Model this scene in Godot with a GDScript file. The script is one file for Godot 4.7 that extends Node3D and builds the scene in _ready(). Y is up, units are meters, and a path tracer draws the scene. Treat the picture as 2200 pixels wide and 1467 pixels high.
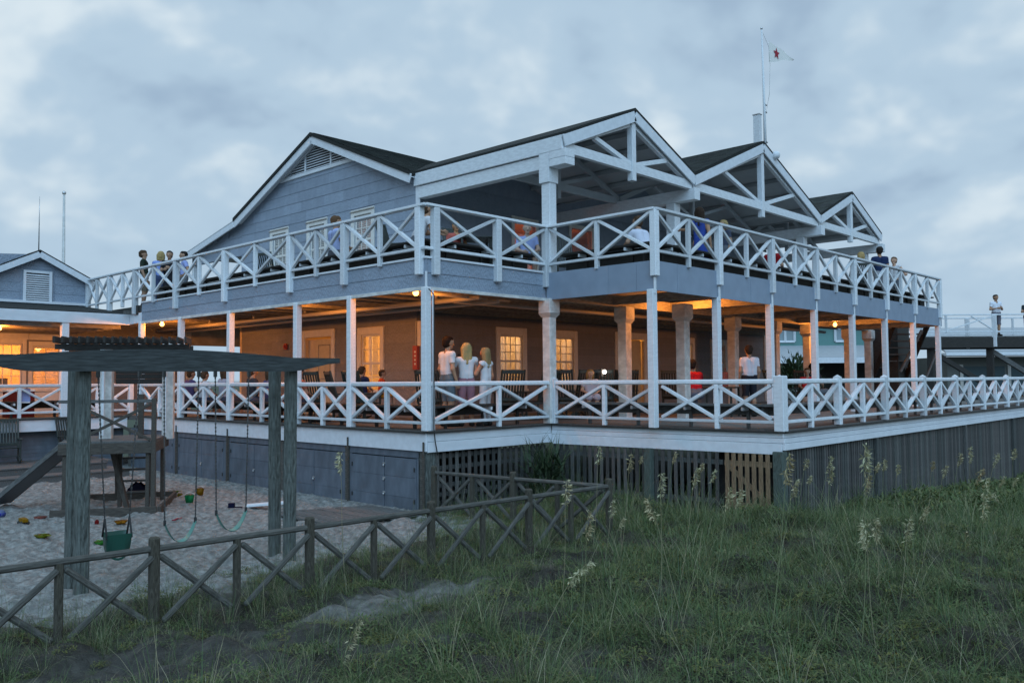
extends Node3D

var M := {}
var rng := RandomNumberGenerator.new()
var taken := {}
var box_cache := {}
var pose_cache := {}
var gn := FastNoiseLite.new()
var fn := FastNoiseLite.new()


# ---------- naming and tagging ----------
func numbered(parent: Node, called: String) -> String:
	var key := str(parent.get_instance_id()) + called
	var k: int = taken.get(key, 0)
	taken[key] = k + 1
	return called if k == 0 else "%s_%03d" % [called, k]


func tag(o: Node, label := "", category := "", group := "", kind := "") -> Node:
	if label: o.set_meta("label", label)
	if category: o.set_meta("category", category)
	if group: o.set_meta("group", group)
	if kind: o.set_meta("kind", kind)
	return o


func thing(called: String, label: String, category: String, at := Vector3.ZERO, turn := 0.0, group := "") -> Node3D:
	var o := Node3D.new()
	o.name = numbered(self, called)
	add_child(o, true)
	o.position = at
	o.rotation.y = turn
	tag(o, label, category, group)
	return o


func put(parent: Node3D, called: String, mesh: Mesh, mat: Material, xf := Transform3D()) -> MeshInstance3D:
	var o := MeshInstance3D.new()
	o.name = numbered(parent, called)
	o.mesh = mesh
	o.material_override = mat
	parent.add_child(o, true)
	o.transform = xf
	return o


# ---------- materials ----------
func lin(r: float, g: float, b: float) -> Color:
	return Color(r, g, b).linear_to_srgb()


func noise_tex(kind: int, freq: float, lo: float, hi: float, oct := 4, sd := 1, size := 256, normal := 0.0) -> NoiseTexture2D:
	var n := FastNoiseLite.new()
	n.noise_type = kind
	n.frequency = freq
	n.fractal_octaves = oct
	n.seed = sd
	var t := NoiseTexture2D.new()
	t.width = size
	t.height = size
	t.seamless = true
	t.noise = n
	if normal > 0.0:
		t.as_normal_map = true
		t.bump_strength = normal
	else:
		var g := Gradient.new()
		g.set_color(0, Color(lo, lo, lo))
		g.set_color(1, Color(hi, hi, hi))
		t.color_ramp = g
	return t


func mat(c: Color, rough := 0.7, tex: Texture2D = null, sc := Vector3.ONE, nrm: Texture2D = null, nsc := 0.5, world := false) -> StandardMaterial3D:
	var m := StandardMaterial3D.new()
	m.albedo_color = c
	m.roughness = rough
	if tex or nrm:
		m.uv1_triplanar = true
		m.uv1_world_triplanar = world
		m.uv1_scale = sc
	if tex: m.albedo_texture = tex
	if nrm:
		m.normal_enabled = true
		m.normal_texture = nrm
		m.normal_scale = nsc
	return m


func make_materials() -> void:
	var paint := noise_tex(FastNoiseLite.TYPE_SIMPLEX_SMOOTH, 0.02, 0.93, 1.0, 5, 3)
	var wear := noise_tex(FastNoiseLite.TYPE_SIMPLEX, 0.03, 0.91, 1.0, 5, 33)
	var grain := noise_tex(FastNoiseLite.TYPE_SIMPLEX_SMOOTH, 0.05, 0.62, 1.0, 4, 5)
	var blot := noise_tex(FastNoiseLite.TYPE_SIMPLEX, 0.02, 0.80, 1.0, 5, 7)
	var fine := noise_tex(FastNoiseLite.TYPE_SIMPLEX, 0.2, 0.35, 1.0, 3, 9)
	var streak := noise_tex(FastNoiseLite.TYPE_SIMPLEX_SMOOTH, 0.035, 0.6, 1.0, 4, 15)
	var grain_n := noise_tex(FastNoiseLite.TYPE_SIMPLEX_SMOOTH, 0.05, 0, 1, 4, 5, 256, 6.0)
	var fine_n := noise_tex(FastNoiseLite.TYPE_SIMPLEX, 0.1, 0, 1, 4, 9, 256, 6.0)
	var along := Vector3(3.0, 3.0, 0.35)
	M.white = mat(lin(0.72, 0.75, 0.78), 0.6, wear, Vector3(2.0, 2.0, 0.6))
	for i in 4: M["rail%d" % i] = mat(lin(0.72, 0.75, 0.78) * [1.0, 0.94, 1.03, 0.89][i], 0.62, wear, Vector3(2.0, 2.0, 0.6) * (1.0 + 0.2 * i))
	M.trim = mat(lin(0.69, 0.72, 0.76), 0.6, paint, Vector3(0.4, 0.9, 0.9))
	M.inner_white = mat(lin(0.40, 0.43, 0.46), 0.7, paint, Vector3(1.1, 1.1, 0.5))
	M.worn_white = mat(lin(0.72, 0.71, 0.68), 0.75, blot, Vector3(0.9, 0.9, 0.5))
	for i in 5:
		var k: float = [1.0, 0.93, 1.06, 0.97, 1.03][i]
		var kk: float = [1.0, 0.62, 1.38, 0.8, 1.12][i]
		M["siding%d" % i] = mat(lin(0.265 * k, 0.315 * k, 0.39 * k), 0.75, paint, Vector3(0.7, 0.35, 0.7), fine_n, 0.25, true)
		M["low_siding%d" % i] = mat(lin(0.22 * k, 0.22 * k, 0.235 * k), 0.75, paint, Vector3(0.7, 0.35, 0.7), fine_n, 0.25, true)
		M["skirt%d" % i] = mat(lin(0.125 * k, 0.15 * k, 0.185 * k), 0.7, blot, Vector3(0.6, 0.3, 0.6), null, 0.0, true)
		M["picket%d" % i] = mat(lin((0.10 + 0.004 * i) * kk, 0.105 * kk, 0.098 * kk), 0.9, grain, Vector3(5, 0.35, 5), grain_n, 0.5)
		M["fence%d" % i] = mat(lin(0.13 * k, 0.125 * k, 0.11 * k), 0.9, grain, along, grain_n, 0.8)
		M["fencepost%d" % i] = mat(lin(0.085 * k, 0.075 * k, 0.055 * k), 0.9, grain, Vector3(6, 0.5, 6), grain_n, 0.8)
		M["deck%d" % i] = mat(lin(0.20 * k, 0.185 * k, 0.17 * k), 0.85, grain, along, grain_n, 0.4)
		M["plank%d" % i] = mat(lin(0.16 * k, 0.16 * k, 0.155 * k), 0.9, grain, along, grain_n, 0.5)
	M.panel = mat(lin(0.25, 0.305, 0.385), 0.7, paint, Vector3(0.4, 0.4, 0.4), null, 0.0, true)
	M.roof = mat(lin(0.036, 0.042, 0.038), 0.95, fine, Vector3(1.3, 1.3, 1.3), fine_n, 1.0, true)
	M.pale_roof = mat(lin(0.40, 0.42, 0.44), 0.6, paint, Vector3(0.5, 0.5, 0.5))
	M.ceiling = mat(lin(0.55, 0.51, 0.46), 0.8, blot, Vector3(0.5, 0.5, 0.5), null, 0.0, true)
	M.dark_ceiling = mat(lin(0.42, 0.44, 0.46), 0.8, paint, Vector3(0.5, 0.5, 0.5), null, 0.0, true)
	M.joist = mat(lin(0.46, 0.42, 0.37), 0.8, grain, along)
	M.pipe = mat(lin(0.38, 0.36, 0.34), 0.5)
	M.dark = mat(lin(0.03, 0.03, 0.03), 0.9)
	M.dark_wood = mat(lin(0.045, 0.04, 0.035), 0.85, grain, along)
	M.chair = mat(lin(0.022, 0.03, 0.026), 0.5)
	M.swing_wood = mat(lin(0.145, 0.162, 0.148), 0.9, streak, Vector3(3.5, 0.30, 3.5), grain_n, 0.8)
	M.swing_beam = mat(lin(0.068, 0.077, 0.077), 0.9, streak, Vector3(0.35, 3, 0.35), grain_n, 0.3)
	M.tower_wood = mat(lin(0.10, 0.085, 0.07), 0.9, grain, along, grain_n, 0.6)
	M.pergola = mat(lin(0.05, 0.045, 0.04), 0.9, grain, along)
	M.gate = mat(lin(0.30, 0.20, 0.115), 0.85, grain, Vector3(5, 0.4, 5), grain_n, 0.5)
	M.green_post = mat(lin(0.11, 0.14, 0.12), 0.9, grain, Vector3(5, 0.4, 5), grain_n, 0.6)
	M.chain = mat(lin(0.12, 0.12, 0.12), 0.45)
	M.chain.metallic = 0.8
	M.metal = mat(lin(0.55, 0.56, 0.57), 0.35)
	M.metal.metallic = 0.85
	M.slide = mat(lin(0.10, 0.12, 0.14), 0.45, paint, Vector3.ONE)
	M.green_plastic = mat(lin(0.015, 0.075, 0.055), 0.4)
	M.belt = mat(lin(0.07, 0.26, 0.22), 0.45)
	M.red = mat(lin(0.35, 0.03, 0.025), 0.5)
	M.cream = mat(lin(0.62, 0.50, 0.34), 0.8)
	M.door = mat(lin(0.60, 0.50, 0.33), 0.6, paint, Vector3.ONE)
	M.blind = mat(lin(0.70, 0.62, 0.48), 0.6)
	M.casing = mat(lin(0.70, 0.68, 0.64), 0.6, paint, Vector3.ONE)
	M.table = mat(lin(0.05, 0.035, 0.028), 0.5, grain, along)
	var glass := StandardMaterial3D.new()
	glass.transparency = BaseMaterial3D.TRANSPARENCY_ALPHA
	glass.albedo_color = Color(0.9, 0.95, 1.0, 0.06)
	glass.roughness = 0.03
	M.glass = glass
	var bulb := StandardMaterial3D.new()
	bulb.emission_enabled = true
	bulb.emission = Color(1.0, 0.72, 0.36)
	bulb.emission_energy_multiplier = 7.0
	M.bulb = bulb
	var flash := StandardMaterial3D.new()
	flash.emission_enabled = true
	flash.emission = Color(1.0, 0.93, 0.85)
	flash.emission_energy_multiplier = 7.0
	M.flash = flash
	M.curtain = mat(lin(0.75, 0.70, 0.60), 0.9)
	M.curtain.backlight_enabled = true
	M.curtain.backlight = Color(0.8, 0.75, 0.65)
	M.teal = mat(lin(0.11, 0.24, 0.225), 0.75, paint, Vector3(0.3, 0.3, 0.3))
	M.concrete = mat(lin(0.26, 0.26, 0.25), 0.9, blot, Vector3(0.4, 0.4, 0.4))
	var sand := StandardMaterial3D.new()
	sand.vertex_color_use_as_albedo = true
	sand.roughness = 0.95
	sand.uv1_triplanar = true
	sand.uv1_world_triplanar = true
	sand.uv1_scale = Vector3(0.7, 0.7, 0.7)
	sand.albedo_texture = noise_tex(FastNoiseLite.TYPE_SIMPLEX, 0.014, 0.55, 1.0, 6, 21, 512)
	sand.normal_enabled = true
	sand.normal_texture = noise_tex(FastNoiseLite.TYPE_SIMPLEX, 0.04, 0, 1, 6, 22, 512, 10.0)
	sand.normal_scale = 1.0
	M.ground = sand
	M.shingle = StandardMaterial3D.new()
	M.shingle.vertex_color_use_as_albedo = true
	M.shingle.roughness = 0.95
	var leaf := StandardMaterial3D.new()
	leaf.vertex_color_use_as_albedo = true
	leaf.roughness = 0.75
	leaf.backlight_enabled = true
	leaf.backlight = Color(0.35, 0.4, 0.25)
	M.leaf = leaf
	M.flag = mat(lin(0.78, 0.76, 0.72), 0.8)
	M.flag.backlight_enabled = true
	M.flag.backlight = Color(0.35, 0.35, 0.35)
	M.star = mat(lin(0.32, 0.012, 0.03), 0.8)


func colored(c: Color, rough := 0.8) -> StandardMaterial3D:
	var key := "c%s%s" % [c.to_html(), rough]
	if not M.has(key):
		M[key] = mat(c, rough)
		M[key].metallic_specular = 0.25
	return M[key]


# ---------- shapes ----------
func cbox(s: Vector3, c := 0.006) -> ArrayMesh:
	var key := "%.3f %.3f %.3f %.4f" % [s.x, s.y, s.z, c]
	if box_cache.has(key): return box_cache[key]
	c = minf(c, minf(s.x, minf(s.y, s.z)) * 0.3)
	var st := SurfaceTool.new()
	st.begin(Mesh.PRIMITIVE_TRIANGLES)
	st.set_smooth_group(-1)
	var h := s * 0.5
	var corner := func(sx: int, sy: int, sz: int, ax: int) -> Vector3:
		var p := Vector3(sx * h.x, sy * h.y, sz * h.z)
		for i in 3:
			if i != ax: p[i] -= signf(p[i]) * c
		return p
	for ax in 3:
		var u := (ax + 1) % 3
		var v := (ax + 2) % 3
		for sg in [-1, 1]:
			var q := []
			for k in [[-1, -1], [1, -1], [1, 1], [-1, 1]]:
				var sn := [0, 0, 0]
				sn[ax] = sg
				sn[u] = k[0]
				sn[v] = k[1]
				q.append(corner.call(sn[0], sn[1], sn[2], ax))
			face(st, q, Vector3(sg if ax == 0 else 0, sg if ax == 1 else 0, sg if ax == 2 else 0))
		for su in [-1, 1]:
			for sv in [-1, 1]:
				var q2 := []
				for k in [[-1, u], [1, u], [1, v], [-1, v]]:
					var sn2 := [0, 0, 0]
					sn2[ax] = k[0]
					sn2[u] = su
					sn2[v] = sv
					q2.append(corner.call(sn2[0], sn2[1], sn2[2], k[1]))
				var nn := Vector3.ZERO
				nn[u] = su
				nn[v] = sv
				face(st, q2, nn)
	for sx in [-1, 1]:
		for sy in [-1, 1]:
			for sz in [-1, 1]:
				face(st, [corner.call(sx, sy, sz, 0), corner.call(sx, sy, sz, 1), corner.call(sx, sy, sz, 2)], Vector3(sx, sy, sz))
	st.generate_normals()
	var m := st.commit()
	box_cache[key] = m
	return m


func face(st: SurfaceTool, q: Array, n: Vector3) -> void:
	var a: Vector3 = q[0]
	var b: Vector3 = q[1]
	var cc: Vector3 = q[2]
	var ccw := (b - a).cross(cc - a).dot(n) > 0.0
	for i in range(1, q.size() - 1):
		st.add_vertex(q[0])
		if ccw:
			st.add_vertex(q[i + 1])
			st.add_vertex(q[i])
		else:
			st.add_vertex(q[i])
			st.add_vertex(q[i + 1])


func block(parent: Node3D, called: String, lo: Vector3, hi: Vector3, m: Material, c := 0.006) -> MeshInstance3D:
	var a := lo.min(hi)
	var b := lo.max(hi)
	return put(parent, called, cbox(b - a, c), m, Transform3D(Basis(), (a + b) * 0.5))


func beam(parent: Node3D, called: String, a: Vector3, b: Vector3, w: float, h: float, m: Material, c := 0.006) -> MeshInstance3D:
	var d := b - a
	var z := d.normalized()
	var up := Vector3.UP if absf(z.y) < 0.99 else Vector3(1, 0, 0)
	var x := up.cross(z).normalized()
	var y := z.cross(x)
	return put(parent, called, cbox(Vector3(w, h, snappedf(d.length(), 0.001)), c), m, Transform3D(Basis(x, y, z), (a + b) * 0.5))


func newst() -> SurfaceTool:
	var st := SurfaceTool.new()
	st.begin(Mesh.PRIMITIVE_TRIANGLES)
	st.set_smooth_group(-1)
	return st


# polygon (convex, in order) pushed along v into a solid
func slab(st: SurfaceTool, poly: Array, v: Vector3) -> void:
	var mid := Vector3.ZERO
	for p in poly: mid += p
	mid /= poly.size()
	var far := []
	for p in poly: far.append(p + v)
	face(st, poly, -v)
	face(st, far, v)
	for i in poly.size():
		var j := (i + 1) % poly.size()
		var e: Vector3 = (poly[i] + poly[j]) * 0.5 - mid
		face(st, [poly[i], poly[j], far[j], far[i]], e - v * (e.dot(v) / v.length_squared()))


func done(st: SurfaceTool) -> ArrayMesh:
	st.generate_normals()
	return st.commit()


func slab_part(parent: Node3D, called: String, poly: Array, v: Vector3, m: Material) -> MeshInstance3D:
	var st := newst()
	slab(st, poly, v)
	return put(parent, called, done(st), m)


func tube(st: SurfaceTool, pts: Array, radii: Array, seg := 8) -> void:
	var rings := []
	for i in pts.size():
		var t: Vector3 = (pts[mini(i + 1, pts.size() - 1)] - pts[maxi(i - 1, 0)]).normalized()
		var up := Vector3.UP if absf(t.y) < 0.95 else Vector3(1, 0, 0)
		var x := up.cross(t).normalized()
		var y := t.cross(x)
		var ring := []
		for k in seg:
			var a := TAU * k / seg
			ring.append(pts[i] + (x * cos(a) + y * sin(a)) * radii[i])
		rings.append(ring)
	for i in rings.size() - 1:
		for k in seg:
			var l := (k + 1) % seg
			var mid: Vector3 = (pts[i] + pts[i + 1]) * 0.5
			face(st, [rings[i][k], rings[i][l], rings[i + 1][l], rings[i + 1][k]], (rings[i][k] + rings[i + 1][l]) * 0.5 - mid)
	face(st, rings[0], pts[0] - pts[1])
	face(st, rings[-1], pts[-1] - pts[-2])


func tube_part(parent: Node3D, called: String, pts: Array, radii: Array, m: Material, seg := 8, smooth := true) -> MeshInstance3D:
	var st := newst()
	if smooth: st.set_smooth_group(1)
	tube(st, pts, radii, seg)
	return put(parent, called, done(st), m)


func ball(r: float, seg := 12) -> SphereMesh:
	var s := SphereMesh.new()
	s.radius = r
	s.height = r * 2
	s.radial_segments = seg
	s.rings = seg / 2
	return s


# horizontal courses of lapped boards on a wall; o = bottom left, u = along the wall, n = outward
func siding(parent: Node3D, called: String, o: Vector3, u: Vector3, n: Vector3, length: float, y0: float, y1: float, course: float, holes: Array, mats: String, piece := 1.2, left_cut = null, right_cut = null) -> void:
	var y := y0
	while y < y1 - 0.02:
		var t := minf(y + course, y1)
		var cuts := [y, t]
		for h in holes:
			for e in [h[2], h[3]]:
				if e > y + 0.015 and e < t - 0.015: cuts.append(e)
		cuts.sort()
		for ci in cuts.size() - 1:
			var a: float = cuts[ci]
			var b: float = cuts[ci + 1]
			var mid := (a + b) * 0.5
			var spans := [[0.0, length]]
			for h in holes:
				if mid > h[2] and mid < h[3]:
					var nx := []
					for s in spans:
						if h[1] <= s[0] or h[0] >= s[1]: nx.append(s)
						else:
							if h[0] > s[0] + 0.02: nx.append([s[0], h[0]])
							if h[1] < s[1] - 0.02: nx.append([h[1], s[1]])
					spans = nx
			for s in spans:
				var p: float = s[0]
				while p < s[1] - 0.001:
					var q := minf(p + piece * rng.randf_range(0.75, 1.25), s[1])
					if s[1] - q < piece * 0.35: q = s[1]
					var pa := p
					var pb := p
					var qa := q - 0.003
					var qb := q - 0.003
					if left_cut != null:
						pa = maxf(p, left_cut.call(a))
						pb = maxf(p, left_cut.call(b))
					if right_cut != null:
						qa = minf(q, right_cut.call(a))
						qb = minf(q, right_cut.call(b))
					if qa > pa + 0.02:
						qb = maxf(qb, pb + 0.005)
						var f0 := lerpf(0.019, 0.008, (a - y) / course)
						var f1 := lerpf(0.019, 0.008, (b - y) / course)
						var P := func(uu: float, yy: float, d: float) -> Vector3: return o + u * uu + Vector3.UP * yy + n * d
						var st := newst()
						var A: Vector3 = P.call(pa, a, f0)
						var B: Vector3 = P.call(qa, a, f0)
						var C: Vector3 = P.call(qb, b - 0.002, f1)
						var D: Vector3 = P.call(pb, b - 0.002, f1)
						var a2: Vector3 = P.call(pa, a, 0.0)
						var b2: Vector3 = P.call(qa, a, 0.0)
						var c2: Vector3 = P.call(qb, b - 0.002, 0.0)
						var d2: Vector3 = P.call(pb, b - 0.002, 0.0)
						face(st, [A, B, C, D], n)
						face(st, [A, B, b2, a2], Vector3.DOWN)
						face(st, [D, C, c2, d2], Vector3.UP)
						face(st, [A, D, d2, a2], -u)
						face(st, [B, C, c2, b2], u)
						put(parent, called, done(st), M[mats + str(rng.randi() % 3)])
					p = q
		y = t


# a flat wall core with rectangular holes
func core(parent: Node3D, called: String, o: Vector3, u: Vector3, n: Vector3, length: float, y0: float, y1: float, thick: float, holes: Array, m: Material) -> void:
	var st := newst()
	var xs := [0.0, length]
	for h in holes:
		xs.append(h[0])
		xs.append(h[1])
	xs.sort()
	for i in xs.size() - 1:
		if xs[i + 1] - xs[i] < 0.001: continue
		var mid: float = (xs[i] + xs[i + 1]) * 0.5
		var ys := [y0, y1]
		for h in holes:
			if mid > h[0] and mid < h[1]:
				ys.append(h[2])
				ys.append(h[3])
		ys.sort()
		for k in range(0, ys.size() - 1, 2):
			if ys[k + 1] - ys[k] < 0.001: continue
			var p = o + u * xs[i] + Vector3.UP * ys[k]
			var w = u * (xs[i + 1] - xs[i])
			var hh = Vector3.UP * (ys[k + 1] - ys[k])
			slab(st, [p, p + w, p + w + hh, p + hh], -n * thick)
	put(parent, called, done(st), m)


# ---------- sky ----------
func sky_image() -> Image:
	var w := 2048
	var h := 1024
	var data := PackedFloat32Array()
	data.resize(w * h * 3)
	var na := FastNoiseLite.new()
	na.noise_type = FastNoiseLite.TYPE_SIMPLEX_SMOOTH
	na.frequency = 1.0
	na.fractal_octaves = 5
	na.fractal_gain = 0.52
	na.seed = 41
	var nb := FastNoiseLite.new()
	nb.noise_type = FastNoiseLite.TYPE_SIMPLEX_SMOOTH
	nb.frequency = 1.0
	nb.fractal_octaves = 2
	nb.seed = 7
	var bright := Color(0.76, 0.875, 0.95)
	var midc := Color(0.49, 0.65, 0.80)
	var dark := Color(0.375, 0.515, 0.675)
	var glow := Vector3(0.50, 0.26, -0.86).normalized()
	var hole := Vector3(0.573, 0.366, -0.733).normalized()
	for j in h:
		var el := PI * (0.5 - (j + 0.5) / h)
		var y := sin(el)
		var c := cos(el)
		for i in w:
			var az := TAU * ((i + 0.5) / w - 0.5)
			var d := Vector3(sin(az) * c, y, -cos(az) * c)
			var o := (j * w + i) * 3
			if y < -0.02:
				data[o] = 0.10
				data[o + 1] = 0.125
				data[o + 2] = 0.14
				continue
			var k := 1.0 / (maxf(y, 0.0) + 0.32)
			var px := d.x * k
			var pz := d.z * k
			var wx := nb.get_noise_2d(px * 0.9, pz * 0.9)
			var wz := nb.get_noise_2d(px * 0.9 + 31.7, pz * 0.9 - 12.3)
			var n := na.get_noise_2d(px * 1.25 + wx * 0.22, pz * 1.25 + wz * 0.22)
			var n2 := na.get_noise_2d(px * 3.1 + wx * 0.4 + 50.0, pz * 3.1 + wz * 0.4)
			var toward := d.dot(glow)
			var v := n * 0.85 + n2 * 0.62 + 0.30 * na.get_noise_2d(px * 8.0 + wx * 0.6, pz * 8.0 - 17.0) + 0.30 * smoothstep(0.55, 1.0, toward) + 0.08
			v -= 0.55 * smoothstep(0.992, 0.9995, d.dot(hole)) * (0.7 + n2)
			v *= lerpf(0.45, 0.88, smoothstep(0.0, 0.3, y))
			var col: Color
			if v > 0.0: col = midc.lerp(bright, smoothstep(0.0, 0.7, v))
			else: col = midc.lerp(dark, smoothstep(0.0, 0.62, -v))
			var side := lerpf(0.92, 1.05, smoothstep(0.60, 1.0, toward))
			data[o] = col.r * side
			data[o + 1] = col.g * side
			data[o + 2] = col.b * side
	return Image.create_from_data(w, h, false, Image.FORMAT_RGBF, data.to_byte_array())


func lamp(at: Vector3, label: String, energy: float, col := Color(1.0, 0.60, 0.24), hang := 0.12) -> void:
	var t := thing("ceiling_lamp", label, "lamp", at, 0.0, "bare warm bulbs under the porch ceilings")
	put(t, "bulb", ball(0.062), M.bulb)
	tube_part(t, "lamp_socket", [Vector3(0, 0.05, 0), Vector3(0, hang, 0)], [0.035, 0.045], M.casing)
	var l := OmniLight3D.new()
	l.name = "light"
	l.light_color = col
	l.light_energy = energy
	l.light_size = 0.05
	l.omni_range = 14.0
	l.omni_attenuation = 2.0
	l.shadow_enabled = true
	t.add_child(l)


func room_lamp(parent: Node3D, at: Vector3, energy: float, col := Color(1.0, 0.66, 0.30)) -> void:
	var b := put(parent, "room_lamp", ball(0.09), M.bulb, Transform3D(Basis(), at))
	var l := OmniLight3D.new()
	l.name = "light"
	l.light_color = col
	l.light_energy = energy
	l.light_size = 0.08
	l.omni_range = 16.0
	l.omni_attenuation = 2.0
	l.shadow_enabled = true
	b.add_child(l)


# a sash window standing in a wall; o = centre of the wall face at y 0, u along, n out; returns nothing
func sash(parent: Node3D, o: Vector3, u: Vector3, n: Vector3, a: float, b: float, y0: float, y1: float, cas: float, cols: int, rows: int, blind := 0.0) -> void:
	var w := put(parent, "window", null, null)
	var P := func(uu: float, yy: float, d: float) -> Vector3: return o + u * uu + Vector3.UP * yy + n * d
	for s in [[a - cas, a], [b, b + cas]]:
		block(w, "casing", P.call(s[0], y0 - 0.06, 0.0), P.call(s[1], y1 + cas * 1.3, 0.045), M.casing)
	block(w, "casing", P.call(a, y1, 0.0), P.call(b, y1 + cas * 1.3, 0.042), M.casing)
	block(w, "sill", P.call(a - cas, y0 - 0.12, 0.0), P.call(b + cas, y0 - 0.06, 0.09), M.casing)
	block(w, "casing", P.call(a, y0 - 0.06, 0.0), P.call(b, y0, 0.04), M.casing)
	var my := (y0 + y1) * 0.5
	for s in [[a, a + 0.05], [b - 0.05, b]]:
		block(w, "sash_stile", P.call(s[0], y0, -0.05), P.call(s[1], y1, -0.015), M.casing)
	for s in [[y0, y0 + 0.06], [my - 0.03, my + 0.03], [y1 - 0.05, y1]]:
		block(w, "sash_rail", P.call(a + 0.05, s[0], -0.052), P.call(b - 0.05, s[1], -0.013), M.casing)
	for half in [[y0 + 0.06, my - 0.03], [my + 0.03, y1 - 0.05]]:
		for i in range(1, cols):
			var x := lerpf(a + 0.05, b - 0.05, float(i) / cols)
			block(w, "glazing_bar", P.call(x - 0.011, half[0], -0.045), P.call(x + 0.011, half[1], -0.020), M.casing, 0.002)
		for i in range(1, rows):
			var yy := lerpf(half[0], half[1], float(i) / rows)
			block(w, "glazing_bar", P.call(a + 0.05, yy - 0.010, -0.044), P.call(b - 0.05, yy + 0.010, -0.021), M.casing, 0.002)
		block(w, "pane", P.call(a + 0.05, half[0], -0.036), P.call(b - 0.05, half[1], -0.031), M.glass, 0.0005)
	if blind > 0.0:
		var yb := y1 - 0.06
		while yb > y1 - (y1 - y0) * blind:
			var c: Vector3 = P.call((a + b) * 0.5, yb, -0.085)
			var size := Vector3(b - a - 0.06, 0.006, 0.045) if absf(u.x) > 0.5 else Vector3(0.045, 0.006, b - a - 0.06)
			var bs := Basis(u, 0.6 if absf(u.x) > 0.5 else -0.6)
			put(w, "blind_slat", cbox(size, 0.001), M.blind, Transform3D(bs, c))
			yb -= 0.052


func rail_run(t: Node3D, a: Vector3, b: Vector3, stations: Array, upper: bool) -> void:
	# stations: [fraction in metres from a, kind] kind "P" post, "m" middle post, "c" porch column standing there
	var d := (b - a).normalized()
	var out := Vector3(-d.z, 0, d.x) if upper else Vector3.ZERO
	var top := 1.05 if upper else 0.93
	var low := 0.20 if upper else 0.15
	if upper:
		beam(t, "top_rail", a + Vector3.UP * (top - 0.03), b + Vector3.UP * (top - 0.03), 0.15, 0.05, M["rail%d" % (rng.randi() % 4)])
	else:
		beam(t, "top_rail", a + Vector3.UP * (top - 0.05), b + Vector3.UP * (top - 0.05), 0.10, 0.092, M["rail%d" % (rng.randi() % 4)], 0.022)
	beam(t, "bottom_rail", a + Vector3.UP * low, b + Vector3.UP * low, 0.07 if upper else 0.085, 0.055, M["rail%d" % (rng.randi() % 4)])
	var th := top - (0.058 if upper else 0.098)
	for i in stations.size():
		var s: float = stations[i][0]
		var p := a + d * s
		var ang := atan2(d.x, d.z)
		var bs := Basis(Vector3.UP, ang)
		match stations[i][1]:
			"P":
				if upper:
					var y0 := -0.30
					put(t, "post", cbox(Vector3(0.14, th - y0, 0.15), 0.012), M["rail%d" % (rng.randi() % 4)], Transform3D(bs, p + Vector3.UP * (th + y0) * 0.5))
				else:
					put(t, "post", cbox(Vector3(0.135, top + 0.02, 0.135), 0.01), M["rail%d" % (rng.randi() % 4)], Transform3D(bs, p + Vector3.UP * (top + 0.02) * 0.5))
					var st := newst()
					var hh := 0.068
					var q := []
					for k in [[-1, -1], [1, -1], [1, 1], [-1, 1]]: q.append(Vector3(k[0] * hh, 0, k[1] * hh))
					for k in 4: face(st, [q[k], q[(k + 1) % 4], Vector3(0, 0.055, 0)], (q[k] + q[(k + 1) % 4]) + Vector3.UP * 0.05)
					put(t, "post_cap", done(st), M["rail%d" % (rng.randi() % 4)], Transform3D(bs, p + Vector3.UP * (top + 0.0205)))
			"m":
				var y1 := -0.03 if upper else 0.0
				put(t, "middle_post", cbox(Vector3(0.09, th - y1, 0.085), 0.008), M["rail%d" % (rng.randi() % 4)], Transform3D(bs, p + Vector3.UP * (th + y1) * 0.5))
	for i in stations.size() - 1:
		var s0: float = stations[i][0] + (0.045 if stations[i][1] == "m" else 0.07)
		var s1: float = stations[i + 1][0] - (0.045 if stations[i + 1][1] == "m" else 0.07)
		if s1 - s0 < 0.3: continue
		var y0 := low + 0.05
		var y1 := th - 0.03
		var dp := 0.075 if upper else 0.09
		var jit := func() -> Vector3: return Vector3.UP * rng.randf_range(-0.014, 0.014)
		beam(t, "brace", a + d * s0 + Vector3.UP * y0 + jit.call(), a + d * s1 + Vector3.UP * y1 + jit.call(), dp, 0.062, M["rail%d" % (rng.randi() % 4)])
		beam(t, "brace", a + d * s0 + Vector3.UP * y1 + jit.call(), a + d * s1 + Vector3.UP * y0 + jit.call(), dp - 0.008, 0.060, M["rail%d" % (rng.randi() % 4)])


func bench(label: String, a: Vector3, b: Vector3, inward: Vector3, m: Material) -> void:
	var t := thing("bench", label, "bench", Vector3.ZERO, 0.0, "long benches along the railings")
	for k in 2:
		beam(t, "seat_board", a + Vector3.UP * 0.44 + inward * (0.12 + k * 0.17), b + Vector3.UP * 0.44 + inward * (0.12 + k * 0.17), 0.155, 0.045, m)
	var ap := 0.32 if a.y > 3.0 else 0.16
	beam(t, "apron_board", a + Vector3.UP * (0.41 - ap * 0.5) + inward * 0.36, b + Vector3.UP * (0.41 - ap * 0.5) + inward * 0.36, 0.035, ap, m)
	var n := int((b - a).length() / 1.25) + 1
	for i in n:
		var p := a.lerp(b, (i + 0.5) / n)
		beam(t, "leg", p + inward * 0.32, p + inward * 0.32 + Vector3.UP * 0.415, 0.06, 0.06, m)
		beam(t, "bracket", p + inward * 0.055 + Vector3.UP * 0.375, p + inward * 0.34 + Vector3.UP * 0.375, 0.05, 0.07, M.white)


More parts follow.
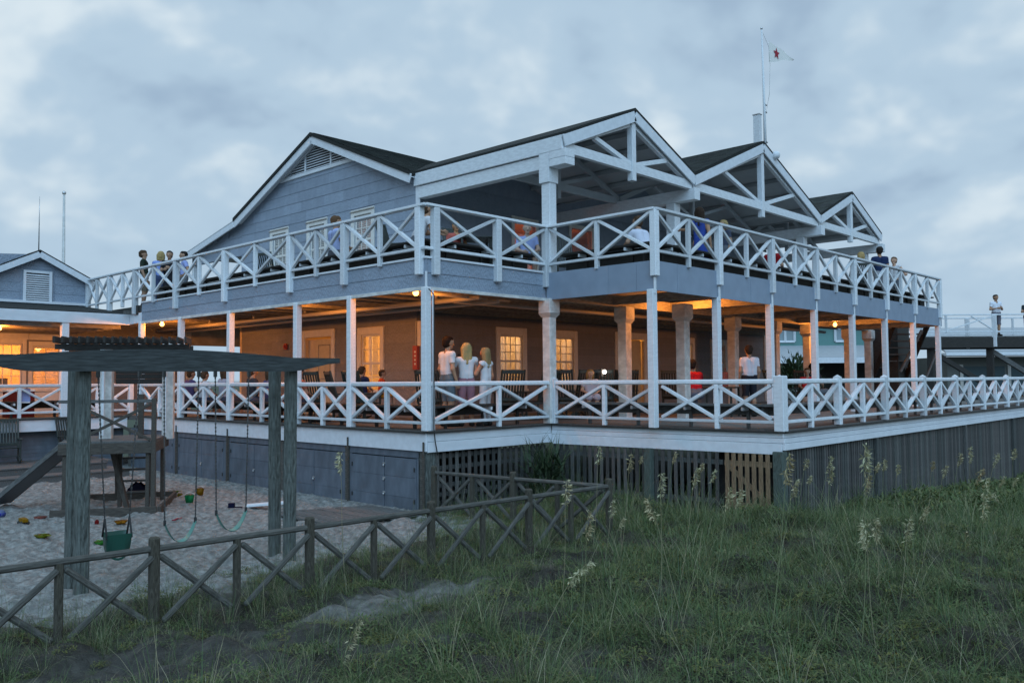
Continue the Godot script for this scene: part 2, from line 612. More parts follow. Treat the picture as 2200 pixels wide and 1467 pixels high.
func column(parent: Node3D, x: float, z: float, y0: float, y1: float, w: float, m: Material, capital := 0.0) -> void:
	put(parent, "porch_column", cbox(Vector3(w, y1 - y0, w), 0.01), m, Transform3D(Basis(), Vector3(x, (y0 + y1) * 0.5, z)))
	if capital > 0.0:
		var wc := w + 0.12
		put(parent, "column_capital", cbox(Vector3(wc, capital, wc), 0.012), m, Transform3D(Basis(), Vector3(x, y1 - capital * 0.5 - 0.004, z)))
		var st := newst()
		var q0 := []
		var q1 := []
		for k in [[-1, -1], [1, -1], [1, 1], [-1, 1]]:
			q0.append(Vector3(k[0] * wc * 0.5, 0, k[1] * wc * 0.5))
			q1.append(Vector3(k[0] * (w + 0.01) * 0.5, -0.08, k[1] * (w + 0.01) * 0.5))
		for k in 4: face(st, [q0[k], q0[(k + 1) % 4], q1[(k + 1) % 4], q1[k]], q0[k] + q0[(k + 1) % 4])
		put(parent, "column_haunch", done(st), m, Transform3D(Basis(), Vector3(x, y1 - capital - 0.006, z)))


func truss(parent: Node3D, xc: float, hw: float, ye: float, ya: float, z: float, k: float, m: Material) -> void:
	# bottom chord, king post, two struts, two rafters
	beam(parent, "bottom_chord", Vector3(xc - hw + 0.05, ye, z), Vector3(xc + hw - 0.05, ye, z), 0.12 * k, 0.22 * k, m)
	var top := ya - 0.30
	beam(parent, "king_post", Vector3(xc, ye - 0.32, z + 0.012), Vector3(xc, top + 0.04, z + 0.012), 0.15 * k, 0.16 * k, m)
	for s in [-1, 1]:
		var r := Vector3(xc + s * hw * 0.55, lerpf(ya, ye + 0.16, 0.55) - 0.26, z)
		beam(parent, "strut", Vector3(xc + s * 0.06, ye + 0.07, z), r, 0.10 * k, 0.11 * k, m)
		beam(parent, "rafter", Vector3(xc + s * (hw - 0.02), ye + 0.05, z - 0.01), Vector3(xc + s * 0.02, ya - 0.28, z - 0.01), 0.11 * k, 0.16 * k, m)


func shingles(parent: Node3D, o: Vector3, along: Vector3, length: float, up: Vector3) -> void:
	var st := newst()
	var n := up.cross(along).normalized()
	if n.y < 0.0: n = -n
	var rows := int(up.length() / 0.15)
	for r in rows:
		var p := 0.0
		var off := rng.randf() * 0.15
		while p < length:
			var w := minf(0.31 - (off if p == 0.0 else 0.0), length - p)
			var a := o + up * (float(r) / rows) + along * (p + 0.003)
			var b := a + along * (w - 0.006)
			var u2 := up * (1.08 / rows)
			var k := rng.randf_range(0.6, 1.4)
			st.set_color(Color(0.034 * k, 0.040 * k, 0.037 * k))
			face(st, [a + n * 0.014, b + n * 0.014, b + u2 + n * 0.002, a + u2 + n * 0.002], n)
			face(st, [a + n * 0.014, b + n * 0.014, b, a], -up)
			p += w
	tag(put(parent, "shingles", done(st), M.shingle), "", "", "", "stuff")


func build_clubhouse() -> void:
	var t := thing("clubhouse", "two storey grey shingled beach clubhouse with white columns and three truss gables", "building")
	var U := Vector3.UP
	var L := Vector3(0, 0, -1)
	var R := Vector3(1, 0, 0)
	# --- storeys and floors
	for k in 26:
		var z0 := 5.05 - 0.145
	var floor_box := block(t, "porch_deck", Vector3(0.03, 1.36, -16.9), Vector3(22.4, 1.462, 0.0), M.deck1)
	block(t, "porch_deck", Vector3(3.95, 1.36, 0.0), Vector3(46.0, 1.462, 5.08), M.deck1)
	block(t, "porch_deck", Vector3(22.4, 1.36, -9.0), Vector3(46.0, 1.461, 0.0), M.deck1)
	slab_part(t, "porch_deck", [Vector3(3.52, 1.36, 0.0), Vector3(3.95, 1.36, 0.0), Vector3(3.95, 1.36, 5.1)], U * 0.102, M.deck1)
	var bz := 5.06
	var k2 := 0
	while bz > -4.3:
		var xs := 3.56 + 0.43 * clampf(bz / 5.1, 0.0, 1.0) if bz > 0 else 0.02
		block(t, "deck_board", Vector3(xs, 1.464, bz - 0.137), Vector3(34.0 if bz > 0 else 22.3, 1.5, bz), M["deck%d" % (k2 % 3)], 0.004)
		bz -= 0.142
		k2 += 1
	var bx := 0.02
	while bx < 3.45:
		block(t, "deck_board", Vector3(bx, 1.464, -16.8), Vector3(bx + 0.137, 1.5, bz), M["deck%d" % (k2 % 3)], 0.004)
		bx += 0.142
		k2 += 1
	# --- lower fascia boards
	block(t, "deck_fascia", Vector3(-0.035, 1.12, -12.6), Vector3(0.0, 1.46, 0.035), M.trim)
	block(t, "deck_fascia", Vector3(0.004, 1.30, 0.0), Vector3(3.52, 1.46, 0.033), M.trim)
	block(t, "deck_fascia", Vector3(0.004, 1.10, 0.0), Vector3(3.52, 1.294, 0.045), M.trim)
	var Bp := Vector3(3.53, 0, 0.05)
	var Dp := Vector3(3.96, 0, 5.15)
	for f in [[1.37, 1.46, 0.0], [1.275, 1.364, 0.012], [1.07, 1.269, 0.024]]:
		var y = (f[0] + f[1]) * 0.5
		beam(t, "deck_fascia", Bp + Vector3(-f[2], y, 0), Dp + Vector3(-f[2], y, 0.0 if f[0] > 1.1 else -0.03), 0.03, f[1] - f[0], M.trim)
	for f in [[1.37, 1.46, 0.0], [1.275, 1.364, 0.012], [1.15, 1.269, 0.024]]:
		var xf := 3.93
		while xf < 46.0:
			block(t, "deck_fascia", Vector3(xf, f[0], 5.12), Vector3(minf(xf + 4.88, 46.0), f[1], 5.15 + f[2]), M.trim)
			xf += 4.883
	for e in [[Vector3(-0.05, 1.475, -12.6), Vector3(-0.05, 1.475, 0.05)], [Vector3(-0.05, 1.475, 0.05), Vector3(3.5, 1.475, 0.05)], [Vector3(3.49, 1.475, 0.05), Vector3(3.92, 1.475, 5.18)], [Vector3(3.92, 1.475, 5.18), Vector3(46, 1.475, 5.18)]]:
		beam(t, "deck_nosing", e[0], e[1], 0.09, 0.03, M.dark_wood)
	# --- columns of the lower porch
	for z in [-0.02, -2.39, -4.41, -7.41, -10.08, -12.59]: column(t, 0.02, z, 1.5, 4.2, 0.145, M.white)
	column(t, 3.52, 0.0, 1.5, 4.2, 0.215, M.worn_white, 0.32)
	for i in 8:
		column(t, 3.42 + 2.44 * i, 2.74, 1.5, 4.19, 0.15, M.white)
	for c in [[6.35, -0.05], [6.80, 1.3], [11.6, -0.05], [14.15, -0.05], [16.5, -0.05], [19.83, -0.05], [21.7, -0.05]]: column(t, c[0], c[1], 1.5, 4.2, 0.24, M.worn_white, 0.32)
	for c in [[22.2, -6.5], [20.0, -4.2]]: pass
	# --- upper deck slab, ceiling, joists
	block(t, "upper_floor", Vector3(0.06, 4.48, -16.9), Vector3(22.2, 4.69, -0.06), M.ceiling)
	block(t, "upper_floor", Vector3(3.5, 4.481, -0.06), Vector3(20.8, 4.689, 2.72), M.ceiling)
	for i in 21:
		var z := -0.5 - i * 0.8
		if z > -4.2: beam(t, "joist", Vector3(0.1, 4.38, z), Vector3(21.9, 4.38, z), 0.05, 0.19, M.joist)
		else: beam(t, "joist", Vector3(0.1, 4.38, z), Vector3(3.45, 4.38, z), 0.05, 0.19, M.joist)
	for i in 8:
		var x := 3.42 + 2.44 * i
		if i > 0: beam(t, "girder", Vector3(x, 4.30, -0.2), Vector3(x, 4.30, 2.66), 0.10, 0.2, M.joist)
	beam(t, "girder", Vector3(3.6, 4.29, -0.05), Vector3(22.1, 4.29, -0.05), 0.16, 0.24, M.joist)
	beam(t, "girder", Vector3(0.1, 4.285, -4.2), Vector3(22.1, 4.285, -4.2), 0.12, 0.18, M.joist)
	beam(t, "girder", Vector3(3.3, 4.284, -16.7), Vector3(3.3, 4.284, -4.25), 0.12, 0.18, M.joist)
	block(t, "header_board", Vector3(3.3, 3.74, -16.78), Vector3(9.0, 4.47, -16.7), M.ceiling)
	for pz in [[2.0, 4.18], [2.55, 4.14]]:
		tube_part(t, "pipe", [Vector3(pz[0], pz[1], -16), Vector3(pz[0], pz[1], -0.6)], [0.055, 0.055], M.pipe)
	tube_part(t, "pipe", [Vector3(2.0, 4.16, -1.4), Vector3(21, 4.16, -1.4)], [0.05, 0.05], M.pipe)
	tube_part(t, "pipe", [Vector3(0.75, 4.2, -0.9), Vector3(3.2, 4.2, -0.9)], [0.03, 0.03], M.pipe)
	for i in 5: block(t, "pipe_hanger", Vector3(1.97, 4.24, -2.0 - i * 2.6), Vector3(2.03, 4.47, -1.96 - i * 2.6), M.pipe)
	# --- grey band under the upper deck
	block(t, "band_core", Vector3(0.03, 4.2, -12.6), Vector3(0.06, 4.75, -0.03), M.panel)
	siding(t, "band_shingle", Vector3(0.03, 0, -0.0), L, Vector3(-1, 0, 0), 12.6, 4.215, 4.745, 0.265, [], "siding", 0.9)
	siding(t, "band_shingle", Vector3(0.03, 0, -0.03), R, Vector3(0, 0, 1), 3.42, 4.215, 4.745, 0.265, [], "siding", 0.9)
	block(t, "band_corner_board", Vector3(-0.005, 4.21, -0.03), Vector3(0.035, 4.5, 0.005), M.trim)
	block(t, "band_top_trim", Vector3(-0.012, 4.747, -12.6), Vector3(0.05, 4.79, 0.012), M.trim)
	block(t, "band_top_trim", Vector3(0.05, 4.747, -0.05), Vector3(3.42, 4.791, 0.012), M.trim)
	beam(t, "band_bottom_trim", Vector3(0.0, 4.178, -12.62), Vector3(0.0, 4.178, 0.03), 0.055, 0.07, M.worn_white)
	beam(t, "band_bottom_trim", Vector3(-0.02, 4.176, 0.0), Vector3(3.42, 4.176, 0.0), 0.055, 0.066, M.worn_white)
	var Cb := Vector3(3.40, 0, 2.80)
	var pz2 := 0.0
	for s in [[0.02, 1.7], [1.705, 2.38], [2.385, 2.78]]:
		slab_part(t, "band_panel", [Vector3(3.44, 4.17, s[0]), Vector3(3.44, 4.17, s[1]), Vector3(3.44, 4.755, s[1]), Vector3(3.44, 4.755, s[0])], Vector3(-0.022, 0, 0), M.panel)
	var xs2 := [3.42]
	for v in [4.25, 6.05, 7.3, 9.05, 10.4, 12.2, 13.6, 15.4, 16.9, 18.6, 20.75]: xs2.append(v)
	for i in xs2.size() - 1:
		block(t, "band_panel", Vector3(xs2[i], 4.17, 2.78), Vector3(xs2[i + 1] - 0.008, 4.755, 2.80), M.panel, 0.003)
	block(t, "band_core", Vector3(3.46, 4.19, 2.74), Vector3(20.75, 4.74, 2.775), M.dark)
	block(t, "band_core", Vector3(20.7, 4.17, -0.1), Vector3(20.75, 4.75, 2.78), M.panel)
	# --- lower walls of the building, with openings
	var W := Vector3(3.5, 0, -4.4)
	var holesL := [[3.72, 5.05, 1.5, 3.72], [1.49, 2.35, 2.15, 3.69]]
	core(t, "wall", W, L, Vector3(-1, 0, 0), 8.75, 1.5, 4.47, 0.14, holesL, M.cream)
	var casL := []
	for h in holesL: casL.append([h[0] - 0.16, h[1] + 0.16, h[2] - 0.12, h[3] + 0.22])
	siding(t, "siding_board", W, L, Vector3(-1, 0, 0), 8.75, 1.5, 4.2, 0.24, casL, "low_siding", 1.8)
	var holesF := [[2.97, 3.90, 2.25, 3.71], [5.3, 6.2, 2.25, 3.71], [8.45, 9.9, 1.5, 3.76], [12.1, 12.95, 2.25, 3.71], [14.4, 15.3, 2.25, 3.71]]
	core(t, "wall", W + Vector3(0.14, 0, 0), R, Vector3(0, 0, 1), 18.4, 1.5, 4.47, 0.14, [[2.83, 3.76, 2.25, 3.71], [5.16, 6.06, 2.25, 3.71], [8.31, 9.76, 1.5, 3.76], [11.96, 12.81, 2.25, 3.71], [14.26, 15.16, 2.25, 3.71]], M.cream)
	var casF := []
	for h in holesF: casF.append([h[0] - 0.17, h[1] + 0.17, h[2] - 0.12, h[3] + 0.22])
	siding(t, "siding_board", W, R, Vector3(0, 0, 1), 18.55, 1.5, 4.2, 0.24, casF, "low_siding", 2.2)
	block(t, "corner_board", Vector3(3.455, 1.5, -4.42), Vector3(3.50, 3.95, -4.22), M.casing)
	block(t, "corner_board", Vector3(3.455, 1.5, -4.4), Vector3(3.66, 3.95, -4.357), M.casing)
	block(t, "corner_board", Vector3(21.95, 1.5, -4.43), Vector3(22.09, 4.2, -4.35), M.casing)
	block(t, "wall", Vector3(21.9, 1.5, -13.2), Vector3(22.04, 4.47, -4.54), M.low_siding0)
	block(t, "wall", Vector3(3.5, 1.5, -13.3), Vector3(22.04, 4.47, -13.15), M.cream)
	# windows and doors
	sash(t, W, L, Vector3(-1, 0, 0), 1.49, 2.35, 2.15, 3.69, 0.15, 2, 2)
	sash(t, W, R, Vector3(0, 0, 1), 2.97, 3.90, 2.25, 3.71, 0.16, 4, 3)
	sash(t, W, R, Vector3(0, 0, 1), 5.3, 6.2, 2.25, 3.71, 0.16, 3, 3)
	sash(t, W, R, Vector3(0, 0, 1), 12.1, 12.95, 2.25, 3.71, 0.16, 3, 3)
	sash(t, W, R, Vector3(0, 0, 1), 14.4, 15.3, 2.25, 3.71, 0.16, 3, 3, 0.9)
	var dr := put(t, "door", null, null)
	for s in [[-8.12, -7.96], [-9.61, -9.45]]: block(dr, "casing", Vector3(3.45, 1.5, s[0]), Vector3(3.5, 3.93, s[1]), M.casing)
	block(dr, "casing", Vector3(3.452, 3.72, -9.45), Vector3(3.5, 3.928, -8.12), M.casing)
	block(dr, "door_leaf", Vector3(3.56, 1.5, -9.05), Vector3(3.60, 3.66, -8.16), M.door)
	block(dr, "door_leaf", Vector3(3.57, 1.5, -9.43), Vector3(3.61, 3.66, -9.06), M.cream)
	for pn in [[1.75, 2.35], [2.5, 3.5]]:
		for e in [[pn[0], pn[0] + 0.03], [pn[1] - 0.03, pn[1]]]: block(dr, "door_moulding", Vector3(3.55, e[0], -8.9), Vector3(3.562, e[1], -8.3), M.joist, 0.002)
		for e in [[-8.9, -8.87], [-8.33, -8.3]]: block(dr, "door_moulding", Vector3(3.551, pn[0], e[0]), Vector3(3.562, pn[1], e[1]), M.joist, 0.002)
	put(dr, "handle", ball(0.035), M.metal, Transform3D(Basis(), Vector3(3.53, 2.45, -8.25)))
	var dr2 := put(t, "door", null, null)
	for s in [[11.78, 11.95], [13.40, 13.57]]: block(dr2, "casing", Vector3(s[0], 1.5, -4.4), Vector3(s[1], 3.98, -4.352), M.casing)
	block(dr2, "casing", Vector3(11.95, 3.76, -4.4), Vector3(13.40, 3.978, -4.354), M.casing)
	block(dr2, "door_leaf", Vector3(11.97, 1.5, -5.3), Vector3(12.01, 3.72, -4.55), M.door)
	block(dr2, "door_leaf", Vector3(12.62, 1.5, -4.52), Vector3(13.38, 3.72, -4.48), M.door)
	block(dr2, "transom_sign", Vector3(12.0, 3.35, -4.60), Vector3(12.55, 3.70, -4.57), M.dark_wood)
	for q in [[5.9, 7.95, 1.5], [8.3, 10.3, 1.0], [15.3, 16.9, 1.5]]:
		block(t, "room_partition", Vector3(q[0], 1.5, -5.75), Vector3(q[1], 4.46, -5.70), M.curtain)
		for xx in [q[0], q[1]]: block(t, "room_partition", Vector3(xx - 0.02, 1.5, -5.69), Vector3(xx + 0.02, 4.46, -4.56), M.curtain)
		room_lamp(t, Vector3((q[0] + q[1]) * 0.5, 4.28, -4.95), q[2], Color(1, 0.80, 0.56))
	block(t, "room_chair", Vector3(6.6, 1.5, -5.4), Vector3(7.2, 2.55, -5.1), M.table)
	block(t, "curtain", Vector3(3.76, 2.62, -6.74), Vector3(3.77, 3.70, -6.35), M.curtain)
	# furnishings of the lit rooms
	block(t, "room_partition", Vector3(3.7, 1.5, -7.6), Vector3(9.5, 4.47, -7.5), M.cream)
	block(t, "room_partition", Vector3(9.9, 1.5, -7.0), Vector3(21.8, 4.47, -6.9), M.cream)
	block(t, "room_partition", Vector3(7.0, 1.5, -13.1), Vector3(7.1, 4.47, -7.7), M.cream)
	room_lamp(t, Vector3(4.6, 3.42, -5.7), 2.6, Color(1, 0.72, 0.36))
	room_lamp(t, Vector3(5.0, 3.7, -9.6), 3.0)
	room_lamp(t, Vector3(12.8, 3.8, -5.9), 4.0, Color(1, 0.7, 0.3))
	for q in [[9.2, -5.3]]:
		block(t, "room_table", Vector3(q[0] - 0.6, 2.2, q[1] - 0.35), Vector3(q[0] + 0.6, 2.26, q[1] + 0.35), M.table)
		block(t, "room_table", Vector3(q[0] - 0.1, 1.5, q[1] - 0.1), Vector3(q[0] + 0.1, 2.195, q[1] + 0.1), M.table)
	# --- upper storey: gable wall towards the sea side
	var yr := func(z: float) -> float: return 9.54 - 0.4265 * absf(z + 8.8)
	var hz := [[7.18 - 4.4, 7.18 - 4.4, 0, 0]]
	hz.clear()
	var upw := [[4.79 - 3.02, 6.15 - 4.4, 0, 0]]
	var holesU := [[1.88, 2.66, 5.6, 6.98], [4.08, 4.86, 5.6, 6.98], [6.12, 6.90, 5.6, 6.98]]
	core(t, "wall", W, L, Vector3(-1, 0, 0), 8.8, 4.7, 7.40, 0.14, holesU, M.siding0)
	slab_part(t, "gable_wall", [Vector3(3.5, 7.402, -4.42), Vector3(3.5, 7.402, -13.18), Vector3(3.5, yr.call(-13.18) - 0.02, -13.18), Vector3(3.5, 9.5, -8.8), Vector3(3.5, yr.call(-4.42) - 0.02, -4.42)], Vector3(0.14, 0, 0), M.siding0)
	var casU := []
	for h in holesU: casU.append([h[0] - 0.15, h[1] + 0.15, h[2] - 0.12, h[3] + 0.22])
	casU.append([2.6, 6.2, 8.56, 9.4])
	var lc := func(y: float) -> float: return maxf(0.0, (y - 7.62) / 0.4265)
	var rc := func(y: float) -> float: return minf(8.8, 8.8 - (y - 7.62) / 0.4265)
	siding(t, "gable_shingle", W, L, Vector3(-1, 0, 0), 8.8, 4.75, 9.3, 0.305, casU, "siding", 1.0, lc, rc)
	block(t, "corner_board", Vector3(3.462, 4.72, -4.42), Vector3(3.5, 7.45, -4.27), M.trim)
	for h in holesU: sash(t, W, L, Vector3(-1, 0, 0), h[0], h[1], h[2], h[3], 0.13, 3, 2, 0.95)
	for h in holesU: block(t, "window_head", Vector3(3.43, h[3] + 0.10, -4.4 - h[1] - 0.15), Vector3(3.452, h[3] + 0.13, -4.4 - h[0] + 0.15), M.joist, 0.003)
	# louvred triangle vent
	var ve := put(t, "gable_vent", null, null)
	slab_part(ve, "vent_back", [Vector3(3.494, 8.58, -7.05), Vector3(3.494, 8.58, -10.55), Vector3(3.494, 9.32, -8.8)], Vector3(-0.01, 0, 0), M.dark)
	beam(ve, "vent_frame", Vector3(3.465, 8.58, -6.75), Vector3(3.465, 8.58, -10.85), 0.055, 0.10, M.trim)
	for s in [-1, 1]: beam(ve, "vent_frame", Vector3(3.46, 8.60, -8.8 + s * 2.0), Vector3(3.46, 9.44, -8.8), 0.05, 0.10, M.trim)
	for s in [-0.65, 0.65]: beam(ve, "vent_mullion", Vector3(3.462, 8.6, -8.8 + s), Vector3(3.462, 9.15, -8.8 + s), 0.05, 0.05, M.trim)
	var yv := 8.67
	while yv < 9.36:
		var hw2 := (9.42 - yv) / 0.4265 - 0.1
		if hw2 > 0.12: put(ve, "louvre", cbox(Vector3(0.075, 0.012, hw2 * 2), 0.002), M.trim, Transform3D(Basis(Vector3(0, 0, 1), 0.7), Vector3(3.47, yv, -8.8)))
		yv += 0.075
	# lower shed roof bay behind the gable
	siding(t, "gable_shingle", Vector3(3.5, 0, -13.2), L, Vector3(-1, 0, 0), 3.4, 6.55, 7.5, 0.305, [], "siding", 1.0, null, func(y: float) -> float: return clampf((7.62 - y) / 0.228, 0.0, 3.4))
	slab_part(t, "wall", [Vector3(3.51, 6.55, -13.2), Vector3(3.51, 6.55, -16.7), Vector3(3.51, 6.84, -16.7), Vector3(3.51, 7.62, -13.2)], Vector3(0.1, 0, 0), M.siding0)
	column(t, 3.55, -16.6, 4.7, 6.55, 0.14, M.white)
	# --- upper back wall under the gables
	var holesB := [[3.45, 4.35, 4.72, 7.0], [6.0, 7.0, 4.72, 7.1], [9.4, 10.2, 5.6, 7.0], [12.2, 13.0, 5.6, 7.0]]
	core(t, "wall", W + Vector3(0.14, 0, 0), R, Vector3(0, 0, 1), 18.4, 4.7, 7.64, 0.14, holesB, M.siding1)
	for h in holesB:
		var o := W.x + 0.14
		for s in [[h[0] - 0.12, h[0]], [h[1], h[1] + 0.12]]: block(t, "door_casing", Vector3(o + s[0], 4.72, -4.4), Vector3(o + s[1], h[3] + 0.12, -4.36), M.casing)
		block(t, "door_casing", Vector3(o + h[0], h[3], -4.4), Vector3(o + h[1], h[3] + 0.118, -4.362), M.casing)
		block(t, "door_pane", Vector3(o + h[0], 4.72, -4.48), Vector3(o + h[1], h[3], -4.475), M.glass, 0.0005)
	block(t, "wall", Vector3(21.9, 4.7, -13.2), Vector3(22.04, 7.6, -4.54), M.siding0)
	block(t, "wall", Vector3(3.66, 4.7, -13.3), Vector3(21.9, 7.64, -13.15), M.siding0)
	block(t, "attic_floor", Vector3(3.66, 7.45, -13.14), Vector3(21.88, 7.55, -4.56), M.cream)
	block(t, "room_partition", Vector3(3.7, 4.7, -7.6), Vector3(21.8, 7.44, -7.5), M.cream)
	room_lamp(t, Vector3(7.5, 6.75, -5.6), 0.55, Color(1, 0.42, 0.08))
	room_lamp(t, Vector3(10.4, 6.9, -5.8), 0.55, Color(1, 0.42, 0.08))
	# --- roofs
	var rx := 3.22
	var rz := 22.3
	for s in [-1, 1]:
		var e = -8.8 - s * 4.45
		var ye: float = 9.54 - 0.4265 * 4.45
		slab_part(t, "roof", [Vector3(rx - 0.04, ye, e), Vector3(rz, ye, e), Vector3(rz, 9.54, -8.8), Vector3(rx - 0.04, 9.54, -8.8)], Vector3(0, 0.10, 0), M.roof)
		beam(t, "rake_board", Vector3(rx + 0.015, ye - 0.10, e), Vector3(rx + 0.015, 9.44, -8.8 + s * 0.0), 0.04, 0.235, M.trim)
		slab_part(t, "soffit", [Vector3(rx + 0.04, ye - 0.06, e), Vector3(3.5, ye - 0.06, e), Vector3(3.5, 9.46, -8.8), Vector3(rx + 0.04, 9.46, -8.8)], Vector3(0, 0.02, 0), M.trim)
	slab_part(t, "shed_roof", [Vector3(rx, 7.62, -13.26), Vector3(22.3, 7.62, -13.26), Vector3(22.3, 6.86, -16.95), Vector3(rx, 6.86, -16.95)], Vector3(0, 0.06, 0), M.pale_roof)
	beam(t, "rake_board", Vector3(rx + 0.01, 7.54, -13.26), Vector3(rx + 0.01, 6.78, -16.95), 0.04, 0.18, M.trim)
	for g in [[6.07, 2.64, 8.81], [12.53, 3.84, 9.31], [19.02, 2.65, 8.83]]:
		var xc: float = g[0]
		var hw: float = g[1]
		var ya: float = g[2]
		var sl := (ya - 7.70) / hw
		for s in [-1, 1]:
			var xe: float = xc + s * hw
			slab_part(t, "roof", [Vector3(xe, 7.70, 0.56), Vector3(xc, ya, 0.56), Vector3(xc, ya, -4.4 - (ya - 7.62) / 0.4265), Vector3(xe, 7.70, -4.45)], Vector3(0, 0.07, 0), M.roof)
			slab_part(t, "roof_deck", [Vector3(xe, 7.66, 0.5), Vector3(xc, ya - 0.04, 0.5), Vector3(xc, ya - 0.04, -4.4), Vector3(xe, 7.66, -4.4)], Vector3(0, 0.03, 0), M.dark_ceiling)
			beam(t, "rake_board", Vector3(xe, 7.57, 0.54), Vector3(xc, ya - 0.13, 0.54), 0.04, 0.255, M.trim)
			for i in 4:
				var f := (i + 0.7) / 4.6
				beam(t, "purlin", Vector3(lerpf(xe, xc, f), lerpf(7.58, ya - 0.12, f), 0.45), Vector3(lerpf(xe, xc, f), lerpf(7.58, ya - 0.12, f), -4.3), 0.06, 0.12, M.dark_ceiling)
		truss(t, xc, hw, 7.46, ya, 0.42, 1.0, M.white)
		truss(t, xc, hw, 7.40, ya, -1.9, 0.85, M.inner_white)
		slab_part(t, "gable_infill", [Vector3(xc - hw, 7.58, -4.32), Vector3(xc + hw, 7.60, -4.32), Vector3(xc, ya - 0.02, -4.32)], Vector3(0, 0, -0.03), M.siding1)
		if xc > 7.0: shingles(t, Vector3(xc - hw, 7.776, 0.555), Vector3(0, 0, -1), 6.5, Vector3(hw, ya - 7.70, 0))
	shingles(t, Vector3(3.2, 9.54 - 0.4265 * 4.44 + 0.105, -8.8 + 4.44), Vector3(1, 0, 0), 8.0, Vector3(0, 0.4265 * 4.44, -4.44))
	for x in [8.69, 16.37]: block(t, "eave_beam", Vector3(x - 0.13, 7.06, -4.3), Vector3(x + 0.13, 7.36, 0.62), M.white)
	block(t, "eave_beam", Vector3(21.5, 7.06, -4.3), Vector3(21.76, 7.36, 0.62), M.white)
	block(t, "eave_beam", Vector3(3.45, 7.06, -4.3), Vector3(3.67, 7.36, 0.1), M.white)
	block(t, "eave_fascia", Vector3(3.40, 7.38, -4.42), Vector3(3.47, 7.70, 0.5), M.white)
	for f in [[7.06, 7.22], [7.225, 7.40]]: block(t, "eave_beam_end", Vector3(3.40, f[0], 0.14), Vector3(3.72, f[1], 0.60), M.white)
	column(t, 3.56, -0.01, 4.7, 6.98, 0.235, M.white)
	block(t, "column_capital", Vector3(3.40, 6.74, -0.16), Vector3(3.72, 7.40, 0.13), M.white)
	for x in [8.69, 16.37, 21.63]: column(t, x, -0.12, 4.7, 7.055, 0.27, M.white)


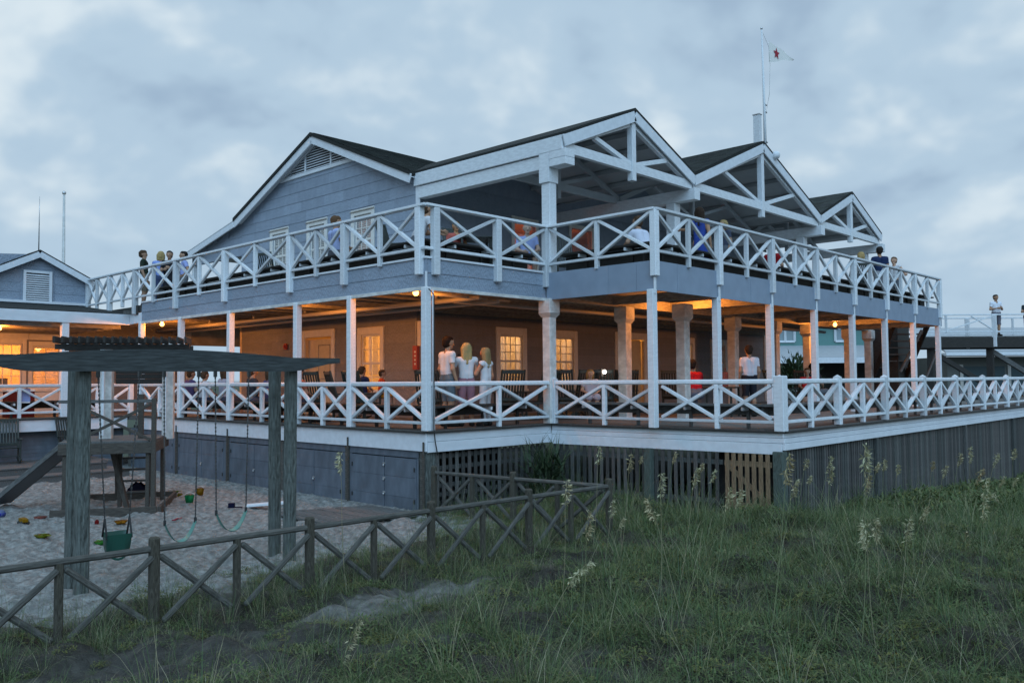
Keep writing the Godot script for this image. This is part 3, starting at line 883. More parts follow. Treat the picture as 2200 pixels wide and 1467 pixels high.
func build_railings() -> void:
	var g1 := "upper deck cross-braced white railings"
	var g2 := "lower porch cross-braced white railings"
	var t := thing("upper_railing", "long upper white railing above the left grey band, ending at the side wing", "railing", Vector3.ZERO, 0, g1)
	var st := []
	var kinds := [[0.21, "P"], [1.42, "m"], [2.62, "P"], [3.66, "m"], [4.70, "P"], [6.22, "m"], [7.69, "P"], [9.05, "m"], [10.39, "P"], [11.8, "m"], [13.03, "P"], [13.93, "m"], [14.9, "P"], [15.9, "m"], [16.65, "P"]]
	rail_run(t, Vector3(-0.02, 4.74, 0.05), Vector3(-0.02, 4.74, -16.7), kinds, true)
	t = thing("upper_railing", "short upper white railing between the near deck corner and the tall corner column", "railing", Vector3.ZERO, 0, g1)
	rail_run(t, Vector3(-0.05, 4.74, 0.02), Vector3(3.52, 4.74, 0.02), [[0.27, "P"], [1.95, "P"], [3.46, "P"]], true)
	t = thing("upper_railing", "upper white railing of two cross bays right of the tall corner column", "railing", Vector3.ZERO, 0, g1)
	rail_run(t, Vector3(3.46, 4.74, 0.02), Vector3(3.40, 4.74, 2.86), [[0.0, "c"], [1.38, "m"], [2.80, "c"]], true)
	t = thing("upper_railing", "long upper white railing running away to the right below the truss gables", "railing", Vector3.ZERO, 0, g1)
	var ks := []
	for i in 8:
		ks.append([0.02 + 2.44 * i, "P"])
		if i < 7: ks.append([1.24 + 2.44 * i, "m"])
	rail_run(t, Vector3(3.40, 4.74, 2.82), Vector3(20.55, 4.74, 2.82), ks, true)
	for i in 8: block(t, "post_strip", Vector3(3.385 + 2.44 * i, 4.10, 2.803), Vector3(3.455 + 2.44 * i, 4.43, 2.83), M.white)
	t = thing("lower_railing", "lower white railing along the left porch face behind the wooden swing frame", "railing", Vector3.ZERO, 0, g2)
	rail_run(t, Vector3(0.02, 1.5, 0.0), Vector3(0.02, 1.5, -12.59), [[0.0, "c"], [1.2, "m"], [2.39, "c"], [3.4, "m"], [4.41, "c"], [5.9, "m"], [7.41, "c"], [8.75, "m"], [10.08, "c"], [11.35, "m"], [12.59, "c"]], false)
	t = thing("lower_railing", "lower white railing with two wide crosses in front of the standing trio", "railing", Vector3.ZERO, 0, g2)
	rail_run(t, Vector3(0.0, 1.5, 0.0), Vector3(3.52, 1.5, 0.03), [[0.12, "c"], [1.92, "m"], [3.42, "c"]], false)
	block(t, "end_post", Vector3(0.11, 1.5, -0.045), Vector3(0.18, 2.32, 0.045), M.white)
	t = thing("lower_railing", "lower white railing from the haunched column to the pointed corner post", "railing", Vector3.ZERO, 0, g2)
	rail_run(t, Vector3(3.52, 1.5, 0.05), Vector3(3.93, 1.5, 5.08), [[0.06, "P"], [1.35, "m"], [2.62, "c"], [3.85, "m"], [4.98, "c"]], false)
	t = thing("lower_railing", "long lower white railing with pointed post caps running off to the right", "railing", Vector3.ZERO, 0, g2)
	ks = []
	for i in 14:
		ks.append([2.53 * i, "P"])
		ks.append([2.53 * i + 1.27, "m"])
	ks.append([2.53 * 14, "P"])
	rail_run(t, Vector3(3.96, 1.5, 5.08), Vector3(3.96 + 2.53 * 14, 1.5, 5.08), ks, false)
	put(t, "corner_post", cbox(Vector3(0.19, 1.0, 0.19), 0.012), M.white, Transform3D(Basis(), Vector3(3.95, 1.985, 5.10)))
	t = thing("lower_railing", "white railing of the left wing porch below the lit windows", "railing", Vector3.ZERO, 0, g2)
	rail_run(t, Vector3(0.1, 1.5, -13.5), Vector3(-9.0, 1.5, -13.5), [[0.0, "P"], [0.95, "m"], [1.85, "c"], [2.98, "m"], [4.1, "c"], [5.2, "m"], [6.3, "c"], [7.4, "m"], [8.5, "c"]], false)
	# benches
	bench("dark bench along the lower left railing behind the swing frame", Vector3(0.08, 1.5, -0.2), Vector3(0.08, 1.5, -12.4), Vector3(1, 0, 0), M.dark_wood)
	bench("dark bench behind the railing where the trio stands", Vector3(0.3, 1.5, -0.06), Vector3(3.4, 1.5, -0.06), Vector3(0, 0, -1), M.dark_wood)
	bench("grey bench between the haunched column and the pointed corner post", Vector3(3.62, 1.5, 0.15), Vector3(4.0, 1.5, 4.9), Vector3(1, 0, -0.05), M.plank0)
	bench("long grey bench inside the lower right railing", Vector3(4.1, 1.5, 5.02), Vector3(30, 1.5, 5.02), Vector3(0, 0, -1), M.plank0)
	bench("dark bench inside the long upper left railing", Vector3(0.1, 4.7, -0.2), Vector3(0.1, 4.7, -12.6), Vector3(1, 0, 0), M.dark_wood)
	bench("dark bench inside the short upper railing at the near corner", Vector3(0.4, 4.7, -0.08), Vector3(3.3, 4.7, -0.08), Vector3(0, 0, -1), M.dark_wood)
	bench("dark bench inside the two bay upper railing right of the tall column", Vector3(3.52, 4.7, 0.2), Vector3(3.5, 4.7, 2.6), Vector3(1, 0, 0), M.dark_wood)
	bench("dark bench inside the upper railing below the truss gables", Vector3(3.7, 4.7, 2.72), Vector3(20.4, 4.7, 2.72), Vector3(0, 0, -1), M.dark_wood)
	bench("dark bench behind the left wing railing", Vector3(-9, 1.5, -13.6), Vector3(-0.2, 1.5, -13.6), Vector3(0, 0, -1), M.dark_wood)


func picket_run(t: Node3D, a: Vector3, b: Vector3, top: float, w: float, gap: float, n: Vector3, skip0 := 1e9, skip1 := -1e9, closed_after := 1e9) -> void:
	var d := (b - a).normalized()
	var len := (b - a).length()
	var s := 0.03
	var ang := atan2(d.x, d.z) - PI * 0.5
	while s < len - w:
		var ww := w * rng.randf_range(0.92, 1.08)
		if s > closed_after: ww = 0.135 * rng.randf_range(0.9, 1.1)
		if not (s + ww > skip0 and s < skip1):
			var p := a + d * (s + ww * 0.5)
			var y0 := gh(p.x + n.x * 0.1, p.z + n.z * 0.1) - 0.12
			var y1 := top - rng.randf_range(0.0, 0.02)
			put(t, "picket", cbox(Vector3(snappedf(ww, 0.01), snappedf(y1 - y0, 0.02), 0.022), 0.003), M["picket%d" % (rng.randi() % 5)], Transform3D(Basis(Vector3.UP, ang) * Basis(Vector3(0, 0, 1), rng.randf_range(-0.008, 0.008)), Vector3(p.x, (y0 + y1) * 0.5, p.z) + n * rng.randf_range(0.0, 0.006)))
		s += ww + (gap * rng.randf_range(0.85, 1.15) if s < closed_after else 0.008)
	for y in [top - 0.22, gh((a.x + b.x) * 0.5, (a.z + b.z) * 0.5) + 0.22]:
		if skip1 < 0: beam(t, "picket_rail", a - n * 0.035 + Vector3.UP * y, b - n * 0.035 + Vector3.UP * y, 0.04, 0.09, M.picket0)
		else:
			beam(t, "picket_rail", a - n * 0.035 + Vector3.UP * y, a + d * skip0 - n * 0.035 + Vector3.UP * y, 0.04, 0.09, M.picket0)


func build_skirts() -> void:
	# storage doors under the left porch
	var t := thing("storage_doors", "grey blue storage cupboard doors with padlocks below the left porch face", "cupboard")
	block(t, "backing", Vector3(0.16, -0.2, -13.4), Vector3(0.2, 1.2, -0.1), M.dark)
	for z in [-13.3, -10.28, -7.5, -5.02, -2.5, -0.12]:
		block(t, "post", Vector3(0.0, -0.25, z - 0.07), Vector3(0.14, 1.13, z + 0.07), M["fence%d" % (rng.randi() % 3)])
	for z in [-10.28, -7.5, -2.5, -0.12]:
		block(t, "stake", Vector3(-0.065, -0.1, z + 0.075), Vector3(-0.042, 1.30, z + 0.115), M.tower_wood)
	var zs := [[-13.2, -10.36], [-10.2, -7.58], [-7.42, -5.1], [-4.94, -2.58], [-2.42, -0.2]]
	for i in zs.size():
		var a: float = zs[i][0]
		var b: float = zs[i][1]
		block(t, "door_frame", Vector3(0.01, 0.98, a), Vector3(0.06, 1.12, b), M.skirt0)
		block(t, "door_frame", Vector3(0.01, -0.15, b - 0.1), Vector3(0.06, 0.975, b), M.skirt0)
		block(t, "door_frame", Vector3(0.01, -0.15, a), Vector3(0.06, 0.975, a + 0.06), M.skirt0)
		var mz := lerpf(a, b, 0.52)
		for s in [[a + 0.065, mz - 0.011], [mz + 0.011, b - 0.105]]:
			var d := put(t, "door", null, null)
			var ys := [-0.12, 0.22, 0.60, 0.965]
			for k in 3:
				var j := rng.randf_range(-0.03, 0.03) if k < 2 else 0.0
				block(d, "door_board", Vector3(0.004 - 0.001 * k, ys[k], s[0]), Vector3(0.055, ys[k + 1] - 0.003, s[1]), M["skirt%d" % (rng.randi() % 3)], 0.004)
			for k in 2: block(d, "hinge", Vector3(-0.012, 0.12 + k * 0.6, s[0] + 0.02 if s[0] < mz else s[1] - 0.06), Vector3(0.0, 0.2 + k * 0.6, s[0] + 0.06 if s[0] < mz else s[1] - 0.02), M.dark)
		if i > 0:
			for y in ([0.24, 0.52, 0.80] if i == 4 else [0.35]):
				put(t, "padlock", ball(0.022, 8), M.metal, Transform3D(Basis(), Vector3(-0.02, y, mz)))
				block(t, "hasp", Vector3(-0.012, y + 0.02, mz - 0.035), Vector3(0.0, y + 0.05, mz + 0.035), M.metal, 0.002)
	# lattice under the near corner
	var lt := thing("lattice_panel", "weathered square lattice under the deck between the corner post and the palmetto", "lattice")
	put(lt, "corner_post", cbox(Vector3(0.24, 1.5, 0.24), 0.015), M.swing_wood, Transform3D(Basis(), Vector3(0.13, 0.36, -0.13)))
	var x := 0.32
	while x < 3.4:
		put(lt, "picket", cbox(Vector3(0.085, 1.34, 0.02), 0.003), M["picket%d" % (rng.randi() % 5)], Transform3D(Basis(), Vector3(x, 0.41, -0.06)))
		x += 0.168
	for y in [-0.05, 0.28, 0.45, 0.78, 1.0]: beam(lt, "lattice_rail", Vector3(0.25, y, -0.085), Vector3(3.45, y, -0.085), 0.02, 0.085, M.picket1)
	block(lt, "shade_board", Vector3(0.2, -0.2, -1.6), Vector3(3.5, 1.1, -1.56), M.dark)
	# pickets
	var pk := thing("picket_skirt", "grey picket skirt under the deck edge between the palmetto and the tan gate", "fence", Vector3.ZERO, 0, "picket skirts under the deck")
	picket_run(pk, Vector3(3.54, 0, 0.05), Vector3(3.92, 0, 5.0), 1.10, 0.075, 0.07, Vector3(-1, 0, 0.06), 3.93, 4.92)
	for z in [2.45]: put(pk, "post", cbox(Vector3(0.14, 1.5, 0.16), 0.01), M.green_post, Transform3D(Basis(), Vector3(3.66, 0.33, z)))
	put(pk, "corner_post", cbox(Vector3(0.2, 1.7, 0.2), 0.015), M.green_post, Transform3D(Basis(), Vector3(3.96, 0.28, 5.06)))
	var pk2 := thing("picket_skirt", "long grey board skirt under the right deck edge behind the sea oats", "fence", Vector3.ZERO, 0, "picket skirts under the deck")
	picket_run(pk2, Vector3(4.06, 0, 5.09), Vector3(34, 0, 5.09), 1.18, 0.075, 0.035, Vector3(0, 0, 1), 1e9, -1e9, 4.2)
	for px in [8.3, 14.6, 19.5]: put(pk2, "post", cbox(Vector3(0.10, 1.9, 0.08), 0.01), M["picket%d" % (rng.randi() % 5)], Transform3D(Basis(), Vector3(px, 0.2, 5.14)))
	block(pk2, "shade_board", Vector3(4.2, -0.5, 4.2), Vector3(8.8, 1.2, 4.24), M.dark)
	# tan gate
	var gt := thing("wooden_gate", "tan wooden picket gate under the deck near the corner post", "gate")
	var ga := Vector3(3.835, 0, 4.02)
	var gb := Vector3(3.905, 0, 4.93)
	var gd := (gb - ga).normalized()
	for i in 7:
		var p := ga.lerp(gb, (i + 0.5) / 7.0)
		put(gt, "picket", cbox(Vector3(0.02, 1.16, 0.082), 0.003), M.gate, Transform3D(Basis(), Vector3(p.x - 0.03, 0.49, p.z)))
	for y in [0.12, 0.88]: beam(gt, "gate_rail", ga + Vector3.UP * y, gb + Vector3.UP * y, 0.035, 0.10, M.gate)
	beam(gt, "gate_brace", ga + Vector3(0.002, 0.83, 0.08), gb + Vector3(0.002, 0.17, -0.08), 0.03, 0.09, M.gate)
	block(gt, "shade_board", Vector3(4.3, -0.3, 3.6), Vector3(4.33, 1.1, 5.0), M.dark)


func build_wing() -> void:
	var t := thing("side_wing", "grey shingled side wing with a gable vent and lit porch windows", "building")
	var W := Vector3(-9.0, 0, -16.7)
	var R := Vector3(1, 0, 0)
	var N := Vector3(0, 0, 1)
	block(t, "porch_deck", Vector3(-9, 1.36, -16.7), Vector3(0.0, 1.46, -13.42), M.deck1)
	for i in 23: block(t, "deck_board", Vector3(-9, 1.464, -16.66 + i * 0.142), Vector3(0.0, 1.5, -16.66 + i * 0.142 + 0.137), M["deck%d" % (i % 3)], 0.004)
	block(t, "deck_fascia", Vector3(-9, 1.13, -13.45), Vector3(-0.02, 1.455, -13.415), M.trim)
	beam(t, "deck_nosing", Vector3(-9, 1.472, -13.40), Vector3(0, 1.472, -13.40), 0.08, 0.03, M.dark_wood)
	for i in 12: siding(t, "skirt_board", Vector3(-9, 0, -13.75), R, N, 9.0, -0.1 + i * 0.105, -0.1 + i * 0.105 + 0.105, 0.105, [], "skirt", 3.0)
	for x in [-1.76, -4.0, -6.2, -8.4]: column(t, x, -13.5, 1.5, 4.16, 0.19, M.white)
	# wall with windows
	var hs := [[3.9, 7.12, 2.32, 3.66], [7.40, 8.20, 2.32, 3.60]]
	core(t, "wall", W, R, N, 12.45, 1.5, 4.85, 0.14, hs, M.low_siding0)
	siding(t, "siding_board", W, R, N, 12.45, 1.5, 3.75, 0.24, [[3.7, 8.45, 1.5, 3.76]], "low_siding", 2.0)
	siding(t, "siding_board", W, R, N, 12.45, 3.75, 4.4, 0.30, [], "low_siding", 2.0)
	for b in [[3.7, 8.45, 1.5, 2.26], [3.7, 8.45, 3.79, 3.98]]:
		var x: float = b[0]
		while x < b[1] - 0.01:
			block(t, "panel_board", W + Vector3(x, b[2], 0.0), W + Vector3(minf(x + 1.19, b[1]), b[3], 0.03), M.casing)
			x += 1.2
	block(t, "corner_post", W + Vector3(12.3, 1.5, -0.1), W + Vector3(12.48, 4.4, 0.06), M.casing)
	var u0 := W
	sash(t, u0, R, N, 3.9, 4.97, 2.32, 3.66, 0.11, 3, 2)
	sash(t, u0, R, N, 5.0, 6.05, 2.32, 3.66, 0.06, 3, 2)
	sash(t, u0, R, N, 6.08, 7.12, 2.32, 3.66, 0.11, 4, 2)
	sash(t, u0, R, N, 7.40, 8.20, 2.32, 3.60, 0.11, 2, 2, 0.97)
	block(t, "room_wall", Vector3(-9, 1.5, -20.0), Vector3(3.4, 4.8, -19.9), M.cream)
	block(t, "room_wall", Vector3(3.3, 1.5, -19.9), Vector3(3.4, 4.8, -16.85), M.cream)
	block(t, "room_floor", Vector3(-9, 1.4, -19.9), Vector3(3.3, 1.5, -16.85), M.table)
	block(t, "room_ceiling", Vector3(-9, 4.0, -19.9), Vector3(3.3, 4.1, -16.85), M.cream)
	for i in 3: block(t, "room_shelf", Vector3(-4.6, 2.5 + i * 0.4, -19.88), Vector3(-2.2, 2.54 + i * 0.4, -19.6), M.table)
	block(t, "room_counter", Vector3(-4.8, 1.5, -18.2), Vector3(-1.9, 2.42, -17.7), M.table)
	block(t, "room_kettle", Vector3(-2.3, 2.42, -18.1), Vector3(-1.95, 2.62, -17.8), M.dark)
	room_lamp(t, Vector3(-3.2, 3.6, -18.6), 7.0, Color(1, 0.62, 0.25))
	room_lamp(t, Vector3(-0.9, 3.6, -18.4), 5.0, Color(1, 0.62, 0.25))
	# porch roof in front
	slab_part(t, "porch_roof", [Vector3(-9, 4.86, -16.72), Vector3(-0.02, 4.86, -16.72), Vector3(-0.02, 4.44, -13.42), Vector3(-9, 4.44, -13.42)], Vector3(0, 0.05, 0), M.roof)
	block(t, "roof_flashing", Vector3(-9, 4.92, -16.69), Vector3(-0.01, 5.0, -16.60), M.trim)
	block(t, "roof_fascia", Vector3(-9, 4.15, -13.42), Vector3(0.0, 4.46, -13.38), M.trim)
	beam(t, "roof_fascia", Vector3(0.02, 4.305, -13.40), Vector3(0.02, 4.335, -12.6), 0.04, 0.29, M.trim)
	block(t, "porch_ceiling", Vector3(-9, 4.16, -16.68), Vector3(0.0, 4.20, -13.43), M.ceiling)
	for i in 5: beam(t, "joist", Vector3(-9, 4.10, -16.4 + i * 0.65), Vector3(-0.1, 4.10, -16.4 + i * 0.65), 0.05, 0.12, M.joist)
	# gable above
	var gx := -1.5
	slab_part(t, "gable_wall", [Vector3(-9.0, 4.85, -16.71), Vector3(0.0, 4.85, -16.71), Vector3(0.0, 5.70, -16.71), Vector3(gx, 6.46, -16.71), Vector3(-9, 2.9 + 3.0, -16.71)], Vector3(0, 0, -0.12), M.siding0)
	siding(t, "gable_shingle", Vector3(-4.0, 0, -16.71), R, N, 4.0, 4.98, 6.4, 0.28, [[2.02, 3.02, 4.9, 6.0]], "siding", 1.3, func(y: float) -> float: return maxf(0.0, (y - 5.70) / 0.51 + 1.0), func(y: float) -> float: return minf(4.0, 4.0 - (y - 5.70) / 0.51))
	for s in [-1, 1]:
		slab_part(t, "roof", [Vector3(gx + s * 1.75, 6.52 - 0.51 * 1.75, -16.45), Vector3(gx, 6.52, -16.45), Vector3(gx, 6.52, -26), Vector3(gx + s * 1.75, 6.52 - 0.51 * 1.75, -26)], Vector3(0, 0.06, 0), M.roof)
		beam(t, "rake_board", Vector3(gx + s * 1.73, 6.44 - 0.51 * 1.73, -16.47), Vector3(gx, 6.44, -16.47), 0.04, 0.19, M.trim)
	block(t, "wall", Vector3(-0.14, 4.85, -26), Vector3(0.0, 5.7, -16.83), M.siding0)
	block(t, "corner_board", Vector3(-0.06, 4.95, -16.71), Vector3(0.005, 5.66, -16.67), M.trim)
	var ve := put(t, "gable_vent", null, null)
	for s in [[-1.90, -1.82], [-1.16, -1.08]]: block(ve, "vent_frame", Vector3(s[0], 4.95, -16.70), Vector3(s[1], 5.94, -16.63), M.trim)
	for s in [[4.95, 5.01], [5.86, 5.94]]: block(ve, "vent_frame", Vector3(-1.82, s[0], -16.70), Vector3(-1.16, s[1], -16.632), M.trim)
	block(ve, "vent_back", Vector3(-1.82, 5.0, -16.705), Vector3(-1.16, 5.86, -16.70), M.dark)
	for i in 12: put(ve, "louvre", cbox(Vector3(0.66, 0.012, 0.075), 0.002), M.trim, Transform3D(Basis(Vector3(1, 0, 0), 0.65), Vector3(-1.49, 5.06 + i * 0.067, -16.66)))
	# upper deck timbers over the wing roof
	var d := thing("deck_extension", "weathered timber deck frame carrying the far end of the upper left railing", "deck")
	beam(d, "timber", Vector3(0.06, 4.58, -12.65), Vector3(0.06, 4.58, -16.65), 0.06, 0.2, M.picket1)
	for i in 5: beam(d, "timber", Vector3(-0.25, 4.50, -13.2 - i * 0.8), Vector3(1.0, 4.50, -13.2 - i * 0.8), 0.09, 0.10, M.picket2)
	block(d, "post_block", Vector3(-0.03, 4.42, -12.9), Vector3(0.06, 4.70, -12.78), M.dark_wood)
	# low boardwalk step below the wing
	var sw := thing("step_platform", "low weathered timber steps below the left wing deck", "steps")
	for k in 2:
		var y0 := 0.17 * (k + 1)
		var z1 := -10.8 - k * 0.75
		for i in 4: block(sw, "tread_board", Vector3(-9, y0 - 0.04, z1 - 0.15 * (i + 1) + 0.006), Vector3(-1.0 - 0.3 * k, y0, z1 - 0.15 * i), M["plank%d" % ((i + k) % 3)])
		block(sw, "riser", Vector3(-9, y0 - 0.2, z1 - 0.06), Vector3(-1.0 - 0.3 * k, y0 - 0.042, z1 - 0.025), M.plank1)
	block(sw, "platform", Vector3(-9, 0.28, -13.72), Vector3(-0.9, 0.336, -12.2), M.plank2)


func build_background() -> void:
	# flag on the middle gable
	var f := thing("flagpole", "thin white flagpole standing on the middle truss gable", "flagpole", Vector3(12.88, 9.35, 0.42))
	tube_part(f, "pole", [Vector3(0, 0, 0), Vector3(-0.01, 1.2, 0), Vector3(-0.08, 3.47, 0)], [0.045, 0.04, 0.022], M.white)
	put(f, "finial", ball(0.04, 8), M.metal, Transform3D(Basis(), Vector3(-0.08, 3.5, 0)))
	for y in [0.1, 1.0, 1.22]: put(f, "cleat", cbox(Vector3(0.10, 0.03, 0.05)), M.metal, Transform3D(Basis(Vector3.FORWARD, 0.4), Vector3(0.05, y, 0.02)))
	tube_part(f, "halyard", [Vector3(-0.05, 3.35, 0.03), Vector3(0.30, 3.05, 0.03), Vector3(0.34, 2.5, 0.04), Vector3(0.28, 1.6, 0.03), Vector3(0.05, 1.0, 0.03)], [0.006, 0.006, 0.006, 0.006, 0.006], M.worn_white, 5)
	put(f, "float_lamp", ball(0.13, 10), M.white, Transform3D(Basis(), Vector3(0.30, -0.28, 0.18)))
	var fl := thing("pennant_flag", "white triangular pennant with a red star flying beside the flagpole", "flag", Vector3(13.22, 11.93, 0.44))
	var st := newst()
	var nx := 14
	var pt := func(u: float, v: float) -> Vector3:
		var x := u * 1.62 - 0.04 * (1.0 - v)
		var lo := lerpf(0.0, 0.50, u)
		return Vector3(x, lerpf(lo, lerpf(0.66, 0.54, u), v) - 0.02 * sin(u * 8.0), 0.05 * sin(u * 5.0 + v) * u + 0.05 * u)
	for i in nx:
		for j in 6:
			var q := [pt.call(float(i) / nx, j / 6.0), pt.call((i + 1.0) / nx, j / 6.0), pt.call((i + 1.0) / nx, (j + 1) / 6.0), pt.call(float(i) / nx, (j + 1) / 6.0)]
			face(st, q, Vector3(0, 0, 1))
	put(fl, "cloth", done(st), M.flag)
	for side in [-1, 1]:
		var s2 := newst()
		var c: Vector3 = pt.call(0.26, 0.52)
		for k in 5:
			var tri := []
			for e in [[-1, 0.075], [0, 0.19], [1, 0.075]]:
				var a = PI * 0.5 + TAU * k / 5.0 + e[0] * PI / 5.0
				tri.append(c + Vector3(cos(a) * e[1], sin(a) * e[1], 0.02 * side + 0.06 * cos(a) * e[1]))
			face(s2, [c + Vector3(0, 0, 0.02 * side), tri[0], tri[1], tri[2]], Vector3(0, 0, side))
		put(fl, "star", done(s2), M.star)
	var bx := thing("roof_box", "tall pale box standing behind the flagpole on the middle gable ridge", "vent")
	block(bx, "casing", Vector3(13.16, 9.22, -0.1), Vector3(13.32, 10.42, 0.1), M.white)
	block(bx, "cap", Vector3(13.14, 10.42, -0.12), Vector3(13.34, 10.45, 0.12), M.metal)
	var p := thing("flagpole", "bare tapering flagpole with a ball top behind the side wing", "flagpole", Vector3(0.55, -0.5, -20.5))
	tube_part(p, "pole", [Vector3(0, 0, 0), Vector3(0, 5, 0), Vector3(-0.03, 9.75, 0)], [0.09, 0.075, 0.04], M.worn_white)
	put(p, "ball", ball(0.07, 10), M.metal, Transform3D(Basis(), Vector3(-0.03, 9.8, 0)))
	var an := thing("antenna", "thin antenna rod standing on the side wing gable", "antenna", Vector3(-1.5, 6.5, -16.6))
	tube_part(an, "rod", [Vector3.ZERO, Vector3(0, 1.3, 0), Vector3(0, 1.75, 0)], [0.018, 0.012, 0.006], M.metal, 6)
	# wooden walkway bridge with people
	var rt := Vector3(0.69, 0, 0.724)
	var fw := Vector3(0.724, 0, -0.69)
	var o := Vector3(28.6, 0, -0.45)
	var b := thing("walkway_bridge", "dark timber walkway bridge with thin white railings at the right edge", "bridge")
	for i in 14: beam(b, "deck_plank", o + rt * (i * 0.75 + 0.35) + Vector3.UP * 4.18, o + rt * (i * 0.75 + 0.35) + fw * 2.2 + Vector3.UP * 4.18, 0.7, 0.05, M["plank%d" % (i % 3)])
	for s in [0.0, 2.2]: beam(b, "side_beam", o + fw * s + Vector3.UP * 3.93, o + fw * s + rt * 10.5 + Vector3.UP * 3.93, 0.08, 0.46, M.dark_wood)
	for s in [0.0, 2.2]:
		for y in [5.14, 4.40]: beam(b, "rail", o + fw * s + Vector3.UP * y, o + fw * s + rt * 10.5 + Vector3.UP * y, 0.07, 0.06, M.white)
		for i in 5:
			var q = o + fw * s + rt * (1.15 + i * 2.1)
			beam(b, "post", q + Vector3.UP * (4.35 if i % 2 == 0 else 3.74), q + Vector3.UP * 5.12, 0.09 if i % 2 == 0 else 0.17, 0.09 if i % 2 == 0 else 0.17, M.white)
			if s == 0.0: beam(b, "brace", q + Vector3.UP * 4.45, q + rt * (2.05 if i % 2 == 0 else -1.0) * (1 if i % 2 == 0 else 1) + Vector3.UP * 5.08, 0.06, 0.05, M.white)
	for i in 4:
		var q := o + rt * (0.6 + i * 2.6) + fw * 0.3
		beam(b, "pile", q + Vector3.UP * -0.6, q + Vector3.UP * 3.72, 0.26, 0.26, M.dark_wood)
		beam(b, "knee_brace", q + Vector3.UP * 3.6, q + rt * 2.2 + Vector3.UP * 2.2, 0.16, 0.2, M.dark_wood if i % 2 == 0 else M.plank1)
	# stairs up to the upper deck
	var s3 := thing("outdoor_stair", "dark timber stair with open treads at the far right end of the clubhouse", "stairs")
	var so := Vector3(20.62, 0, 1.30)
	for i in 8: beam(s3, "tread", so + fw * (0.24 * i) + Vector3.UP * (4.45 - i * 0.235), so + fw * (0.24 * i) + rt * 1.15 + Vector3.UP * (4.45 - i * 0.235), 0.27, 0.045, M.plank0)
	for k in [-0.03, 1.18]: beam(s3, "stringer", so + rt * k + fw * -0.25 + Vector3.UP * 4.6, so + rt * k + fw * 2.0 + Vector3.UP * 2.3, 0.05, 0.28, M.dark_wood)
	block(s3, "landing_wall", so + fw * 2.1 + rt * -0.2 + Vector3.UP * 1.5, so + fw * 2.16 + rt * 1.5 + Vector3.UP * 4.6, M.dark_wood)
	beam(s3, "handrail", Vector3(20.84, 2.64, 1.36), Vector3(21.33, 4.1, 1.96), 0.10, 0.08, M.plank2)
	beam(s3, "handrail", Vector3(21.5, 2.4, 2.0), Vector3(21.78, 3.42, 2.33), 0.07, 0.06, M.plank2)
	for k in [0.1, 1.0]: beam(s3, "post", so + rt * k + fw * 2.0 + Vector3.UP * 1.5, so + rt * k + fw * 2.0 + Vector3.UP * 4.5, 0.14, 0.14, M.tower_wood)
	# teal house with porch
	var hs := thing("teal_house", "teal house with a white porch roof seen through the right porch columns", "house")
	var ho := Vector3(38.0, -0.8, -17.5)
	var P := func(a: float, y: float, dd: float) -> Vector3: return ho + rt * a + Vector3.UP * y + fw * dd
	for q in [[0.0, 15.0, 0.0, 7.6, 3.0]]: slab_part(hs, "wall", [P.call(0, 0, 3), P.call(13, 0, 3), P.call(13, 7.1, 3), P.call(0, 7.1, 3)], fw * 6, M.teal)
	var sr := newst()
	slab(sr, [P.call(-0.4, 4.5, -0.2), P.call(13.4, 4.5, -0.2), P.call(13.4, 5.35, 3), P.call(-0.4, 5.35, 3)], Vector3.UP * 0.12)
	put(hs, "porch_roof", done(sr), M.pale_roof)
	beam(hs, "porch_fascia", P.call(-0.4, 4.38, -0.22), P.call(13.4, 4.38, -0.22), 0.06, 0.36, M.trim)
	slab_part(hs, "roof", [P.call(-0.6, 7.0, 2.4), P.call(13.6, 7.0, 2.4), P.call(13.6, 8.0, 6), P.call(-0.6, 8.0, 6)], Vector3.UP * 0.15, M.roof)
	for i in 6: beam(hs, "porch_post", P.call(0.3 + i * 2.55, 0, 0), P.call(0.3 + i * 2.55, 4.3, 0), 0.16, 0.16, M.white)
	for y in [1.6, 2.4]: beam(hs, "porch_rail", P.call(0, y, -0.05), P.call(13, y, -0.05), 0.06, 0.12, M.white)
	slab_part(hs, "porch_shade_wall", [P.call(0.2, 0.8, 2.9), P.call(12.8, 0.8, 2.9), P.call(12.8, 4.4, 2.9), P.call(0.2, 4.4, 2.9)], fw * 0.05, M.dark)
	beam(hs, "porch_floor", P.call(0, 0.8, 1.5), P.call(13, 0.8, 1.5), 3.0, 0.2, M.plank1)
	for a in [1.6, 6.3, 10.4]:
		var w := put(hs, "window", null, null)
		for e in [[a, 5.75, a, 7.55], [a + 1.3, 5.75, a + 1.3, 7.55], [a + 0.65, 5.75, a + 0.65, 7.55]]: beam(w, "frame", P.call(e[0], e[1], 2.95), P.call(e[2], e[3], 2.95), 0.12, 0.16, M.white)
		for y in [5.75, 6.65, 7.5]: beam(w, "frame", P.call(a, y, 2.94), P.call(a + 1.3, y, 2.94), 0.1, 0.14, M.white)
		slab_part(w, "pane", [P.call(a, 5.75, 2.98), P.call(a + 1.3, 5.75, 2.98), P.call(a + 1.3, 7.5, 2.98), P.call(a, 7.5, 2.98)], fw * 0.01, colored(lin(0.25, 0.3, 0.32), 0.2))
	# long low building behind the bridge
	var lb := thing("low_building", "long low grey building with wide windows behind the walkway bridge", "building")
	var lo := Vector3(46.5, -0.8, -4.2)
	var Q := func(a: float, y: float, dd: float) -> Vector3: return lo + rt * a + Vector3.UP * y + fw * dd
	slab_part(lb, "wall", [Q.call(0, 0, 1), Q.call(30, 0, 1), Q.call(30, 4.5, 1), Q.call(0, 4.5, 1)], fw * 6, colored(lin(0.16, 0.17, 0.16)))
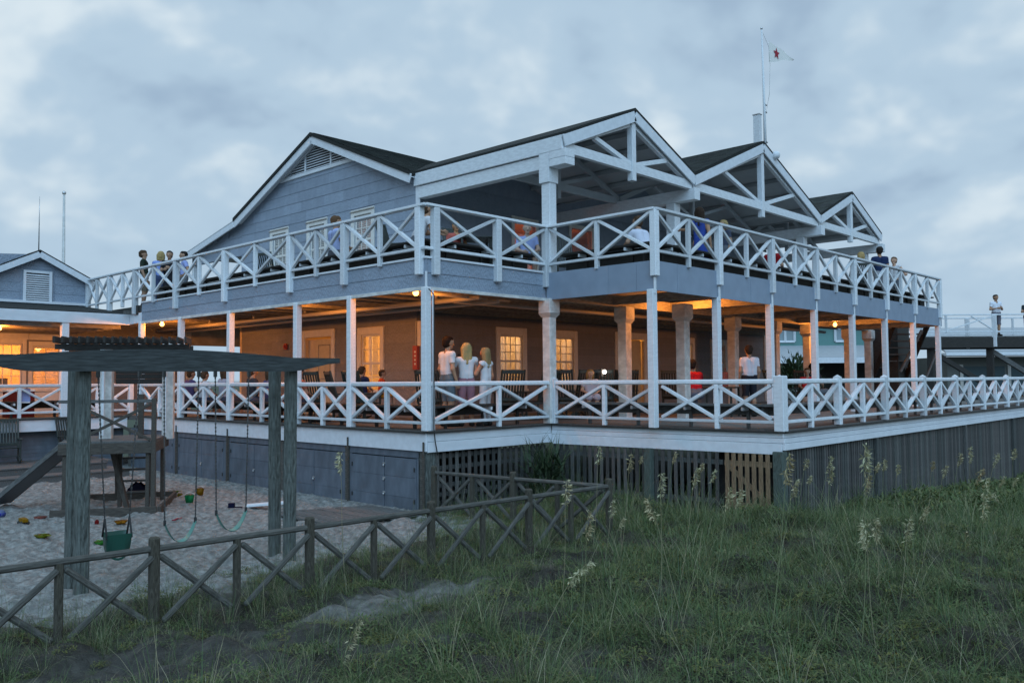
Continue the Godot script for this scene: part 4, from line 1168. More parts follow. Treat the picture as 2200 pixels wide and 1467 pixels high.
	beam(lb, "eave", Q.call(-1, 4.62, 0.2), Q.call(30, 4.62, 0.2), 2.2, 0.18, M.trim)
	slab_part(lb, "roof", [Q.call(-1, 4.72, -0.8), Q.call(30, 4.72, -0.8), Q.call(30, 6.4, 4), Q.call(-1, 6.4, 4)], Vector3.UP * 0.1, M.pale_roof)
	for i in 9:
		var w := put(lb, "window", null, null)
		slab_part(w, "pane", [Q.call(1 + i * 3.0, 1.3, 0.96), Q.call(3.6 + i * 3.0, 1.3, 0.96), Q.call(3.6 + i * 3.0, 3.9, 0.96), Q.call(1 + i * 3.0, 3.9, 0.96)], fw * 0.02, colored(lin(0.06, 0.09, 0.10), 0.15))
		beam(w, "mullion", Q.call(0.85 + i * 3.0, 1.2, 0.9), Q.call(0.85 + i * 3.0, 4.0, 0.9), 0.16, 0.12, M.casing)
		beam(w, "sill", Q.call(0.9 + i * 3.0, 1.22, 0.9), Q.call(3.7 + i * 3.0, 1.22, 0.9), 0.14, 0.10, M.casing)
	var carcols := [lin(0.03, 0.05, 0.16), lin(0.25, 0.26, 0.28)]
	for i in 2:
		var q: Vector3 = Q.call(4.2 + i * 5.0, 0.0, -5.0)
		var c := thing("parked_car", ["blue parked car behind the walkway bridge railings", "silver parked car right of the blue one beyond the bridge"][i], "car", q, atan2(rt.x, rt.z), "cars parked by the low building")
		car(c, carcols[i])


func car(t: Node3D, col: Color) -> void:
	var paint := colored(col, 0.3)
	var prof := [Vector2(-2.1, 0.35), Vector2(-2.15, 0.75), Vector2(-1.9, 0.95), Vector2(-1.2, 1.0), Vector2(1.2, 0.98), Vector2(2.0, 0.85), Vector2(2.15, 0.6), Vector2(2.1, 0.35)]
	var poly := []
	for v in prof: poly.append(Vector3(-0.86, v.y, v.x))
	slab_part(t, "body", poly, Vector3(1.72, 0, 0), paint)
	var cab := []
	for v in [Vector2(-1.7, 0.97), Vector2(-1.1, 1.43), Vector2(0.3, 1.45), Vector2(1.15, 0.97)]: cab.append(Vector3(-0.74, v.y, v.x))
	slab_part(t, "cabin_glass", cab, Vector3(1.48, 0, 0), colored(lin(0.03, 0.035, 0.04), 0.1))
	block(t, "roof", Vector3(-0.72, 1.43, -1.1), Vector3(0.72, 1.48, 0.3), paint)
	for z in [-1.35, 1.35]:
		for x in [-0.8, 0.8]:
			var w := put(t, "wheel", null, null, Transform3D(Basis(Vector3(0, 0, 1), PI * 0.5), Vector3(x, 0.33, z)))
			var cy := CylinderMesh.new()
			cy.top_radius = 0.33
			cy.bottom_radius = 0.33
			cy.height = 0.22
			put(w, "tyre", cy, M.dark)
			var c2 := CylinderMesh.new()
			c2.top_radius = 0.2
			c2.bottom_radius = 0.2
			c2.height = 0.24
			put(w, "rim", c2, M.metal)
	for x in [-0.6, 0.6]:
		put(t, "headlight", ball(0.1, 8), M.metal, Transform3D(Basis(), Vector3(x, 0.7, 2.08)))


# ---------- terrain and plants ----------
func gh(x: float, z: float) -> float:
	var y := -0.055 * clampf(x - 3.0, 0.0, 15.0)
	var m := grassy(x, z)
	y += m * (0.16 * gn.get_noise_2d(x * 0.55, z * 0.55) + 0.10 * gn.get_noise_2d(x * 1.7, z * 1.7))
	y += 0.16 * smoothstep(4.0, 8.0, z) * smoothstep(-3.0, 2.0, 4.0 - x)
	if z < 3.6 and x < -0.1: y += (1.0 - m) * (0.04 * fn.get_noise_2d(x * 1.1, z * 1.1) + 0.075 * (fn.get_noise_2d(x * 2.4, z * 2.4) + 0.28 * fn.get_noise_2d(x * 6.0, z * 6.0)) * smoothstep(-14.0, -9.0, z))
	return y


func grassy(x: float, z: float) -> float:
	if x > 0.2: return smoothstep(-1.0, 0.4, z) if x < 3.6 else 1.0
	return smoothstep(2.25, 2.95, z + 0.25 * gn.get_noise_2d(x * 1.3, 3.0) + 0.35 * smoothstep(-6.0, -3.0, x))


func bare(x: float, z: float) -> float:
	# thin spots where sand shows between the grass
	var b := 0.75 * smoothstep(0.10, 0.5, gn.get_noise_2d(x * 0.8 + 40.0, z * 0.8 - 11.0) + 0.35 * fn.get_noise_2d(x * 2.2, z * 2.2)) * smoothstep(-2.0, -5.0, x)
	b = maxf(b, 0.68 * (1.0 - smoothstep(0.5, 1.25, Vector2((x + 7.3) / 1.7, (z - 5.0) / 1.15).length() + 0.45 * gn.get_noise_2d(x * 2.2, z * 2.2))))
	return b


func sandy(x: float, z: float) -> float:
	# the pale bare patch in front of the fence
	return 1.0 - smoothstep(0.45, 1.0, Vector2((x + 4.3) * 0.62, (z - 4.62) * 1.5).length() + 0.35 * gn.get_noise_2d(x * 3.0, z * 3.0))


func ground_patch(called: String, x0: float, x1: float, z0: float, z1: float, step: float, label: String) -> void:
	var nx := int(ceil((x1 - x0) / step)) + 1
	var nz := int(ceil((z1 - z0) / step)) + 1
	var sx := (x1 - x0) / (nx - 1)
	var sz := (z1 - z0) / (nz - 1)
	var v := PackedVector3Array()
	var n := PackedVector3Array()
	var c := PackedColorArray()
	var idx := PackedInt32Array()
	for j in nz:
		for i in nx:
			var x := x0 + i * sx
			var z := z0 + j * sz
			var y := gh(x, z)
			v.append(Vector3(x, y, z))
			n.append(Vector3(y - gh(x + step, z), step, y - gh(x, z + step)).normalized())
			var m := grassy(x, z)
			var b := bare(x, z)
			var sand := Color(0.375, 0.375, 0.355)
			var soil := Color(0.055, 0.050, 0.038).lerp(Color(0.095, 0.09, 0.078), b)
			c.append(sand.lerp(soil.lerp(Color(0.24, 0.235, 0.215), sandy(x, z)), m))
	for j in nz - 1:
		for i in nx - 1:
			var a := j * nx + i
			idx.append_array(PackedInt32Array([a, a + 1, a + nx, a + 1, a + nx + 1, a + nx]))
	var arr := []
	arr.resize(Mesh.ARRAY_MAX)
	arr[Mesh.ARRAY_VERTEX] = v
	arr[Mesh.ARRAY_NORMAL] = n
	arr[Mesh.ARRAY_COLOR] = c
	arr[Mesh.ARRAY_INDEX] = idx
	var me := ArrayMesh.new()
	me.add_surface_from_arrays(Mesh.PRIMITIVE_TRIANGLES, arr)
	var o := put(self, called, me, M.ground)
	tag(o, label, "ground", "", "structure")


func blade(st: SurfaceTool, base: Vector3, dir: Vector3, length: float, w: float, bend: float, c: Color, segs := 4) -> void:
	var side := dir.cross(Vector3.UP).normalized()
	if side.length() < 0.1: side = Vector3(1, 0, 0)
	var prev_l := base - side * w * 0.5
	var prev_r := base + side * w * 0.5
	var p := base
	var t := dir.normalized()
	for i in segs:
		t = (t + Vector3(dir.x, -0.55, dir.z) * bend / segs).normalized()
		p += t * length / segs
		var ww := w * (1.0 - float(i + 1) / segs) * 0.5 + 0.0006
		var l := p - side * ww
		var r := p + side * ww
		var cc := c.lerp(c * 1.35, float(i) / segs)
		for q in [prev_l, prev_r, r, prev_l, r, l]:
			st.set_color(cc)
			st.add_vertex(q)
		prev_l = l
		prev_r = r


func tuft(blades: int, lmin: float, lmax: float, spread: float, bend: float, cols: Array, w := 0.0045) -> ArrayMesh:
	var st := SurfaceTool.new()
	st.begin(Mesh.PRIMITIVE_TRIANGLES)
	for i in blades:
		var a := rng.randf() * TAU
		var r := spread * sqrt(rng.randf())
		var lean := rng.randf_range(0.08, 0.75)
		var dir := Vector3(cos(a + rng.randf_range(-0.8, 0.8)) * lean, 1.0, sin(a + rng.randf_range(-0.8, 0.8)) * lean)
		blade(st, Vector3(cos(a) * r, -0.03, sin(a) * r), dir.normalized(), rng.randf_range(lmin, lmax), w * rng.randf_range(0.7, 1.3), bend * rng.randf_range(0.4, 1.6), cols[rng.randi() % cols.size()])
	return st.commit()


func leafy(leaves: int, rad: float, hgt: float, cols: Array) -> ArrayMesh:
	var st := SurfaceTool.new()
	st.begin(Mesh.PRIMITIVE_TRIANGLES)
	for i in leaves:
		var a := rng.randf() * TAU
		var r := rad * sqrt(rng.randf())
		var p := Vector3(cos(a) * r, rng.randf() * hgt * (1.0 - 0.6 * r / rad), sin(a) * r)
		var d := Vector3(rng.randf_range(-1, 1), rng.randf_range(-0.1, 0.9), rng.randf_range(-1, 1)).normalized()
		blade(st, p, d, rng.randf_range(0.025, 0.06), rng.randf_range(0.012, 0.022), 0.5, cols[rng.randi() % cols.size()], 2)
	return st.commit()


func scatter(called: String, label: String, mesh: Mesh, places: Array, cat := "grass") -> void:
	var mm := MultiMesh.new()
	mm.transform_format = MultiMesh.TRANSFORM_3D
	mm.mesh = mesh
	mm.instance_count = places.size()
	for i in places.size(): mm.set_instance_transform(i, places[i])
	var o := MultiMeshInstance3D.new()
	o.name = numbered(self, called)
	o.multimesh = mm
	o.material_override = M.leaf
	add_child(o, true)
	tag(o, label, cat, "", "stuff")


func in_view(x: float, z: float, pad := 1.0) -> bool:
	var dx := x + 10.45
	var dz := z - 12.14
	var depth := dx * 0.7253 - dz * 0.6885
	var side := dx * 0.6885 + dz * 0.7253
	return depth > 3.0 and absf(side) < depth * 0.62 + pad


func build_plants() -> void:
	var greens := [Color(0.052, 0.085, 0.024), Color(0.068, 0.104, 0.029), Color(0.045, 0.080, 0.030), Color(0.082, 0.112, 0.034), Color(0.135, 0.145, 0.06)]
	var yellow := [Color(0.15, 0.145, 0.035), Color(0.095, 0.11, 0.030), Color(0.06, 0.08, 0.030)]
	var dry := [Color(0.22, 0.19, 0.11), Color(0.16, 0.16, 0.085), Color(0.11, 0.13, 0.07), Color(0.27, 0.25, 0.16)]
	var kinds := []
	for i in 3: kinds.append(["dune_grass", ["long arching dark green dune grass across the foreground", "shorter dark green dune grass filling the foreground", "blue green dune grass with drooping tips"][i], tuft(36, 0.10 + 0.03 * i, 0.30 + 0.08 * i, 0.10 + 0.02 * i, 1.5 + 0.4 * i, greens), []])
	kinds.append(["dry_grass", "dry straw coloured grass blades among the green dune grass", tuft(22, 0.12, 0.34, 0.10, 1.9, dry), []])
	kinds.append(["ground_cover", "low yellow green leafy ground cover between the grass", leafy(130, 0.17, 0.13, yellow), []])
	kinds.append(["ground_cover", "dark green leafy weeds low in the grass", leafy(120, 0.18, 0.15, greens), []])
	kinds.append(["tall_grass", "tall arching wispy grass clumps standing out of the dune grass", tuft(26, 0.35, 0.75, 0.09, 1.7, greens + dry, 0.0042), []])
	kinds.append(["dead_stalks", "brown dead stalks and litter low between the grass", tuft(30, 0.06, 0.22, 0.14, 2.2, [Color(0.07, 0.058, 0.042), Color(0.12, 0.10, 0.075), Color(0.05, 0.045, 0.032), Color(0.07, 0.085, 0.04)], 0.004), []])
	var step := 0.125
	var x := -10.0
	while x < 30.0:
		var z := -0.5
		while z < 11.5:
			var px := x + rng.randf_range(-0.08, 0.08)
			var pz := z + rng.randf_range(-0.08, 0.08)
			z += step
			if not in_view(px, pz, 0.6): continue
			if px > 3.3 and pz < (0.2 + 4.95 * clampf((px - 3.3) / 0.5, 0.0, 1.0)): continue
			if px < 3.6 and pz < 0.15: continue
			if px < -0.05 and pz < 1.9 and not (px > -1.4 and pz > 0.2 and px > -1.4 + (2.0 - pz) * 0.4): continue
			var g := grassy(px, pz)
			if px < 0.05 and pz < 2.3: g = 0.22 + 0.5 * smoothstep(-1.5, 0.0, px)
			if rng.randf() > g: continue
			var b := bare(px, pz)
			if rng.randf() < sandy(px, pz) * 0.9: continue
			var litter := rng.randf() < b * 0.9
			if litter and rng.randf() < 0.45: continue
			var far := Vector2(px + 10.45, pz - 12.14).length()
			if far > 16 and rng.randf() < 0.35: continue
			var f := gn.get_noise_2d(px * 0.8 - 20.0, pz * 0.8 + 33.0)
			var k := 0
			var u := rng.randf()
			if u < 0.55: k = 0 if f > 0.15 else (1 if f > -0.2 else 2)
			elif u < 0.67 + 0.1 * maxf(f, 0.0): k = 3
			elif u < 0.9: k = 4 if gn.get_noise_2d(px * 1.1 + 9.0, pz * 1.1) > -0.08 else 5
			else: k = 5
			var f2 := gn.get_noise_2d(px * 0.9 + 71.0, pz * 0.9 - 52.0)
			if f2 > 0.12 and rng.randf() < 0.75: k = 7
			if litter: k = 7 if rng.randf() < 0.85 else 3
			elif rng.randf() < (0.10 if f2 < -0.2 else 0.03) + (0.30 if pz > 2.6 and pz < 4.3 and px < 0.5 else 0.0): k = 6
			if px > 7.0 and pz < 7.2 and rng.randf() < 0.45: k = 5 if rng.randf() < 0.6 else 4
			var s := rng.randf_range(0.65, 1.25) * (1.9 if px > 7.0 and pz < 7.2 and k > 3 and k < 6 else 1.0) * (0.72 if px < 0.3 and pz < 5.0 else 1.0) * (1.0 - 0.45 * b)
			if px > 2.5: s *= 1.15
			var bs := Basis(Vector3.UP, rng.randf() * TAU) * Basis.from_scale(Vector3(s, s * rng.randf_range(0.8, 1.15), s))
			kinds[k][3].append(Transform3D(bs, Vector3(px, gh(px, pz), pz)))
		x += step
	var total := 0
	for k in kinds:
		total += k[3].size()
		scatter(k[0], k[1], k[2], k[3])
	print("tufts ", total)
	# palmetto under the deck edge
	var pl := thing("palmetto", "dark spiky palmetto clump in the corner under the deck edge", "shrub", Vector3(2.45, 0.0, 0.85))
	for i in 100:
		var a := rng.randf() * TAU
		var st := SurfaceTool.new()
		st.begin(Mesh.PRIMITIVE_TRIANGLES)
		var lean := rng.randf_range(0.1, 0.9)
		var root := Vector3(rng.randf_range(-0.4, 0.4), rng.randf_range(0.1, 0.75), rng.randf_range(-0.25, 0.25))
		for k in 3: blade(st, root, Vector3(cos(a + k * 0.12) * lean, 1.0, sin(a + k * 0.12) * lean).normalized(), rng.randf_range(0.6, 1.0), 0.04, rng.randf_range(1.0, 2.2), [Color(0.035, 0.058, 0.024), Color(0.022, 0.038, 0.018)][k % 2], 7)
		put(pl, "frond", st.commit(), M.leaf)
	# shrubs beyond the porch
	var bushes := [[26.2, -5.0, 1.5, 4.5, "rounded dark green shrub beyond the far end of the porch"], [33.0, -4.6, 1.3, 2.6, "small dark shrub by the far stair beyond the porch"], [31.5, -7.5, 1.6, 2.2, "low leafy shrub in front of the teal house"]]
	for q in bushes:
		var bt := thing("shrub", q[4], "shrub", Vector3(q[0], -0.8, q[1]), 0, "shrubs beyond the porch")
		var st := SurfaceTool.new()
		st.begin(Mesh.PRIMITIVE_TRIANGLES)
		for i in 2600:
			var d := Vector3(rng.randfn(), rng.randfn(), rng.randfn()).normalized()
			var rr := pow(rng.randf(), 0.25) * (0.86 + 0.2 * gn.get_noise_3d(d.x * 3.0, d.y * 3.0, d.z * 3.0))
			var p := Vector3(d.x * q[2] * rr, q[3] * 0.5 + d.y * q[3] * 0.5 * rr, d.z * q[2] * rr)
			blade(st, p, (d + Vector3(0, 0.6, 0)).normalized(), 0.22, 0.10, 0.6, [Color(0.035, 0.07, 0.03), Color(0.05, 0.085, 0.035), Color(0.025, 0.05, 0.025)][rng.randi() % 3], 2)
		put(bt, "foliage", st.commit(), M.leaf)
		tube_part(bt, "stem", [Vector3(0, -0.2, 0), Vector3(0.05, q[3] * 0.5, 0)], [0.08, 0.05], M.tower_wood, 6)


func sea_oat(row: Array, label: String) -> void:
	var base := Vector3(row[0], gh(row[0], row[1]) - 0.02, row[1])
	var tip := Vector3(row[2], row[3], row[4])
	var hl: float = row[5]
	var t := thing("sea_oat", label, "sea oats", base, 0.0, "sea oats standing in the dune grass")
	var e := tip - base
	var pts := []
	var side := Vector3(e.x, 0, e.z)
	var n := 12
	for i in n + 1:
		var f := float(i) / n
		var droop := maxf(0.0, f - 0.72) * maxf(0.0, f - 0.72) * 1.1
		pts.append(e * f + Vector3(0, 0.12 * sin(f * PI) * minf(1.0, side.length() * 2.0), 0) + side.normalized() * 0.015 * sin(f * 5.0) + Vector3(0, -droop * 0.3, 0))
	var rad := []
	for i in n + 1: rad.append(lerpf(0.0040, 0.0018, float(i) / n))
	var stem_c: Color = [lin(0.17, 0.19, 0.10), lin(0.23, 0.21, 0.13)][rng.randi() % 2]
	tube_part(t, "stem", pts, rad, colored(stem_c), 5)
	var st := SurfaceTool.new()
	st.begin(Mesh.PRIMITIVE_TRIANGLES)
	var straw := Color(0.46, 0.44, 0.28).lerp(Color(0.34, 0.26, 0.14), rng.randf() * 0.8)
	var total := e.length()
	var cnt := int(60 + hl * 110)
	for i in cnt:
		var f := 1.0 - hl / total * float(i) / cnt
		var k := clampf(f * n, 0.0, n - 0.001)
		var p: Vector3 = pts[int(k)].lerp(pts[int(k) + 1], k - int(k))
		var a := rng.randf() * TAU
		var wide := 0.35 + 0.65 * sin(PI * clampf(float(i) / cnt, 0.05, 0.95))
		var d := Vector3(cos(a) * 0.6, rng.randf_range(-1.1, 0.3), sin(a) * 0.6) + side.normalized() * rng.randf_range(0.2, 0.7)
		d = d.normalized()
		var l := rng.randf_range(0.034, 0.062) * (0.6 + 0.6 * wide)
		var w := rng.randf_range(0.011, 0.018)
		var root := p + d * 0.012 * wide * rng.randf_range(0.2, 2.2)
		var sd := d.cross(Vector3(rng.randf(), rng.randf(), rng.randf())).normalized() * w * 0.5
		var mid := root + d * l * 0.5
		var c := straw * rng.randf_range(0.7, 1.25)
		for q in [root, mid + sd, root + d * l, root, root + d * l, mid - sd]:
			st.set_color(c)
			st.add_vertex(q)
	put(t, "seed_head", st.commit(), M.leaf)
	var lv := SurfaceTool.new()
	lv.begin(Mesh.PRIMITIVE_TRIANGLES)
	for i in 5:
		var a := rng.randf() * TAU
		blade(lv, Vector3(0, 0.02 + 0.05 * i, 0), Vector3(cos(a) * 0.5, 1, sin(a) * 0.5).normalized(), rng.randf_range(0.3, 0.6), 0.006, 1.6, Color(0.05, 0.075, 0.04))
	put(t, "leaves", lv.commit(), M.leaf)


# ---------- the playground ----------
func build_playground() -> void:
	# swing frame
	var FL := Vector3(-6.68, 0, 1.66)
	var FR := Vector3(-4.09, 0, 1.92)
	var u := (FR - FL).normalized()
	var back := Vector3(0.10, 0, -0.56)
	var t := thing("swing_frame", "weathered timber swing frame on four thick posts with long tapered cross beams", "swing frame")
	for p in [FL, FR, FL + back, FR + back]:
		put(t, "post", cbox(Vector3(0.14, 2.85, 0.14), 0.02), M.swing_wood, Transform3D(Basis(Vector3.UP, 0.1) * Basis(Vector3.FORWARD, rng.randf_range(-0.006, 0.006)), p + Vector3.UP * 1.19))
	for k in 2:
		var o = FL + back * k + (Vector3(-back.x, 0, -back.z).normalized() * 0.14) * (1 if k == 0 else -0.3)
		var s0 := -1.30 if k == 0 else -0.75
		var s1 := 3.27 if k == 0 else 3.0
		var st := newst()
		var n := 24
		var prev := []
		for i in n + 1:
			var s := lerpf(s0, s1, float(i) / n)
			var ends := minf(s - s0, s1 - s)
			var thick := lerpf(0.065, 0.185, smoothstep(0.0, 0.75, ends))
			var top := 2.775 - (0.012 if k == 0 else 0.0) + (0.10 * sin(PI * float(i) / n) if k == 1 else 0.0)
			var c = o + u * s
			var w := back.normalized() * 0.055
			var ring := [c + Vector3.UP * top - w, c + Vector3.UP * top + w, c + Vector3.UP * (top - thick) + w, c + Vector3.UP * (top - thick) - w]
			if i > 0:
				var mid = c + Vector3.UP * (top - thick * 0.5)
				for q in 4: face(st, [prev[q], prev[(q + 1) % 4], ring[(q + 1) % 4], ring[q]], (ring[q] + ring[(q + 1) % 4]) * 0.5 - mid)
			if i == 0: face(st, ring, -u)
			if i == n: face(st, ring, u)
			prev = ring
		put(t, "cross_beam", done(st), M.swing_beam)
	for s in [0.0, 2.6]: beam(t, "tie_beam", FL + u * s + Vector3.UP * 2.68 + back * 0.13, FL + u * s + back * 0.87 + Vector3.UP * 2.68, 0.06, 0.10, M.swing_beam)
	# swings hang from the front beam
	var yb := 2.56
	var mid := FL + back * 0.5
	var hangs := [[0.22, 0.68], [1.0, 1.42], [1.66, 2.10]]
	for i in 3:
		var a: float = hangs[i][0]
		var b: float = hangs[i][1]
		var sw: Node3D
		var c := mid + u * (a + b) * 0.5
		if i == 0: sw = thing("bucket_swing", "dark green bucket swing for toddlers hanging leftmost", "swing", c, 0, "swings under the timber frame")
		else: sw = thing("belt_swing", ["", "green belt swing hanging in the middle", "green belt swing hanging nearest the right posts"][i], "swing", c, 0, "swings under the timber frame")
		var half := u * (b - a) * 0.5
		var ys: float = [0.80, 0.66, 0.72][i]
		for sg in [-1, 1]:
			var top: Vector3 = half * sg * 1.05 + Vector3.UP * yb
			var low: Vector3 = half * sg * (0.62 if i == 0 else 0.92) + Vector3.UP * ys
			tube_part(sw, "chain", [top, low], [0.006, 0.006], M.chain, 5)
			var links := newst()
			var L2 := (top - low).length()
			for q in int(L2 / 0.05):
				var p := top.lerp(low, q * 0.05 / L2)
				tube(links, [p, p + (low - top).normalized() * 0.03], [0.011, 0.011], 5)
			put(sw, "chain_links", done(links), M.chain)
			put(sw, "hook", cbox(Vector3(0.04, 0.10, 0.04)), M.chain, Transform3D(Basis(), top))
			if i == 0:
				for bk in [-0.13, 0.13]: tube_part(sw, "strap", [low, half * sg * 0.62 + Vector3.UP * 0.57 + back.normalized() * bk], [0.012, 0.012], M.dark, 5)
		if i == 0:
			var st := newst()
			st.set_smooth_group(1)
			var hw := half.length() * 0.62
			var pr := []
			for q in 13:
				var ang := PI * q / 12.0
				var x := -cos(ang) * hw
				var y := 0.58 - pow(sin(ang), 0.7) * 0.28
				pr.append([u * x + Vector3.UP * y, back.normalized()])
			for f in [-1, 1]:
				for q in 12:
					if q in [5, 6]:
						var pa: Vector3 = pr[q][0]
						var pb: Vector3 = pr[q + 1][0]
						face(st, [pa + back.normalized() * 0.1 * f, pb + back.normalized() * 0.1 * f, pb + back.normalized() * 0.105 * f + Vector3.UP * 0.03, pa + back.normalized() * 0.105 * f + Vector3.UP * 0.03], back * f)
						face(st, [pa + back.normalized() * 0.115 * f + Vector3.UP * 0.11, pb + back.normalized() * 0.115 * f + Vector3.UP * 0.11, Vector3(pb.x, 0.62, pb.z) + back.normalized() * 0.15 * f, Vector3(pa.x, 0.62, pa.z) + back.normalized() * 0.15 * f], back * f)
						continue
					var a3: Vector3 = pr[q][0]
					var b3: Vector3 = pr[q + 1][0]
					face(st, [a3 + back.normalized() * 0.1 * f, b3 + back.normalized() * 0.1 * f, Vector3(b3.x, 0.62, b3.z) + back.normalized() * 0.15 * f, Vector3(a3.x, 0.62, a3.z) + back.normalized() * 0.15 * f], back * f)
			for q in 12:
				if q in [4, 5, 6, 7]: continue
				face(st, [pr[q][0] - back.normalized() * 0.1, pr[q + 1][0] - back.normalized() * 0.1, pr[q + 1][0] + back.normalized() * 0.1, pr[q][0] + back.normalized() * 0.1], Vector3.DOWN)
			put(sw, "bucket_seat", done(st), M.green_plastic)
		else:
			var st := newst()
			st.set_smooth_group(1)
			var n := 12
			for q in n:
				var pt := func(f: float, w: float) -> Vector3:
					var x := (f - 0.5) * 2.0
					return half * x * 0.92 + Vector3.UP * (ys - 0.24 * (1.0 - pow(absf(x), 2.2))) + back.normalized() * w
				var f0 := float(q) / n
				var f1 := float(q + 1) / n
				var w0 := 0.05 + 0.03 * sin(PI * f0)
				var w1 := 0.05 + 0.03 * sin(PI * f1)
				for o2 in [0.0, -0.008]:
					face(st, [pt.call(f0, -w0) + Vector3.UP * o2, pt.call(f1, -w1) + Vector3.UP * o2, pt.call(f1, w1) + Vector3.UP * o2, pt.call(f0, w0) + Vector3.UP * o2], Vector3.UP if o2 == 0.0 else Vector3.DOWN)
			put(sw, "belt_seat", done(st), M.belt)
			for sg in [-1, 1]: put(sw, "ring", cbox(Vector3(0.03, 0.07, 0.03)), M.dark, Transform3D(Basis(), half * sg * 0.92 + Vector3.UP * (ys + 0.01)))
	# tower with pergola and slide
	var tw := thing("play_tower", "weathered timber play tower with pale pergola posts and a slatted top", "playhouse", Vector3(-3.45, 0, -3.9), -deg_to_rad(32.0))
	# local axes: +x to the right, -z away
	var H := 1.32
	for c in [[-0.07, -0.07], [-1.5, -0.07], [-0.07, -1.95], [-1.5, -1.95], [-0.72, -1.0]]: put(tw, "leg", cbox(Vector3(0.075, H, 0.075), 0.01), M.tower_wood, Transform3D(Basis(), Vector3(c[0], H * 0.5 - 0.06, c[1])))
	put(tw, "corner_post", cbox(Vector3(0.085, 2.3, 0.085), 0.01), M.tower_wood, Transform3D(Basis(), Vector3(0.04, 1.0, 0.0)))
	for i in 12: block(tw, "floor_board", Vector3(-1.6, H, -0.16 - i * 0.165), Vector3(0.02, H + 0.035, -0.16 - i * 0.165 + 0.158), M["plank%d" % (i % 3)], 0.004)
	for e in [[Vector3(-1.6, H - 0.10, 0.0), Vector3(0.02, H - 0.10, 0.0)], [Vector3(0.02, H - 0.101, 0.0), Vector3(0.02, H - 0.101, -2.0)], [Vector3(-1.58, H - 0.101, -0.02), Vector3(-1.58, H - 0.101, -2.0)], [Vector3(-1.6, H - 0.10, -2.0), Vector3(0.02, H - 0.10, -2.0)]]: beam(tw, "floor_beam", e[0], e[1], 0.05, 0.2, M.tower_wood)
	for y in [H + 0.78]: beam(tw, "guard_rail", Vector3(-1.6, y, 0.0), Vector3(0.0, y, 0.0), 0.05, 0.06, M.plank0)
	beam(tw, "guard_brace", Vector3(-1.3, H + 0.05, 0.0), Vector3(-0.02, H + 0.72, 0.0), 0.04, 0.055, M.tower_wood)
	beam(tw, "guard_brace", Vector3(-1.3, H + 0.72, 0.01), Vector3(-0.02, H + 0.05, 0.01), 0.04, 0.055, M.tower_wood)
	put(tw, "guard_post", cbox(Vector3(0.10, 0.9, 0.10), 0.01), M.tower_wood, Transform3D(Basis(), Vector3(-0.30, H + 0.45, -0.7)))
	for c in [[-0.98, -1.0], [0.06, -1.75]]:
		put(tw, "pergola_post", cbox(Vector3(0.22, 2.0, 0.24), 0.012), M.worn_white, Transform3D(Basis(), Vector3(c[0], H + 0.95, c[1])))
	for c in [[-1.0, -0.95], [0.05, -1.55]]: beam(tw, "pergola_strip", Vector3(c[0], H + 0.1, c[1] + 0.2), Vector3(c[0], H + 1.85, c[1] + 0.2), 0.05, 0.05, M.white)
	for z in [-0.3, -1.0]: beam(tw, "pergola_beam", Vector3(-1.75, 3.13, z), Vector3(0.62, 3.13, z), 0.06, 0.10, M.pergola)
	for i in 17: beam(tw, "pergola_slat", Vector3(-1.68 + i * 0.142, 3.25, 0.1), Vector3(-1.68 + i * 0.142, 3.25, -0.75), 0.042, 0.12, M.pergola)
	for i in 4: block(tw, "back_board", Vector3(-1.0, 2.42 + i * 0.105, -1.98), Vector3(0.1, 2.42 + i * 0.105 + 0.10, -1.95), M.dark_wood)
	for i in 5: beam(tw, "ladder_rung", Vector3(-0.95, 0.15 + i * 0.24, -2.15 + i * 0.03), Vector3(-0.35, 0.15 + i * 0.24, -2.15 + i * 0.03), 0.05, 0.045, M.plank1)
	for x in [-0.98, -0.32]: beam(tw, "ladder_stile", Vector3(x, -0.05, -2.2), Vector3(x, 1.25, -2.03), 0.05, 0.08, M.tower_wood)
	beam(tw, "ramp_strut", Vector3(-0.85, 1.15, -0.9), Vector3(-0.55, 0.0, -0.8), 0.08, 0.09, M.tower_wood)
	for e in [[Vector3(-1.7, 0.05, 0.08), Vector3(0.12, 0.05, 0.08)], [Vector3(0.16, 0.05, 0.08), Vector3(0.16, 0.05, -2.2)], [Vector3(-1.7, 0.05, -2.2), Vector3(0.12, 0.05, -2.2)]]: beam(tw, "sandbox_board", e[0], e[1], 0.06, 0.16, M.tower_wood)
	var sl := thing("slide", "dark slide with pale edges running from the play tower down to the left", "slide")
	var s0 := Vector3(-4.75, 1.27, -4.95)
	var s1 := Vector3(-5.12, 0.06, -6.95)
	s0 = Vector3(-4.22, 1.30, -5.52)
	s1 = Vector3(-5.14, 0.06, -6.88)
	var sd := (s1 - s0).normalized()
	var across := sd.cross(Vector3.UP).normalized()
	var nrm := across.cross(sd).normalized()
	slab_part(sl, "bed", [s0 - across * 0.24, s0 + across * 0.24, s1 + across * 0.24, s1 - across * 0.24], nrm * 0.03, M.slide)
	for k in [-1, 1]: beam(sl, "edge", s0 + across * 0.26 * k + nrm * 0.04, s1 + across * 0.26 * k + nrm * 0.04, 0.04, 0.09, M.plank1)
	# toys on the sand
	toy("toy_truck", "yellow toy truck on the sand near the slide end", -5.52, -4.22, Color(0.75, 0.55, 0.05))
	toy("toy_tray", "peach coloured toy tray on the sand", -5.11, -4.66, Color(0.75, 0.42, 0.38))
	toy("toy_shovel", "purple toy shovel lying on the sand", -5.47, -3.59, Color(0.33, 0.28, 0.70))
	toy("toy_ball", "white and blue ball at the left edge of the sand", -5.51, -5.5, Color(0.55, 0.6, 0.8))
	toy("toy_frisbee", "yellow green toy disc on the sand", -5.77, -2.51, Color(0.62, 0.65, 0.12))
